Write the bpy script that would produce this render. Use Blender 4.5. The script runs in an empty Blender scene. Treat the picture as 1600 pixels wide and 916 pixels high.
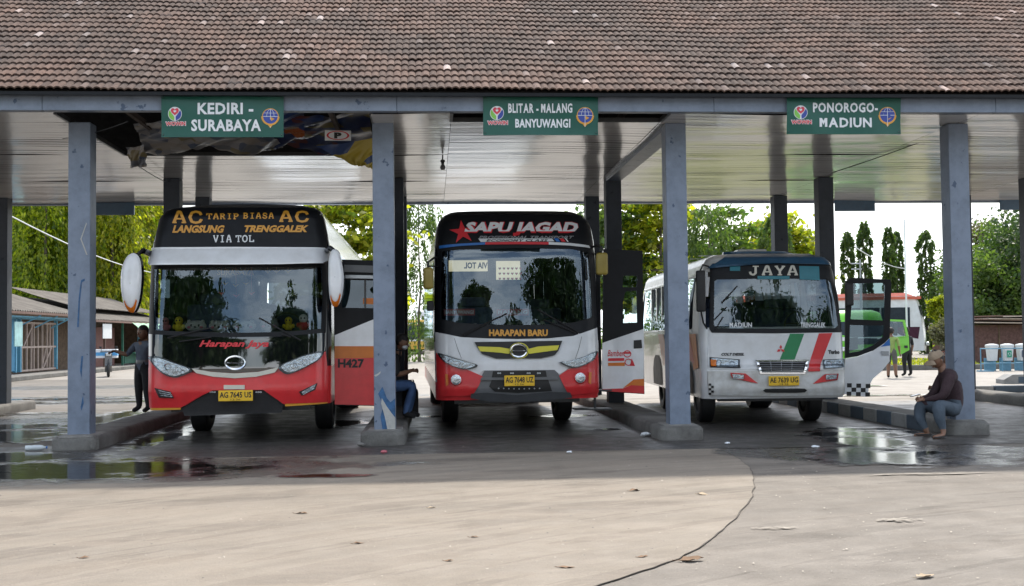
import bpy, bmesh, math, random
import numpy as np
from mathutils import Vector, Matrix, Euler
from mathutils.geometry import tessellate_polygon
random.seed(7); rng = np.random.default_rng(7)
R = math.radians
scene = bpy.context.scene
col = scene.collection

# ------------------------------------------------------------------ camera
FPX = 1800.884
CAM_O = Vector((0, 0, 1.5))
CR = Vector((0.99751655, -0.06952573, -0.01126544))
CU = Vector((0.00864023, -0.03794469, 0.99924249))
CF = Vector((0.06990053, 0.99685825, 0.03724974))
cd = bpy.data.cameras.new('camera'); cam = bpy.data.objects.new('camera', cd); col.objects.link(cam)
cam.matrix_world = Matrix(((CR.x, CU.x, -CF.x, 0), (CR.y, CU.y, -CF.y, 0), (CR.z, CU.z, -CF.z, 1.5), (0, 0, 0, 1)))
cd.sensor_width = 36.0; cd.lens = FPX / 1600 * 36; cd.clip_start = 0.1; cd.clip_end = 3000
scene.camera = cam

# ------------------------------------------------------------------ world, sun, exposure
SUN_EL, SUN_AZ = R(53), R(20)          # azimuth clockwise from +Y (behind the shelter, a little right)
w = bpy.data.worlds.new('World'); scene.world = w; w.use_nodes = True
nt = w.node_tree; N = nt.nodes; L = nt.links; N.clear()
out = N.new('ShaderNodeOutputWorld'); bg = N.new('ShaderNodeBackground'); bg.inputs[1].default_value = 0.15
sky = N.new('ShaderNodeTexSky'); sky.sky_type = 'NISHITA'; sky.sun_disc = False
sky.sun_elevation = SUN_EL; sky.sun_rotation = SUN_AZ; sky.dust_density = 2.5; sky.air_density = 1.2
tc = N.new('ShaderNodeTexCoord'); mp = N.new('ShaderNodeMapping'); mp.inputs['Scale'].default_value = (1.6, 1.6, 4.5)
nz = N.new('ShaderNodeTexNoise'); nz.inputs['Scale'].default_value = 2.2; nz.inputs['Detail'].default_value = 7; nz.inputs['Roughness'].default_value = .58
cr = N.new('ShaderNodeValToRGB'); cr.color_ramp.elements[0].position = .44; cr.color_ramp.elements[1].position = .60
cr.color_ramp.elements[0].color = (.06, .06, .06, 1)
mx = N.new('ShaderNodeMix'); mx.data_type = 'RGBA'; mx.inputs[7].default_value = (7.6, 7.9, 8.3, 1)
L.new(tc.outputs['Generated'], mp.inputs[0]); L.new(mp.outputs[0], nz.inputs['Vector']); L.new(nz.outputs[0], cr.inputs[0])
sxs = N.new('ShaderNodeSeparateXYZ'); L.new(tc.outputs['Generated'], sxs.inputs[0])
hz = N.new('ShaderNodeMapRange'); hz.inputs[1].default_value = .03; hz.inputs[2].default_value = .15; hz.inputs[3].default_value = .95; hz.inputs[4].default_value = 0.; L.new(sxs.outputs[2], hz.inputs[0])
mm = N.new('ShaderNodeMath'); mm.operation = 'MAXIMUM'; L.new(hz.outputs[0], mm.inputs[0]); L.new(cr.outputs[0], mm.inputs[1]); L.new(mm.outputs[0], mx.inputs[0]); L.new(sky.outputs[0], mx.inputs[6]); L.new(mx.outputs[2], bg.inputs[0]); L.new(bg.outputs[0], out.inputs[0])
sd = bpy.data.lights.new('sun', 'SUN'); sd.energy = 2.5; sd.angle = R(2.2); sd.color = (1, .93, .82)
sun = bpy.data.objects.new('sun', sd); col.objects.link(sun)
sv = Vector((math.sin(SUN_AZ) * math.cos(SUN_EL), math.cos(SUN_AZ) * math.cos(SUN_EL), math.sin(SUN_EL)))
sun.rotation_euler = sv.to_track_quat('Z', 'Y').to_euler(); sun.location = (0, 0, 30)
scene.view_settings.view_transform = 'Standard'; scene.view_settings.look = 'None'
scene.view_settings.exposure = 0.92; scene.view_settings.gamma = 1
scene.cycles.max_bounces = 8; scene.cycles.transparent_max_bounces = 16; scene.cycles.glossy_bounces = 4
scene.cycles.caustics_reflective = False; scene.cycles.caustics_refractive = False
scene.cycles.sample_clamp_indirect = 6; scene.cycles.use_denoising = True

# ------------------------------------------------------------------ materials
def newmat(name):
    m = bpy.data.materials.new(name); m.use_nodes = True
    return m, m.node_tree.nodes, m.node_tree.links, m.node_tree.nodes['Principled BSDF']
def pm(name, c, rough=.5, metal=0., var=.12, scale=6., bump=0., bscale=40., coat=0., emit=None, spec=.5, c2=None, blotch=.0):
    """painted / plain surface: base colour broken by two noises, fine bump"""
    m, n, l, b = newmat(name)
    t = n.new('ShaderNodeTexCoord')
    a = n.new('ShaderNodeTexNoise'); a.inputs['Scale'].default_value = scale; a.inputs['Detail'].default_value = 5; a.inputs['Roughness'].default_value = .65
    l.new(t.outputs['Object'], a.inputs['Vector'])
    mix = n.new('ShaderNodeMix'); mix.data_type = 'RGBA'
    k1 = 1 - var; k2 = 1 + var
    d = c2 if c2 else tuple(x * k1 for x in c)
    mix.inputs[6].default_value = (*[min(1, x * (k2 if not c2 else 1)) for x in c], 1); mix.inputs[7].default_value = (*d, 1)
    rp = n.new('ShaderNodeValToRGB'); rp.color_ramp.elements[0].position = .35; rp.color_ramp.elements[1].position = .68
    l.new(a.outputs[0], rp.inputs[0]); l.new(rp.outputs[0], mix.inputs[0]); l.new(mix.outputs[2], b.inputs['Base Color'])
    b.inputs['Metallic'].default_value = metal; b.inputs['Coat Weight'].default_value = coat; b.inputs['Specular IOR Level'].default_value = spec
    mr = n.new('ShaderNodeMapRange'); mr.inputs[3].default_value = max(.02, rough * .8); mr.inputs[4].default_value = min(1, rough * 1.25)
    l.new(a.outputs[0], mr.inputs[0]); l.new(mr.outputs[0], b.inputs['Roughness'])
    if bump:
        f = n.new('ShaderNodeTexNoise'); f.inputs['Scale'].default_value = bscale; f.inputs['Detail'].default_value = 4
        l.new(t.outputs['Object'], f.inputs['Vector'])
        bp = n.new('ShaderNodeBump'); bp.inputs['Strength'].default_value = bump; bp.inputs['Distance'].default_value = .02
        l.new(f.outputs[0], bp.inputs['Height']); l.new(bp.outputs[0], b.inputs['Normal'])
    if emit: b.inputs['Emission Color'].default_value = (*emit[0], 1); b.inputs['Emission Strength'].default_value = emit[1]
    return m
def glassmat(name, tint=(.35, .42, .42), ior=1.6, rough=.0, wav=.0):
    m, n, l, b = newmat(name); n.remove(b); o = n['Material Output']
    tr = n.new('ShaderNodeBsdfTransparent'); tr.inputs[0].default_value = (*tint, 1)
    gl = n.new('ShaderNodeBsdfGlossy'); gl.inputs['Roughness'].default_value = rough; gl.inputs[0].default_value = (.76, .89, 1, 1)
    fr = n.new('ShaderNodeFresnel'); fr.inputs[0].default_value = ior
    t = n.new('ShaderNodeTexCoord'); a = n.new('ShaderNodeTexNoise'); a.inputs['Scale'].default_value = 1.4; l.new(t.outputs['Object'], a.inputs['Vector'])
    bp = n.new('ShaderNodeBump'); bp.inputs['Strength'].default_value = wav; bp.inputs['Distance'].default_value = .05; l.new(a.outputs[0], bp.inputs['Height'])
    l.new(bp.outputs[0], gl.inputs['Normal'])
    ms = n.new('ShaderNodeMixShader'); l.new(fr.outputs[0], ms.inputs[0]); l.new(tr.outputs[0], ms.inputs[1]); l.new(gl.outputs[0], ms.inputs[2]); l.new(ms.outputs[0], o.inputs[0])
    return m
def leafmat(name, c1, c2, trans=.45):
    m, n, l, b = newmat(name); o = n['Material Output']
    g = n.new('ShaderNodeNewGeometry'); rp = n.new('ShaderNodeValToRGB')
    rp.color_ramp.elements[0].color = (*c1, 1); rp.color_ramp.elements[1].color = (*c2, 1)
    l.new(g.outputs['Random Per Island'], rp.inputs[0]); l.new(rp.outputs[0], b.inputs['Base Color']); b.inputs['Roughness'].default_value = .5
    tl = n.new('ShaderNodeBsdfTranslucent'); mul = n.new('ShaderNodeMix'); mul.data_type = 'RGBA'; mul.blend_type = 'MULTIPLY'; mul.inputs[0].default_value = 1
    mul.inputs[7].default_value = (1.5, 1.75, .8, 1); l.new(rp.outputs[0], mul.inputs[6]); l.new(mul.outputs[2], tl.inputs[0])
    ms = n.new('ShaderNodeMixShader'); ms.inputs[0].default_value = trans; l.new(b.outputs[0], ms.inputs[1]); l.new(tl.outputs[0], ms.inputs[2]); l.new(ms.outputs[0], o.inputs[0])
    return m
M = {}
M['white'] = pm('white_bus_paint', (.76, .78, .80), .22, var=.05, c2=(.64, .65, .65), scale=2.5, coat=.6, bump=.02, bscale=3)
M['whitedirty'] = pm('worn_white_paint', (.6, .61, .6), .3, var=.06, coat=.3, c2=(.44, .43, .40))
M['red'] = pm('red_bus_paint', (.60, .028, .032), .3, var=.08, coat=.2, bump=.02, bscale=3)
M['redflat'] = pm('red_film', (.6, .025, .035), .35, var=.05)
M['black'] = pm('black_gloss_paint', (.006, .007, .010), .12, var=.1, spec=.3)
M['blackflat'] = pm('black_rubber', (.012, .012, .013), .55, var=.2, bump=.2, bscale=60)
M['blackpanel'] = pm('satin_black_panel', (.006, .007, .009), .45, var=.2, spec=.25)
M['plastic'] = pm('dark_grey_plastic', (.045, .048, .052), .42, var=.15, bump=.1, bscale=80)
M['grey'] = pm('mid_grey_plastic', (.12, .125, .13), .35, var=.1)
M['chrome'] = pm('chrome', (.72, .73, .75), .12, metal=1, var=.03)
M['silver'] = pm('silver_paint', (.38, .40, .42), .3, metal=.6, var=.06)
M['cream'] = pm('cream_trim', (.58, .56, .48), .35, var=.06)
M['orange'] = pm('orange_film', (.62, .17, .02), .35, var=.06)
M['gold'] = pm('gold_film', (.62, .30, .035), .35, var=.06)
M['yellow'] = pm('yellow_film', (.66, .60, .05), .35, var=.06)
M['olive'] = pm('olive_mirror_cover', (.30, .23, .045), .4, var=.1)
M['blue'] = pm('blue_film', (.02, .14, .45), .35, var=.06)
M['teal'] = pm('teal_film', (.01, .17, .22), .3, var=.06)
M['green'] = pm('green_film', (.01, .20, .07), .35, var=.06)
M['lime'] = pm('lime_bus_paint', (.15, .52, .03), .3, var=.06, coat=.3)
M['lightfilm'] = pm('light_grey_film', (.68, .71, .73), .4, var=.05)
M['navy'] = pm('dark_blue_paint', (.022, .075, .14), .3, var=.15, coat=.3)
M['plate'] = pm('yellow_plate', (.75, .46, .02), .4, var=.08)
M['ink'] = pm('black_ink', (.01, .01, .01), .5, var=.05)
M['lens'] = glassmat('lamp_lens', (.9, .93, .95), 1.5)
M['lampbowl'] = pm('lamp_reflector', (.55, .58, .6), .18, metal=.8, var=.25, scale=30, bump=.6, bscale=30)
M['glass'] = glassmat('windshield_glass', (.66, .72, .72), 1.95, 0, .12)
M['maskgloss'] = pm('mirror_black_mask', (.004, .005, .006), .03, var=.05, coat=1., spec=1.)
M['doorglass'] = glassmat('tinted_door_glass', (.42, .5, .5), 1.7)
M['sideglass'] = glassmat('side_window_glass', (.05, .062, .066), 1.7, 0, .05)
M['clearglass'] = glassmat('clear_door_glass', (.75, .82, .82), 1.5)
M['inner'] = pm('dark_cabin_lining', (.03, .03, .033), .7, var=.2)
M['seat'] = pm('seat_cloth', (.05, .07, .13), .8, var=.3, scale=12)
M['rim'] = pm('wheel_rim', (.25, .25, .24), .45, metal=.5, var=.3)
M['skin'] = pm('skin', (.20, .105, .065), .5, var=.08)
M['amber'] = pm('amber_lens', (.65, .16, .01), .25)

def concrete(name, c, spotting=(.05, .045, .04), amt=.5, bscale=30, rough=.85):
    m, n, l, b = newmat(name); t = n.new('ShaderNodeTexCoord')
    a = n.new('ShaderNodeTexNoise'); a.inputs['Scale'].default_value = 1.7; a.inputs['Detail'].default_value = 9; a.inputs['Roughness'].default_value = .7
    g = n.new('ShaderNodeTexNoise'); g.inputs['Scale'].default_value = 40; g.inputs['Detail'].default_value = 4
    l.new(t.outputs['Object'], a.inputs[0]); l.new(t.outputs['Object'], g.inputs[0])
    rp = n.new('ShaderNodeValToRGB'); rp.color_ramp.elements[0].position = .42; rp.color_ramp.elements[1].position = .72
    l.new(a.outputs[0], rp.inputs[0])
    mix = n.new('ShaderNodeMix'); mix.data_type = 'RGBA'; mix.inputs[6].default_value = (*c, 1); mix.inputs[7].default_value = (*[c[i] * (1 - amt) + spotting[i] * amt for i in range(3)], 1)
    l.new(rp.outputs[0], mix.inputs[0])
    m2 = n.new('ShaderNodeMix'); m2.data_type = 'RGBA'; m2.blend_type = 'MULTIPLY'; m2.inputs[0].default_value = .35
    l.new(mix.outputs[2], m2.inputs[6]); l.new(g.outputs[0], m2.inputs[7]); l.new(m2.outputs[2], b.inputs['Base Color'])
    b.inputs['Roughness'].default_value = rough
    bp = n.new('ShaderNodeBump'); bp.inputs['Strength'].default_value = .5; bp.inputs['Distance'].default_value = .01
    g2 = n.new('ShaderNodeTexNoise'); g2.inputs['Scale'].default_value = bscale; g2.inputs['Detail'].default_value = 6; l.new(t.outputs['Object'], g2.inputs[0])
    l.new(g2.outputs[0], bp.inputs['Height']); l.new(bp.outputs[0], b.inputs['Normal'])
    return m
M['plinth'] = concrete('plinth_concrete', (.30, .29, .27), amt=.7)
M['kerb'] = concrete('kerb_concrete', (.20, .195, .18), amt=.8)
M['kerbwhite'] = concrete('kerb_white_paint', (.34, .34, .33), amt=.5)
M['kerbblue'] = concrete('kerb_blue_paint', (.09, .125, .165), amt=.5)

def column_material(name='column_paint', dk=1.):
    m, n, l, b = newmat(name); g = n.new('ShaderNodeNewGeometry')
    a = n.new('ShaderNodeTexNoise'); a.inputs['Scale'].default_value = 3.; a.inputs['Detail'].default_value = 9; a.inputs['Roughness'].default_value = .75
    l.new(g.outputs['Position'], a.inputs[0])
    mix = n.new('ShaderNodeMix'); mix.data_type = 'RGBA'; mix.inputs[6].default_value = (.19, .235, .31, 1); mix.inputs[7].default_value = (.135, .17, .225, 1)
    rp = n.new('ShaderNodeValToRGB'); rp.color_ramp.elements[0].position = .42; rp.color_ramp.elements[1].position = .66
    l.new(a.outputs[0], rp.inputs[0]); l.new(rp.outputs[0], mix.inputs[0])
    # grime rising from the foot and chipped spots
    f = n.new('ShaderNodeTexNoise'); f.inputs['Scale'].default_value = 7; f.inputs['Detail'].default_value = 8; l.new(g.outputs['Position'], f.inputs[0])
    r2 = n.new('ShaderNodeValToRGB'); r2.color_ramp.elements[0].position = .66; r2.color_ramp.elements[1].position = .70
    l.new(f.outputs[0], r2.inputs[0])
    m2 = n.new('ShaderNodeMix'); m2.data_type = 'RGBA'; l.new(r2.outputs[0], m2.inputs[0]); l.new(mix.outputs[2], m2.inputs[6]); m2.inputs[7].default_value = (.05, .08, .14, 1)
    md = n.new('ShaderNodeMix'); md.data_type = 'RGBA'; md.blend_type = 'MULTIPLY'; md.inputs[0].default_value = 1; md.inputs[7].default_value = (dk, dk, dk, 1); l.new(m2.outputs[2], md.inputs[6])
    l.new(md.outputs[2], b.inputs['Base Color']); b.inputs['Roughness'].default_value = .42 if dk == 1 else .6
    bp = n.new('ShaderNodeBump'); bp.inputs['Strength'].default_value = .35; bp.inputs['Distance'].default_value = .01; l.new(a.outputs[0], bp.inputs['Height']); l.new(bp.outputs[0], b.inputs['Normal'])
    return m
M['column'] = column_material()
M['column_in'] = column_material('shaded_column_paint', .22)  # shade of the backlit inner rows is put into the colour
M['chip'] = pm('bare_plaster', (.42, .42, .40), .8, var=.15, bump=.4)
M['oldblue'] = pm('old_blue_paint', (.03, .10, .22), .6, var=.3, scale=15)

def tile_material():
    m, n, l, b = newmat('roof_tile_clay'); g = n.new('ShaderNodeNewGeometry'); oi = n.new('ShaderNodeObjectInfo')
    cx = n.new('ShaderNodeCombineXYZ'); l.new(g.outputs['Random Per Island'], cx.inputs[0]); l.new(oi.outputs['Random'], cx.inputs[1])
    wn = n.new('ShaderNodeTexWhiteNoise'); l.new(cx.outputs[0], wn.inputs['Vector'])
    rp = n.new('ShaderNodeValToRGB'); e = rp.color_ramp.elements
    e[0].position = 0; e[0].color = (.105, .085, .075, 1); e[1].position = 1; e[1].color = (.60, .55, .52, 1)
    for p_, c_ in ((.3, (.13, .102, .088, 1)), (.55, (.15, .115, .098, 1)), (.80, (.165, .125, .105, 1)), (.965, (.18, .138, .118, 1)), (.992, (.26, .23, .215, 1))):
        k = e.new(p_); k.color = c_
    l.new(wn.outputs['Value'], rp.inputs[0])
    a = n.new('ShaderNodeTexNoise'); a.inputs['Scale'].default_value = .55; a.inputs['Detail'].default_value = 5; l.new(g.outputs['Position'], a.inputs[0])
    r2 = n.new('ShaderNodeValToRGB'); r2.color_ramp.elements[0].position = .42; r2.color_ramp.elements[1].position = .62
    r2.color_ramp.elements[0].color = (.70, .665, .655, 1); r2.color_ramp.elements[1].color = (.94, .80, .745, 1); l.new(a.outputs[0], r2.inputs[0])
    m2 = n.new('ShaderNodeMix'); m2.data_type = 'RGBA'; m2.blend_type = 'MULTIPLY'; m2.inputs[0].default_value = 1; l.new(rp.outputs[0], m2.inputs[6]); l.new(r2.outputs[0], m2.inputs[7])
    f = n.new('ShaderNodeTexNoise'); f.inputs['Scale'].default_value = 25; f.inputs['Detail'].default_value = 5; l.new(g.outputs['Position'], f.inputs[0])
    m3 = n.new('ShaderNodeMix'); m3.data_type = 'RGBA'; m3.blend_type = 'OVERLAY'; m3.inputs[0].default_value = .55; l.new(m2.outputs[2], m3.inputs[6]); l.new(f.outputs[0], m3.inputs[7])
    l.new(m3.outputs[2], b.inputs['Base Color']); b.inputs['Roughness'].default_value = .92; b.inputs['Specular IOR Level'].default_value = .15
    return m
M['tile'] = tile_material()

def ceil_material():
    m, n, l, b = newmat('glossy_ceiling_panel'); g = n.new('ShaderNodeNewGeometry')
    mp = n.new('ShaderNodeMapping'); mp.inputs['Scale'].default_value = (.35, 1.6, 1); l.new(g.outputs['Position'], mp.inputs[0])
    a = n.new('ShaderNodeTexNoise'); a.inputs['Scale'].default_value = 1.4; a.inputs['Detail'].default_value = 2; l.new(mp.outputs[0], a.inputs[0])
    bp = n.new('ShaderNodeBump'); bp.inputs['Strength'].default_value = .22; bp.inputs['Distance'].default_value = .06; l.new(a.outputs[0], bp.inputs['Height']); l.new(bp.outputs[0], b.inputs['Normal'])
    c = n.new('ShaderNodeTexNoise'); c.inputs['Scale'].default_value = 1.2; c.inputs['Detail'].default_value = 5; l.new(g.outputs['Position'], c.inputs[0])
    mix = n.new('ShaderNodeMix'); mix.data_type = 'RGBA'; mix.inputs[6].default_value = (.76, .765, .77, 1); mix.inputs[7].default_value = (.62, .62, .615, 1); l.new(c.outputs[0], mix.inputs[0]); l.new(mix.outputs[2], b.inputs['Base Color'])
    b.inputs['Roughness'].default_value = .17; b.inputs['Specular IOR Level'].default_value = .7; b.inputs['Coat Weight'].default_value = .35; b.inputs['Coat Roughness'].default_value = .09
    return m
M['ceiling'] = ceil_material()

# ------------------------------------------------------------------ object helpers
def tag(o, label=None, cat=None, group=None, kind=None):
    if label: o['label'] = label
    if cat: o['category'] = cat
    if group: o['group'] = group
    if kind: o['kind'] = kind
    return o
def empty(name, loc=(0, 0, 0), rz=0., label=None, cat=None, group=None, parent=None):
    o = bpy.data.objects.new(name, None); col.objects.link(o); o.location = loc; o.rotation_euler = (0, 0, rz); o.empty_display_size = .2
    if parent: o.parent = parent
    return tag(o, label, cat, group)
def link(name, me, mat=None, parent=None, smooth=False):
    o = bpy.data.objects.new(name, me); col.objects.link(o)
    if mat is not None:
        for m_ in (mat if isinstance(mat, (list, tuple)) else [mat]): me.materials.append(m_)
    if parent: o.parent = parent
    if smooth:
        me.polygons.foreach_set('use_smooth', [True] * len(me.polygons))
    return o
class MB:
    def __init__(s): s.bm = bmesh.new(); s.mi = 0
    def _mark(s, faces):
        for f in faces: f.material_index = s.mi
    def box(s, x0, x1, y0, y1, z0, z1, bev=0., seg=2, rot=None):
        g = bmesh.ops.create_cube(s.bm, size=1)
        vs = g['verts']; c = Vector(((x0 + x1) / 2, (y0 + y1) / 2, (z0 + z1) / 2))
        for v in vs: v.co = Vector((v.co.x * abs(x1 - x0), v.co.y * abs(y1 - y0), v.co.z * abs(z1 - z0)))
        fs = list({f for v in vs for f in v.link_faces})
        if bev:
            r = bmesh.ops.bevel(s.bm, geom=list({e for v in vs for e in v.link_edges}), offset=bev, segments=seg, affect='EDGES', profile=.5)
            vs = list({v for f in r['faces'] for v in f.verts} | {v for v in vs if v.is_valid}); fs = list({f for v in vs for f in v.link_faces})
        for v in vs:
            if rot is not None: v.co = rot @ v.co
            v.co += c
        s._mark(fs); return s
    def poly(s, pts):
        f = s.bm.faces.new([s.bm.verts.new(p) for p in pts]); f.material_index = s.mi; return s
    def grid(s, rows, close=False):
        vv = [[s.bm.verts.new(p) for p in r_] for r_ in rows]
        for a, b in zip(vv[:-1], vv[1:]):
            n_ = len(a)
            for i in range(n_ if close else n_ - 1):
                j = (i + 1) % n_
                try: s.bm.faces.new((a[i], a[j], b[j], b[i])).material_index = s.mi
                except ValueError: pass
        return vv
    def tube(s, pts, r, seg=8, cap=True):
        pts = [Vector(p) for p in pts]; rs = r if isinstance(r, (list, tuple)) else [r] * len(pts); rows = []
        up = None
        for i, p in enumerate(pts):
            t = (pts[min(i + 1, len(pts) - 1)] - pts[max(i - 1, 0)]).normalized()
            if up is None: up = t.orthogonal().normalized()
            up = (up - t * up.dot(t)).normalized(); sd_ = t.cross(up)
            rows.append([p + (up * math.cos(2 * math.pi * k / seg) + sd_ * math.sin(2 * math.pi * k / seg)) * rs[i] for k in range(seg)])
        vv = s.grid(rows, True)
        if cap:
            for ring in (vv[0][::-1], vv[-1]):
                try: s.bm.faces.new(ring).material_index = s.mi
                except ValueError: pass
        return s
    def lathe(s, prof, axis='Z', c=(0, 0, 0), seg=24):
        rows = []
        for r_, h in prof:
            row = []
            for k in range(seg):
                a = 2 * math.pi * k / seg; u, v = r_ * math.cos(a), r_ * math.sin(a)
                row.append(Vector(c) + (Vector((u, v, h)) if axis == 'Z' else Vector((h, u, v)) if axis == 'X' else Vector((u, h, v))))
            rows.append(row)
        s.grid(rows, True); return s
    def prism(s, poly, y0, y1, axis='Y'):
        """2D polygon (x,z) extruded in y; axis X: (y,z) in x; axis Z: (x,y) in z"""
        def P(a, b, h): return (a, h, b) if axis == 'Y' else ((h, a, b) if axis == 'X' else (a, b, h))
        A = [s.bm.verts.new(P(a, b, y0)) for a, b in poly]; B = [s.bm.verts.new(P(a, b, y1)) for a, b in poly]
        tris = tessellate_polygon([[Vector((a, b, 0)) for a, b in poly]])
        for t in tris:
            for V in (A, B):
                try: s.bm.faces.new([V[i] for i in t]).material_index = s.mi
                except ValueError: pass
        for i in range(len(poly)):
            j = (i + 1) % len(poly)
            try: s.bm.faces.new((A[i], A[j], B[j], B[i])).material_index = s.mi
            except ValueError: pass
        return s
    def build(s, name, mat, parent=None, smooth=False, loc=None, recalc=True):
        if recalc: bmesh.ops.recalc_face_normals(s.bm, faces=s.bm.faces[:])
        me = bpy.data.meshes.new(name); s.bm.to_mesh(me); s.bm.free()
        o = link(name, me, mat, parent, smooth)
        if smooth:
            try: me.set_sharp_from_angle(angle=R(40))
            except Exception: pass
        if loc: o.location = loc
        return o
def fast_mesh(name, V, F, mat, parent=None, loc=None):
    me = bpy.data.meshes.new(name); V = np.asarray(V, np.float32); F = np.asarray(F, np.int32); k = F.shape[1]
    me.vertices.add(len(V)); me.vertices.foreach_set('co', V.ravel()); me.loops.add(F.size); me.loops.foreach_set('vertex_index', F.ravel())
    me.polygons.add(len(F)); me.polygons.foreach_set('loop_start', np.arange(0, F.size, k, dtype=np.int32)); me.polygons.foreach_set('loop_total', np.full(len(F), k, np.int32))
    me.update(); me.validate()
    o = link(name, me, mat, parent)
    if loc: o.location = loc
    return o
def ray(px, py): return CF + CR * ((px - 800) / FPX) - CU * ((py - 458) / FPX)
def onY(px, py, Y):                      # point of the plane y=Y that the photograph shows at (px,py)
    d = ray(px, py); t = Y / d.y; return Vector((t * d.x, Y, 1.5 + t * d.z))
def crom(pts, n=5, closed=True):
    P = [Vector((p[0], p[1])) for p in pts]; m = len(P); o = []
    for i in range(m if closed else m - 1):
        a, b, c, d = (P[(i - 1) % m], P[i], P[(i + 1) % m], P[(i + 2) % m]) if closed else (P[max(i - 1, 0)], P[i], P[i + 1], P[min(i + 2, m - 1)])
        for k in range(n):
            t = k / n; o.append(.5 * ((2 * b) + (c - a) * t + (2 * a - 5 * b + 4 * c - d) * t * t + (3 * b - a - 3 * c + d) * t ** 3))
    if not closed: o.append(P[-1])
    return [(v.x, v.y) for v in o]
# ---- lettering
def font_mesh(s, bold=.0, space=1.0):
    if 'M' in s and len(s) > 1:            # set letter by letter; M drawn from four strokes
        V, F, x = [], [], 0.; hh = max(v.y for v in font_mesh('H')[0])
        for ch in s:
            if ch == ' ': x += .26 * space; continue
            if ch == 'M':
                w_, t_ = .62, .125 + bold * 2; v = []; f = []
                for q4 in ([(0, 0), (t_, 0), (t_, hh), (0, hh)], [(w_ - t_, 0), (w_, 0), (w_, hh), (w_ - t_, hh)], [(0 + t_, hh), (t_, hh - t_ * 1.6), (w_ / 2, .16), (w_ / 2, .16 + t_ * 1.6)], [(w_ / 2, .16 + t_ * 1.6), (w_ / 2, .16), (w_ - t_, hh - t_ * 1.6), (w_ - t_, hh)]):
                    f.append([len(v) + i for i in range(4)]); v += [Vector((*p, 0)) for p in q4]
            else: v, f = font_mesh(ch, bold)
            x0 = min(p.x for p in v); x1 = max(p.x for p in v); b_ = len(V)
            V += [Vector((p.x - x0 + x, p.y, 0)) for p in v]; F += [[i + b_ for i in g] for g in f]; x += (x1 - x0) + .085 * space * (1 + bold)
        return V, F
    c = bpy.data.curves.new('t', 'FONT'); c.body = s; c.size = 1; c.offset = bold; c.resolution_u = 2; c.space_character = space
    o = bpy.data.objects.new('t', c); col.objects.link(o); dg = bpy.context.evaluated_depsgraph_get(); dg.update()
    me = bpy.data.meshes.new_from_object(o.evaluated_get(dg)); V = [v.co.copy() for v in me.vertices]; F = [list(p.vertices) for p in me.polygons]
    bpy.data.objects.remove(o); bpy.data.curves.remove(c); bpy.data.meshes.remove(me)
    return V, F
SLAB = {  # stroke letters with slab serifs, unit box
 'A': ([[(.08, 0), (.42, 1), (.58, 1), (.92, 0)], [(.22, .36), (.78, .36)]], [(.0, .28, 0), (.70, 1.0, 0)]),
 'C': ([[(.92, .72), (.80, .93), (.5, 1), (.2, .9), (.06, .5), (.2, .1), (.5, 0), (.8, .07), (.94, .3)]], []),
 'T': ([[(0, .95), (1, .95)], [(.5, 0), (.5, 1)], [(.04, .72), (.04, 1)], [(.96, .72), (.96, 1)]], [(.3, .7, 0)]),
 'R': ([[(.18, 0), (.18, 1)], [(.18, .95), (.62, .95), (.82, .78), (.62, .52), (.18, .5)], [(.5, .5), (.85, 0)]], [(0, .38, 0), (.68, 1, 0), (0, .3, 1)]),
 'I': ([[(.5, 0), (.5, 1)]], [(.2, .8, 0), (.2, .8, 1)]),
 'P': ([[(.2, 0), (.2, 1)], [(.2, .95), (.65, .95), (.88, .75), (.65, .48), (.2, .48)]], [(0, .45, 0), (0, .3, 1)]),
 'B': ([[(.18, 0), (.18, 1)], [(.18, .95), (.6, .95), (.8, .76), (.6, .54), (.18, .54)], [(.6, .54), (.88, .3), (.62, .05), (.18, .05)]], [(0, .3, 0), (0, .3, 1)]),
 'S': ([[(.9, .72), (.72, .95), (.35, .97), (.14, .76), (.3, .56), (.72, .44), (.88, .24), (.68, .03), (.3, .03), (.1, .26)]], []),
 'V': ([[(.1, 1), (.5, 0), (.9, 1)]], [(0, .3, 1), (.7, 1, 1)]),
 'O': ([[(.5, 1), (.16, .85), (.05, .5), (.16, .15), (.5, 0), (.84, .15), (.95, .5), (.84, .85), (.5, 1)]], []),
 'L': ([[(.22, 0), (.22, 1)], [(.1, .05), (.92, .05)], [(.93, 0), (.93, .3)]], [(0, .45, 1)]),
 'J': ([[(.62, 1), (.62, .2), (.4, .02), (.15, .1), (.06, .34)]], [(.35, .9, 1)]),
 'Y': ([[(.1, 1), (.5, .45), (.9, 1)], [(.5, .5), (.5, 0)]], [(0, .3, 1), (.7, 1, 1), (.3, .7, 0)]),
}
def slab_mesh(s, wt=.25, gap=.22):
    V, F = [], []; x = 0
    def ribbon(a, b, w):
        a = Vector(a); b = Vector(b); d = (b - a); d.normalize(); n_ = Vector((-d.y, d.x)) * w / 2; e = d * w * .12; i = len(V)
        V.extend([Vector((*(q), 0)) for q in (a - n_ - e, b - n_ + e, b + n_ + e, a + n_ - e)]); F.append([i, i + 1, i + 2, i + 3])
    for ch in s:
        if ch == ' ': x += .6; continue
        st, sf = SLAB[ch]
        for pl in st:
            for a, b in zip(pl[:-1], pl[1:]): ribbon((x + a[0] * .85, a[1]), (x + b[0] * .85, b[1]), wt * (.8 if len(pl) > 2 or abs(b[0] - a[0]) < .5 else .6))
        for x0, x1, z in sf: ribbon((x + x0 * .85, z * .94 + .03), (x + x1 * .85, z * .94 + .03), wt * .55)
        x += .85 + gap
    return V, F
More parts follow.
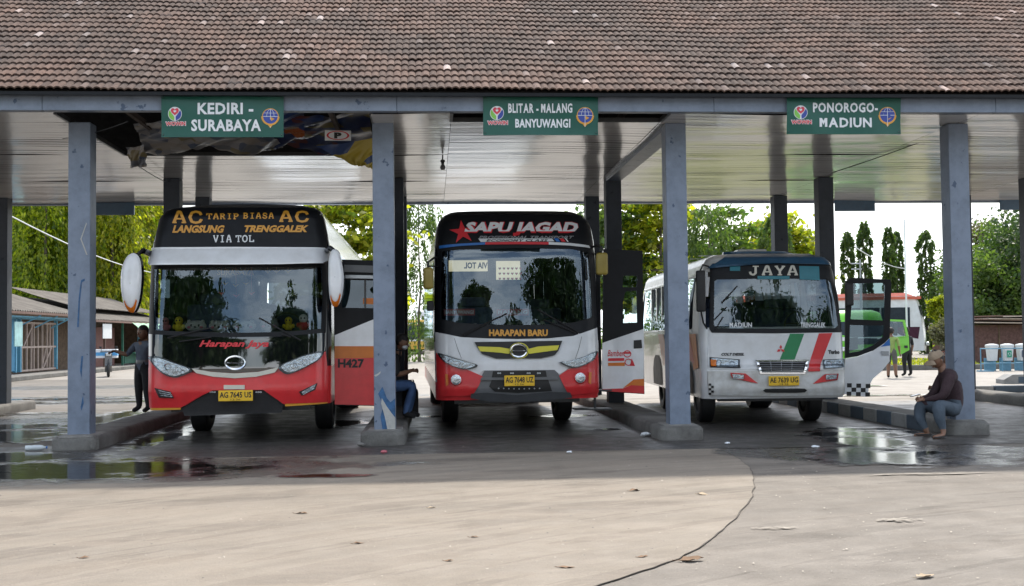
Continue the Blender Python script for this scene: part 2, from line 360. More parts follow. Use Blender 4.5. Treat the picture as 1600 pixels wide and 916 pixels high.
def lettering(name, s, box, to3d, mat, parent, bold=.03, shear=0., slab=False, space=1., depth=None, arch=0., mirror=False):
    """text fitted to a box (x0,y0,x1,y1) (y downwards) and laid on a surface by to3d(u,v)"""
    V, F = slab_mesh(s) if slab else font_mesh(s, bold, space)
    if not V: return None
    xs = [v.x + shear * v.y for v in V]; ys = [v.y for v in V]; x0, x1, y0, y1 = min(xs), max(xs), min(ys), max(ys)
    bm = bmesh.new(); vs = [bm.verts.new((v.x + shear * v.y - shear * v.y, v.y, 0)) for v in V]
    for f in F:
        try: bm.faces.new([vs[i] for i in f])
        except ValueError: pass
    for k in range(1, 6): bmesh.ops.bisect_plane(bm, geom=bm.verts[:] + bm.edges[:] + bm.faces[:], plane_co=(0, y0 + (y1 - y0) * k / 6, 0), plane_no=(0, 1, 0), dist=1e-6)
    nx_ = max(2, int(8 * (x1 - x0) / max(.3, (y1 - y0)) / 3))
    for k in range(1, nx_): bmesh.ops.bisect_plane(bm, geom=bm.verts[:] + bm.edges[:] + bm.faces[:], plane_co=(x0 + (x1 - x0) * k / nx_, 0, 0), plane_no=(1, 0, 0), dist=1e-6)
    bm.verts.index_update(); V = [v.co.copy() for v in bm.verts]; F = [[v.index for v in f.verts] for f in bm.faces]; bm.free()
    bx0, by0, bx1, by1 = box; P = []
    for v in V:
        a = (v.x + shear * v.y - x0) / (x1 - x0); b = (v.y - y0) / (y1 - y0)
        if mirror: a = 1 - a
        P.append(to3d(bx0 + a * (bx1 - bx0), by1 + b * (by0 - by1) + arch * (2 * a - 1) ** 2))
    me = bpy.data.meshes.new(name); me.from_pydata(P, [], F); me.update()
    return link(name, me, mat, parent)
# ================================================================== SETTING: ground
GX = [-9.064, -4.864, -.665, 3.535, 7.734, 11.934]
RY = [16.463, 22.152, 25.088]
CH = 4.543      # ceiling height
def ground_material(name, c1, c2, wet, seed, tint=(.30, .25, .19)):
    """concrete / asphalt: colour blotches, tyre streaks, aggregate, damp areas (darker and smoother) given as ellipses + noise"""
    m, n, l, b = newmat(name); g = n.new('ShaderNodeNewGeometry'); P = g.outputs['Position']
    def noise(sc, det=6, rough=.6, vec=None, mapsc=None):
        a = n.new('ShaderNodeTexNoise'); a.inputs['Scale'].default_value = sc; a.inputs['Detail'].default_value = det; a.inputs['Roughness'].default_value = rough
        if mapsc:
            mp = n.new('ShaderNodeMapping'); mp.inputs['Scale'].default_value = mapsc; mp.inputs['Location'].default_value = (seed, seed, 0); mp.inputs['Rotation'].default_value = (0, 0, R(14)); l.new(P, mp.inputs[0]); l.new(mp.outputs[0], a.inputs[0])
        else: l.new(P, a.inputs[0])
        return a.outputs[0]
    def ramp(v, p0, p1, c0=(0, 0, 0, 1), c1=(1, 1, 1, 1)):
        r = n.new('ShaderNodeValToRGB'); r.color_ramp.elements[0].position = p0; r.color_ramp.elements[1].position = p1; r.color_ramp.elements[0].color = c0; r.color_ramp.elements[1].color = c1; l.new(v, r.inputs[0]); return r.outputs[0]
    def math_(op, a, b_=None):
        k = n.new('ShaderNodeMath'); k.operation = op
        for i, v in enumerate((a, b_)):
            if v is None: continue
            if isinstance(v, (int, float)): k.inputs[i].default_value = v
            else: l.new(v, k.inputs[i])
        return k.outputs[0]
    def mixc(f, a, b_, mode='MIX'):
        k = n.new('ShaderNodeMix'); k.data_type = 'RGBA'; k.blend_type = mode
        for i, v in ((0, f), (6, a), (7, b_)):
            if isinstance(v, (int, float)): k.inputs[i].default_value = v
            elif isinstance(v, tuple): k.inputs[i].default_value = (*v, 1)
            else: l.new(v, k.inputs[i])
        return k.outputs[2]
    base = mixc(ramp(noise(.45, 8, .65), .35, .7), c1, c2)
    streak = ramp(noise(.8, 8, .68, mapsc=(.35, 2.0, 1)), .44, .66)
    base = mixc(math_('MULTIPLY', streak, .75), base, tuple(x * .62 for x in c2))
    pale = ramp(noise(1.3, 8, .7, mapsc=(.5, 2.2, 1)), .55, .75)
    base = mixc(math_('MULTIPLY', pale, .35), base, tint)
    spot = ramp(noise(9, 5, .6), .66, .74)
    base = mixc(math_('MULTIPLY', spot, .5), base, (.05, .045, .04))
    pit = ramp(noise(28, 4, .75), .60, .70); base = mixc(math_('MULTIPLY', pit, .28), base, tuple(x * .35 for x in c2))
    lite = ramp(noise(17, 5, .7), .60, .72); base = mixc(math_('MULTIPLY', lite, .30), base, tint)
    tyre = ramp(noise(1.0, 4, .5, mapsc=(2.2, .12, 1)), .56, .70); base = mixc(math_('MULTIPLY', tyre, .30), base, tuple(x * .5 for x in c2))
    vs = n.new('ShaderNodeVectorMath'); vs.operation = 'SUBTRACT'; vs.inputs[1].default_value = (9., -3., 0); l.new(P, vs.inputs[0])
    sp = n.new('ShaderNodeSeparateXYZ'); l.new(vs.outputs[0], sp.inputs[0])
    rr_ = math_('SQRT', math_('ADD', math_('MULTIPLY', sp.outputs[0], sp.outputs[0]), math_('MULTIPLY', sp.outputs[1], sp.outputs[1]))); an = math_('ARCTAN2', sp.outputs[1], sp.outputs[0])
    cv = n.new('ShaderNodeCombineXYZ'); l.new(math_('MULTIPLY', rr_, 2.4), cv.inputs[0]); l.new(math_('MULTIPLY', an, 2.2), cv.inputs[1]); cv.inputs[2].default_value = seed
    arc = n.new('ShaderNodeTexNoise'); arc.inputs['Scale'].default_value = 1.3; arc.inputs['Detail'].default_value = 6; arc.inputs['Roughness'].default_value = .62; l.new(cv.outputs[0], arc.inputs[0])
    base = mixc(math_('MULTIPLY', ramp(arc.outputs[0], .50, .70), .55), base, tuple(x * .55 for x in c2))
    base = mixc(math_('MULTIPLY', ramp(arc.outputs[0], .48, .30), .35), base, tint)
    grain = noise(90, 3, .7)
    base = mixc(.42, base, grain, 'OVERLAY')
    wmask = None
    sx = n.new('ShaderNodeSeparateXYZ'); l.new(P, sx.inputs[0]); nn = noise(.9, 7, .62)
    for (cx, cy, rx, ry, k) in wet:
        dx = math_('DIVIDE', math_('SUBTRACT', sx.outputs[0], cx), rx); dy = math_('DIVIDE', math_('SUBTRACT', sx.outputs[1], cy), ry)
        d = math_('SQRT', math_('ADD', math_('MULTIPLY', dx, dx), math_('MULTIPLY', dy, dy)))
        v = math_('ADD', math_('SUBTRACT', 1.0, d), math_('MULTIPLY', math_('SUBTRACT', nn, .5), 1.6))
        v = math_('MULTIPLY', ramp(v, .02, .12), k)
        wmask = v if wmask is None else math_('MAXIMUM', wmask, v)
    rough = ramp(noise(2.2, 6, .65), .3, .7, (.62, .62, .62, 1), (.9, .9, .9, 1))
    if wmask is not None:
        dark = mixc(.78, base, (.025, .023, .021))
        base = mixc(wmask, base, dark)
        wr = ramp(noise(2.6, 6, .7), .42, .62, (.10, .10, .10, 1), (.42, .42, .42, 1))
        k = n.new('ShaderNodeMix'); k.data_type = 'FLOAT'; l.new(wmask, k.inputs[0]); l.new(rough, k.inputs[2]); l.new(wr, k.inputs[3]); rough = k.outputs[0]
    l.new(base, b.inputs['Base Color']); l.new(rough, b.inputs['Roughness'])
    bp = n.new('ShaderNodeBump'); bp.inputs['Strength'].default_value = .6; bp.inputs['Distance'].default_value = .012
    hh = noise(45, 6, .7); hh = math_('ADD', hh, math_('MULTIPLY', noise(3, 6, .6), 1.5))
    if wmask is not None: hh = math_('MULTIPLY', hh, math_('SUBTRACT', 1.0, math_('MULTIPLY', wmask, .85)))
    l.new(hh, bp.inputs['Height']); l.new(bp.outputs[0], b.inputs['Normal'])
    return m
WET = [(-4.3, 13.7, 4.0, 1.4, .75), (5.6, 14.0, 1.9, 1.8, .9), (9.8, 13.8, 1.6, 1.4, .8), (-8.5, 17, 3.6, 3.2, .8)]
def plane(name, poly, z, mat, kind='structure'):
    me = bpy.data.meshes.new(name); me.from_pydata([(a, b, z) for a, b in poly], [], [list(range(len(poly)))]); me.update()
    o = link(name, me, mat); o['kind'] = kind
    return o
plane('ground', [(-700, -60), (700, -60), (700, 1600), (-700, 1600)], 0., ground_material('yard_ground', (.27, .245, .215), (.22, .20, .175), [(-8, 30, 9, 1.6, .7), (-9, 24, 4, 2.5, .7)], 3, (.36, .33, .29)))
# asphalt in front on the right, pale concrete apron on the left with a curved edge
M['asphalt'] = ground_material('worn_asphalt', (.182, .156, .128), (.13, .113, .094), WET, 9, (.225, .197, .165))
plane('asphalt_yard', [(-30, -8), (16, -8), (16, 14.82), (-30, 14.82)], .004, M['asphalt'])
edge = crom([(3.70, 14.80), (3.66, 13.9), (3.5, 12.6), (3.14, 11.18), (2.8, 10.13), (2.2, 8.69), (1.69, 7.73), (1.0, 6.9), (-.4, 5.4), (-2.6, 3.7), (-5, 2.6), (-9, 2)], 8, False)
edge = [(x + random.uniform(-.012, .012), y + random.uniform(-.012, .012)) for x, y in edge]
M['apron'] = ground_material('pale_concrete_apron', (.232, .193, .150), (.172, .143, .113), WET, 1, (.28, .24, .19))
plane('concrete_apron', [(-30, 2)] + [(-30, 14.83)] + edge, .012, M['apron'])
jm = MB(); e2 = edge
for (a, b_) in zip(e2[:-1], e2[1:]):
    d = (Vector(b_) - Vector(a)).normalized(); q = Vector((-d.y, d.x)) * random.uniform(.0015, .006)
    jm.poly([(a[0] - q.x, a[1] - q.y, .0145), (b_[0] - q.x, b_[1] - q.y, .0145), (b_[0] + q.x, b_[1] + q.y, .0145), (a[0] + q.x, a[1] + q.y, .0145)])
tag(jm.build('concrete_joint', pm('dark_joint_grit', (.085, .072, .058), .9, var=.3)), kind='structure')
M['mud'] = ground_material('muddy_yard', (.135, .118, .098), (.10, .09, .078), [(-9, 30, 5, 2.2, .8), (-8, 23, 3, 1.8, .8), (-12, 38, 5, 1.6, .7)], 7, (.20, .175, .14))
mud_edge = crom([(-5.2, 26), (-5.6, 30), (-6.4, 34), (-7.0, 40), (-9, 44), (-12, 45.5), (-15.7, 46), (-26, 47)], 6, False)
plane('muddy_yard', [(-30, 18.9), (-12, 18.4), (-8.5, 16.5), (-5.2, 16.8)] + mud_edge + [(-30, 47)], .0045, M['mud'])
# oil-dark lanes under the shelter
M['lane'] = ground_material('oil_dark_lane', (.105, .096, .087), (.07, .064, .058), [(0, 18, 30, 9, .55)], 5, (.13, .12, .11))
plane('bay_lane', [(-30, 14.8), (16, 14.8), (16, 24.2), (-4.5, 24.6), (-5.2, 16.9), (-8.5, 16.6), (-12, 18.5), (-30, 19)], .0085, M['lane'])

def puddle_mat():
    """thin water: lets the wet ground show, mirrors at grazing view, edge breaks up into damp patches"""
    m, n, l, b = newmat('puddle_water'); n.remove(b); o = n['Material Output']; g = n.new('ShaderNodeNewGeometry'); tc_ = n.new('ShaderNodeTexCoord')
    def M_(op, x, y=None):
        k = n.new('ShaderNodeMath'); k.operation = op
        for i_, v in enumerate((x, y)):
            if v is None: continue
            if isinstance(v, (int, float)): k.inputs[i_].default_value = v
            else: l.new(v, k.inputs[i_])
        return k.outputs[0]
    s = n.new('ShaderNodeSeparateXYZ'); l.new(tc_.outputs['Generated'], s.inputs[0])
    dx = M_('MULTIPLY', M_('SUBTRACT', s.outputs[0], .5), 2.); dy = M_('MULTIPLY', M_('SUBTRACT', s.outputs[1], .5), 2.)
    d = M_('SQRT', M_('ADD', M_('MULTIPLY', dx, dx), M_('MULTIPLY', dy, dy)))
    a = n.new('ShaderNodeTexNoise'); a.inputs['Scale'].default_value = 1.5; a.inputs['Detail'].default_value = 9; a.inputs['Roughness'].default_value = .66; l.new(g.outputs['Position'], a.inputs[0])
    v = M_('ADD', M_('SUBTRACT', .95, d), M_('MULTIPLY', M_('SUBTRACT', a.outputs[0], .5), 2.6))
    r1 = n.new('ShaderNodeMapRange'); r1.inputs[1].default_value = .0; r1.inputs[2].default_value = .22; l.new(v, r1.inputs[0])
    r2 = n.new('ShaderNodeMapRange'); r2.inputs[1].default_value = .10; r2.inputs[2].default_value = .40; r2.inputs[3].default_value = .34; r2.inputs[4].default_value = .11; l.new(v, r2.inputs[0])
    tr = n.new('ShaderNodeBsdfTransparent'); td = n.new('ShaderNodeBsdfTransparent'); td.inputs[0].default_value = (.42, .40, .38, 1)
    gl = n.new('ShaderNodeBsdfGlossy'); l.new(r2.outputs[0], gl.inputs['Roughness'])
    f = n.new('ShaderNodeTexNoise'); f.inputs['Scale'].default_value = 6; f.inputs['Detail'].default_value = 4; l.new(g.outputs['Position'], f.inputs[0])
    bp = n.new('ShaderNodeBump'); bp.inputs['Strength'].default_value = .12; bp.inputs['Distance'].default_value = .005; l.new(f.outputs[0], bp.inputs['Height']); l.new(bp.outputs[0], gl.inputs['Normal'])
    fr = n.new('ShaderNodeFresnel'); fr.inputs[0].default_value = 1.6; w_ = n.new('ShaderNodeMixShader'); l.new(fr.outputs[0], w_.inputs[0]); l.new(td.outputs[0], w_.inputs[1]); l.new(gl.outputs[0], w_.inputs[2])
    ms = n.new('ShaderNodeMixShader'); l.new(r1.outputs[0], ms.inputs[0]); l.new(tr.outputs[0], ms.inputs[1]); l.new(w_.outputs[0], ms.inputs[2]); l.new(ms.outputs[0], o.inputs[0])
    return m
M['puddle'] = puddle_mat()
def puddle(cx, cy, rx, ry, z=.0, seed=0, rot=0., jag=.35):
    rx, ry = rx * 1.35, ry * 1.35
    plane('puddle', [(cx + rx * math.cos(t), cy + ry * math.sin(t)) for t in np.linspace(0, 2 * math.pi, 33)[:-1]], z, M['puddle'])
ZA = .017
M['spotting'] = pm('pale_patch_tone', (.26, .228, .188), .6, var=.15, scale=20)  # small flat patches in a paler tone than the ground
def spotting(cx, cy, rx, ry, seed):
    r_ = random.Random(seed)
    for k in range(26):
        a = r_.uniform(0, 6.28); q_ = math.sqrt(r_.random()); s_ = r_.uniform(.12, .34) * (1.2 - q_ * .8); x, y = cx + rx * q_ * math.cos(a), cy + ry * q_ * math.sin(a)
        plane('pale_patch', [(x + rx * s_ * math.cos(t) * r_.uniform(.6, 1.2), y + ry * s_ * math.sin(t) * r_.uniform(.6, 1.2)) for t in np.linspace(0, 6.28, 12)[:-1]], .0148 + .0001 * k, M['spotting'])
for i, a in enumerate([(-4.2, 13.7, 2.0, 1.0), (-5.5, 15.2, 1.2, .6), (5.9, 15.4, .5, 1.3), (6.3, 16.4, .8, .5), (5.3, 13.4, .8, .9), (8.6, 13.3, .8, .8), (-1.2, 12.6, .5, .14)]):
    puddle(*a, z=ZA + .0005 * i, seed=i)
for i, a in enumerate([(-4.15, 17.9, .32, 1.7), (-4.3, 20.6, .2, 1.4), (-6.6, 18.6, .9, 1.3), (-7.6, 20.8, 1.4, .6), (2.5, 21.3, .55, .35), (.0, 21.7, .22, .25), (2.7, 18.1, .25, .12), (6.55, 17.2, .55, .5), (5.75, 17.0, .3, .25), (-1.45, 20.4, .35, .9), (-9.5, 24.5, 1.8, .35), (-6.2, 22.6, .35, 2.2), (-7.5, 28.8, 2.5, .35), (-10.5, 30.3, 3.0, .35), (10.5, 26.4, 1.2, .16), (11.5, 31., 1.0, .2)]):
    puddle(*a, z=.013 + .0005 * i, seed=30 + i)

for i, a in enumerate([(5.2, 11.75, .75, .10), (3.68, 8.95, .2, .10), (2.6, 8.7, .2, .06), (5.05, 8.4, .2, .08)]): spotting(*a, 200 + i)
rg_ = np.random.default_rng(4); GV, GF = [], []
ico = np.array([(0, 0, 1), (.9, 0, .1), (.28, .85, .1), (-.72, .53, .1), (-.72, -.53, .1), (.28, -.85, .1)]); icf = np.array([(0, 1, 2), (0, 2, 3), (0, 3, 4), (0, 4, 5), (0, 5, 1)])
for k in range(5200):
    y = 5.2 + 11 * rg_.random() ** 1.3; x = rg_.uniform(-.5, .58) * y * .98 + .3; s_ = rg_.choice([.003, .004, .006, .010], p=[.4, .35, .2, .05]) * (.6 + y * .05)
    GV.append(ico * s_ * rg_.uniform(.6, 1.5, 3) * [1, 1, .6] + [x, y, .012]); GF.append(icf + 6 * k)
gm = newmat('grit'); gi = gm[1].new('ShaderNodeNewGeometry'); gr_ = gm[1].new('ShaderNodeValToRGB'); gr_.color_ramp.elements[0].color = (.05, .045, .035, 1); gr_.color_ramp.elements[1].color = (.38, .33, .27, 1); gm[2].new(gi.outputs['Random Per Island'], gr_.inputs[0]); gm[2].new(gr_.outputs[0], gm[3].inputs['Base Color'])
o = fast_mesh('grit', np.vstack(GV), np.vstack(GF), gm[0]); o['kind'] = 'stuff'; o['label'] = 'loose grit scattered over the front yard'
# kerbed islands under the column rows
def island(x0, x1, y0, y1, h, mats, seed, stones=False):
    e = None; r_ = random.Random(seed)
    n_ = 26; rows = []
    prof = [(0, 0.), (.0, h * .75), (.03, h * .95), (.07, h)]
    mb = MB()
    yc = [y0 + (y1 - y0) * k / n_ for k in range(n_ + 1)]
    def loop(ins, z):
        pts = []; rr = .16
        for k in range(7):
            a = math.pi + math.pi / 2 * k / 6; pts.append((x0 + ins + (rr - ins * .5) * (1 + math.cos(a)), y0 + ins + (rr - ins * .5) * (1 + math.sin(a)), z))
        for k in range(7):
            a = 1.5 * math.pi + math.pi / 2 * k / 6; pts.append((x1 - ins - (rr - ins * .5) * (1 - math.cos(a)), y0 + ins + (rr - ins * .5) * (1 + math.sin(a)), z))
        for y in yc[1:]: pts.append((x1 - ins, y, z))
        for y in yc[:0:-1]: pts.append((x0 + ins, y, z))
        return pts
    rows = []
    jit = [r_.uniform(-.012, .012) for _ in range(14 + 2 * n_)]
    for ins, z in prof: rows.append([(p[0] + j, p[1] + j * .5, p[2] + (j * .3 if z else 0)) for p, j in zip(loop(ins, z), jit)])
    vv = mb.grid(rows, True); mb.bm.faces.new(vv[-1])
    o = mb.build('kerb_island', mats, None, smooth=True); o['kind'] = 'structure'
    return o
ISL = []
for i in range(6):
    x = GX[i]; ISL.append(island(x - .34, x + .29, 16.05 + (.0 if i != 1 else .1), 26.3, .2, [M['kerb']], i))
# the D island's kerb stones are painted blue and white by turns
k_ = 0; y = 16.9
while y < 26:
    for s in (0,):
        mb = MB(); mb.box(GX[4] - .40, GX[4] - .335, y, y + .58, .0, .215, .015)
        o = mb.build('kerb_stone', M['kerbwhite'] if k_ % 2 else M['kerbblue'], ISL[4])
    y += .6; k_ += 1

# ================================================================== THE SHELTER
shelter = empty('bus_shelter', (0, 16.46, 0), 0, 'long open bus shelter with brown clay tile roof, blue-grey square columns and glossy cream ceiling', 'shelter')
W2 = .15
mb = MB()
def P(o): o.location = o.location - Vector((0, 16.46, 0)); return o
def colmesh(h):
    m_ = MB(); m_.box(-W2, W2, -W2, W2, 0, h, .012, 2); return m_
cm = None; pm_ = None
for j, yy in enumerate(RY):
    for i, xx in enumerate(GX):
        if cm is None:
            o = colmesh(CH - .19).build('column', M['column'], shelter); cm = o.data
        elif j == 0: o = link('column', cm, None, shelter)
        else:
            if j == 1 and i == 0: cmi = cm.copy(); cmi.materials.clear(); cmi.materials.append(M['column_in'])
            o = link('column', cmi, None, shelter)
        o.location = (xx, yy - 16.46, .19)
        if j == 0:
            if pm_ is None:
                q = MB(); q.box(-.26, .26, -.30, .42, 0, .212, .05, 3); bmesh.ops.subdivide_edges(q.bm, edges=q.bm.edges[:], cuts=2, use_grid_fill=True)
                for v in q.bm.verts: v.co += Vector((random.uniform(-1, 1), random.uniform(-1, 1), random.uniform(-1, 1) * .4)) * .007
                p = q.build('plinth', M['plinth'], o, smooth=True); pm_ = p.data
            else: p = link('plinth', pm_, None, o)
            p.location = (0, 0, -.19)
# chipped paint on the two left columns (thin raised flakes)
def flake(parent, pts, mat, yoff):
    q = MB(); q.prism(pts, yoff - .004, yoff, 'Y'); return q.build('paint_patch', mat, parent)
cols = [o for o in shelter.children if o.name.startswith('column')]
cB = cols[1 + 1]; cA = cols[1]
flake(cB, [(-.03, .0), (.06, -.0), (.10, .1), (.145, .02), (.145, .45), (.08, .40), (.03, .46), (-.03, .62), (-.09, .52), (-.02, .35), (-.06, .2)], M['oldblue'], -W2 - .001)
flake(cB, [(.04, .0), (.148, .0), (.148, .18), (.10, .24), (.03, .34), (-.04, .46), (-.05, .38), (.0, .2)], M['chip'], -W2 - .006)
flake(cB, [(-.148, .78), (-.10, .80), (-.05, .84), (-.06, .80), (-.12, .76)], M['chip'], -W2 - .001)
for pts in ([(-.02, 1.5), (.0, 1.9), (.03, 2.15), (.08, 2.17), (.08, 2.14), (.04, 2.12), (.015, 1.85), (.0, 1.5)], [(.02, .9), (.04, 1.1), (.06, 1.1), (.04, .8)], [(.03, .4), (.06, .55), (.07, .45), (.04, .35)]):
    flake(cA, pts, M['oldblue'], -W2 - .001)
flake(cA, [(.02, 2.72), (.1, 2.95), (.105, 2.93), (.035, 2.72), (.12, 2.5), (.1, 2.5)], M['chip'], -W2 - .001)
# fascia beam, back beam, cross beams
q = MB()
for x0, x1 in zip([-13.3, -9.3, -5.1, -.44, 3.9, 7.9], [-9.303, -5.103, -.443, 3.897, 7.897, 16]): q.box(x0, x1, 15.50 - 16.46, 15.64 - 16.46, 4.545, 4.80, .006, 1)
q.build('fascia_beam', M['column'], shelter)
q = MB(); q.box(-13.3, 16, 26.02 - 16.46, 26.16 - 16.46, 4.50, 4.74, .006, 1); q.build('rear_beam', M['column'], shelter)
for xx in GX[3:4]:
    q = MB(); q.box(xx - .148, xx + .148, 16.62 - 16.46, 21.99 - 16.46, 4.47, 4.60, .01, 1); q.build('cross_beam', M['column'], shelter)
# rafters and trusses in the void above the ceiling
q = MB()
TS = math.tan(R(30)); EY, EZ = 15.34, 4.78; RIDGE = 20.9
for xx in np.arange(-12.6, 16, 1.4):
    q.box(xx - .03, xx + .03, -.8, 9.3, 4.66, 4.74)
    a = Vector((xx, EY + .2 - 16.46, EZ + .02)); b_ = Vector((xx, RIDGE - 16.46, EZ + .02 + (RIDGE - EY - .2) * TS))
    q.tube([a, b_], .04, 4)
q.build('roof_truss', pm('dark_timber', (.06, .045, .035), .8, var=.3), shelter)
# ceiling sheets: long glossy strips with slightly different tilt; two openings are left
HOLES = [(-5.0, -.80, 15.7, 19.25), (.30, 3.30, 15.6, 16.2)]
def ceil_sheet(x0, x1, y0, y1):
    V, F = [], []; nx = max(2, int((x1 - x0) / .35)); wdt = .2; k = int(round((y1 - y0) / wdt)) or 1; wdt = (y1 - y0) / k
    for s in range(k):
        ya, yb = y0 + s * wdt + .004, y0 + (s + 1) * wdt - .004; t1, t2 = rng.normal(0, .0012, 2); b0 = len(V)
        for i in range(nx + 1):
            x = x0 + (x1 - x0) * i / nx; sag = .012 * math.sin(x * .9 + s * .05) + .006 * math.sin(x * 2.3 + s * .31)
            V += [(x, ya - 16.46, CH + t1 + sag), (x, yb - 16.46, CH + t2 + sag)]
        for i in range(nx):
            c = b0 + 2 * i; F.append((c, c + 1, c + 3, c + 2))
        c = len(V); V += [(x0, ya - 16.46 - .008, CH + .02), (x1, ya - 16.46 - .008, CH + .02), (x1, ya - 16.46, CH + .02), (x0, ya - 16.46, CH + .02)]; F.append((c, c + 1, c + 2, c + 3))
    return fast_mesh('ceiling_sheet', V, F, M['ceiling'], shelter)
xs = [-13.3, -9.07, -5.0, -.80, .30, 3.30, 7.73, 11.93, 16]
for x0, x1 in zip(xs[:-1], xs[1:]):
    for y0, y1 in ((15.64, 19.25), (19.25, 22.5), (22.5, 26.02)):
        if (x0, x1) == (-5.0, -.80) and y0 < 16: continue
        if (x0, x1) == (.30, 3.30) and y0 < 16: y0 = 16.2
        o = ceil_sheet(x0 + .003, x1 - .003, y0, y1)
        for p_ in o.data.polygons: p_.use_smooth = True
q = MB()
for (x0, x1, y0, y1) in HOLES:     # edge trims of the openings
    q.box(x0 - .02, x0 + .02, y0 - 16.46, y1 - 16.46, CH - .012, CH + .05); q.box(x1 - .02, x1 + .02, y0 - 16.46, y1 - 16.46, CH - .012, CH + .05); q.box(x0 + .021, x1 - .021, y1 - 16.46 - .02, y1 - 16.46 + .02, CH - .012, CH + .05)
q.build('ceiling_trim', M['plastic'], shelter)
# roof covering
roof = empty('roof', (0, EY - 16.46, EZ), 0, parent=shelter)
def tile_verts():
    prof = []; TW = .2
    for k in range(13):
        u = k / 12; prof.append((u * TW * 1.03 - TW / 2, .016 * abs(math.sin(u * 2 * math.pi)) ** .8 * 1.5))
    V, F = [], []; n_ = len(prof)
    for (yy, zz) in ((0., .032), (.31, .004)):
        for a, b_ in prof: V.append((a, yy, b_ + zz))
    for a, b_ in prof: V.append((a, 0.002, b_ + .032 - .020))
    for i in range(n_ - 1): F.append((i, i + 1, n_ + i + 1, n_ + i)); F.append((2 * n_ + i, 2 * n_ + i + 1, i + 1, i))
    return V, F
TV, TF = tile_verts(); TVa = np.array(TV); TFa = np.array(TF)
tme = None; rot = Matrix.Rotation(R(30), 4, 'X'); EXP = .272
sag = lambda x: .014 * math.sin(x * .8 + 1) + .008 * math.sin(x * 2.3)
NX = 150; count = 0; SV, SF = [], []
rotn = np.array(rot.to_3x3())
for r_ in range(24):
    for c_ in range(NX):
        x = -13.4 + .2 * c_ + rng.normal(0, .002); s = r_ * EXP + rng.normal(0, .004) - (.05 if rng.random() < .012 and r_ else 0); rz_ = rng.normal(0, .010) + (rng.normal(0, .09) if rng.random() < .012 else 0); rx_ = rng.normal(0, .010)
        if 4 <= 4 and r_ < 4 and -7.25 < x < 7.75 + 0 and count < 300 and not (r_ >= 4):
            if tme is None:
                tme = bpy.data.meshes.new('tile'); tme.from_pydata(TV, [], TF); tme.materials.append(M['tile']); tme.polygons.foreach_set('use_smooth', [True] * len(tme.polygons)); tme.set_sharp_from_angle(angle=R(45))
            o = bpy.data.objects.new('tile', tme); col.objects.link(o); o.parent = roof
            o.matrix_local = rot @ Matrix.Translation((x, s, sag(x))) @ Matrix.Rotation(rz_, 4, 'Z') @ Matrix.Rotation(rx_, 4, 'X'); count += 1
        else:
            v = TVa.copy(); v[:, 1], v[:, 2] = v[:, 1] - v[:, 2] * rx_, v[:, 2] + v[:, 1] * rx_
            v[:, 0], v[:, 1] = v[:, 0] - v[:, 1] * rz_, v[:, 1] + v[:, 0] * rz_
            v = (v + np.array([x, s, sag(x)])) @ rotn.T; SV.append(v); SF.append(TFa + 39 * (len(SV) - 1))
o = fast_mesh('tile_field', np.vstack(SV), np.vstack(SF), M['tile'], roof); o['kind'] = 'stuff'; o.data.polygons.foreach_set('use_smooth', [True] * len(o.data.polygons)); o.data.set_sharp_from_angle(angle=R(45))
ln = (RIDGE - EY) / math.cos(R(30))
q = MB()   # boarding under the tiles and the rear slope
q.poly([(-13.5, .04, -.025), (16.6, .04, -.025), (16.6, RIDGE - EY, (RIDGE - EY) * TS - .025), (-13.5, RIDGE - EY, (RIDGE - EY) * TS - .025)])
b2 = 2 * (RIDGE - EY); q.poly([(-13.5, RIDGE - EY, (RIDGE - EY) * TS - .03), (16.6, RIDGE - EY, (RIDGE - EY) * TS - .03), (16.6, b2, 0), (-13.5, b2, 0)])
q.build('roof_boarding', pm('dark_boarding', (.035, .03, .028), .9, var=.3), roof)
q = MB(); q.tube([(-13.5, RIDGE - EY, (RIDGE - EY) * TS + .06), (16.6, RIDGE - EY, (RIDGE - EY) * TS + .06)], .12, 10); q.build('ridge_cap', M['tile'], roof)
q = MB(); q.box(-13.5, 16.6, .0, .05, -.06, -.015); q.build('eave_board', M['blackpanel'], roof)  # black imitates the shadow under the tile edge

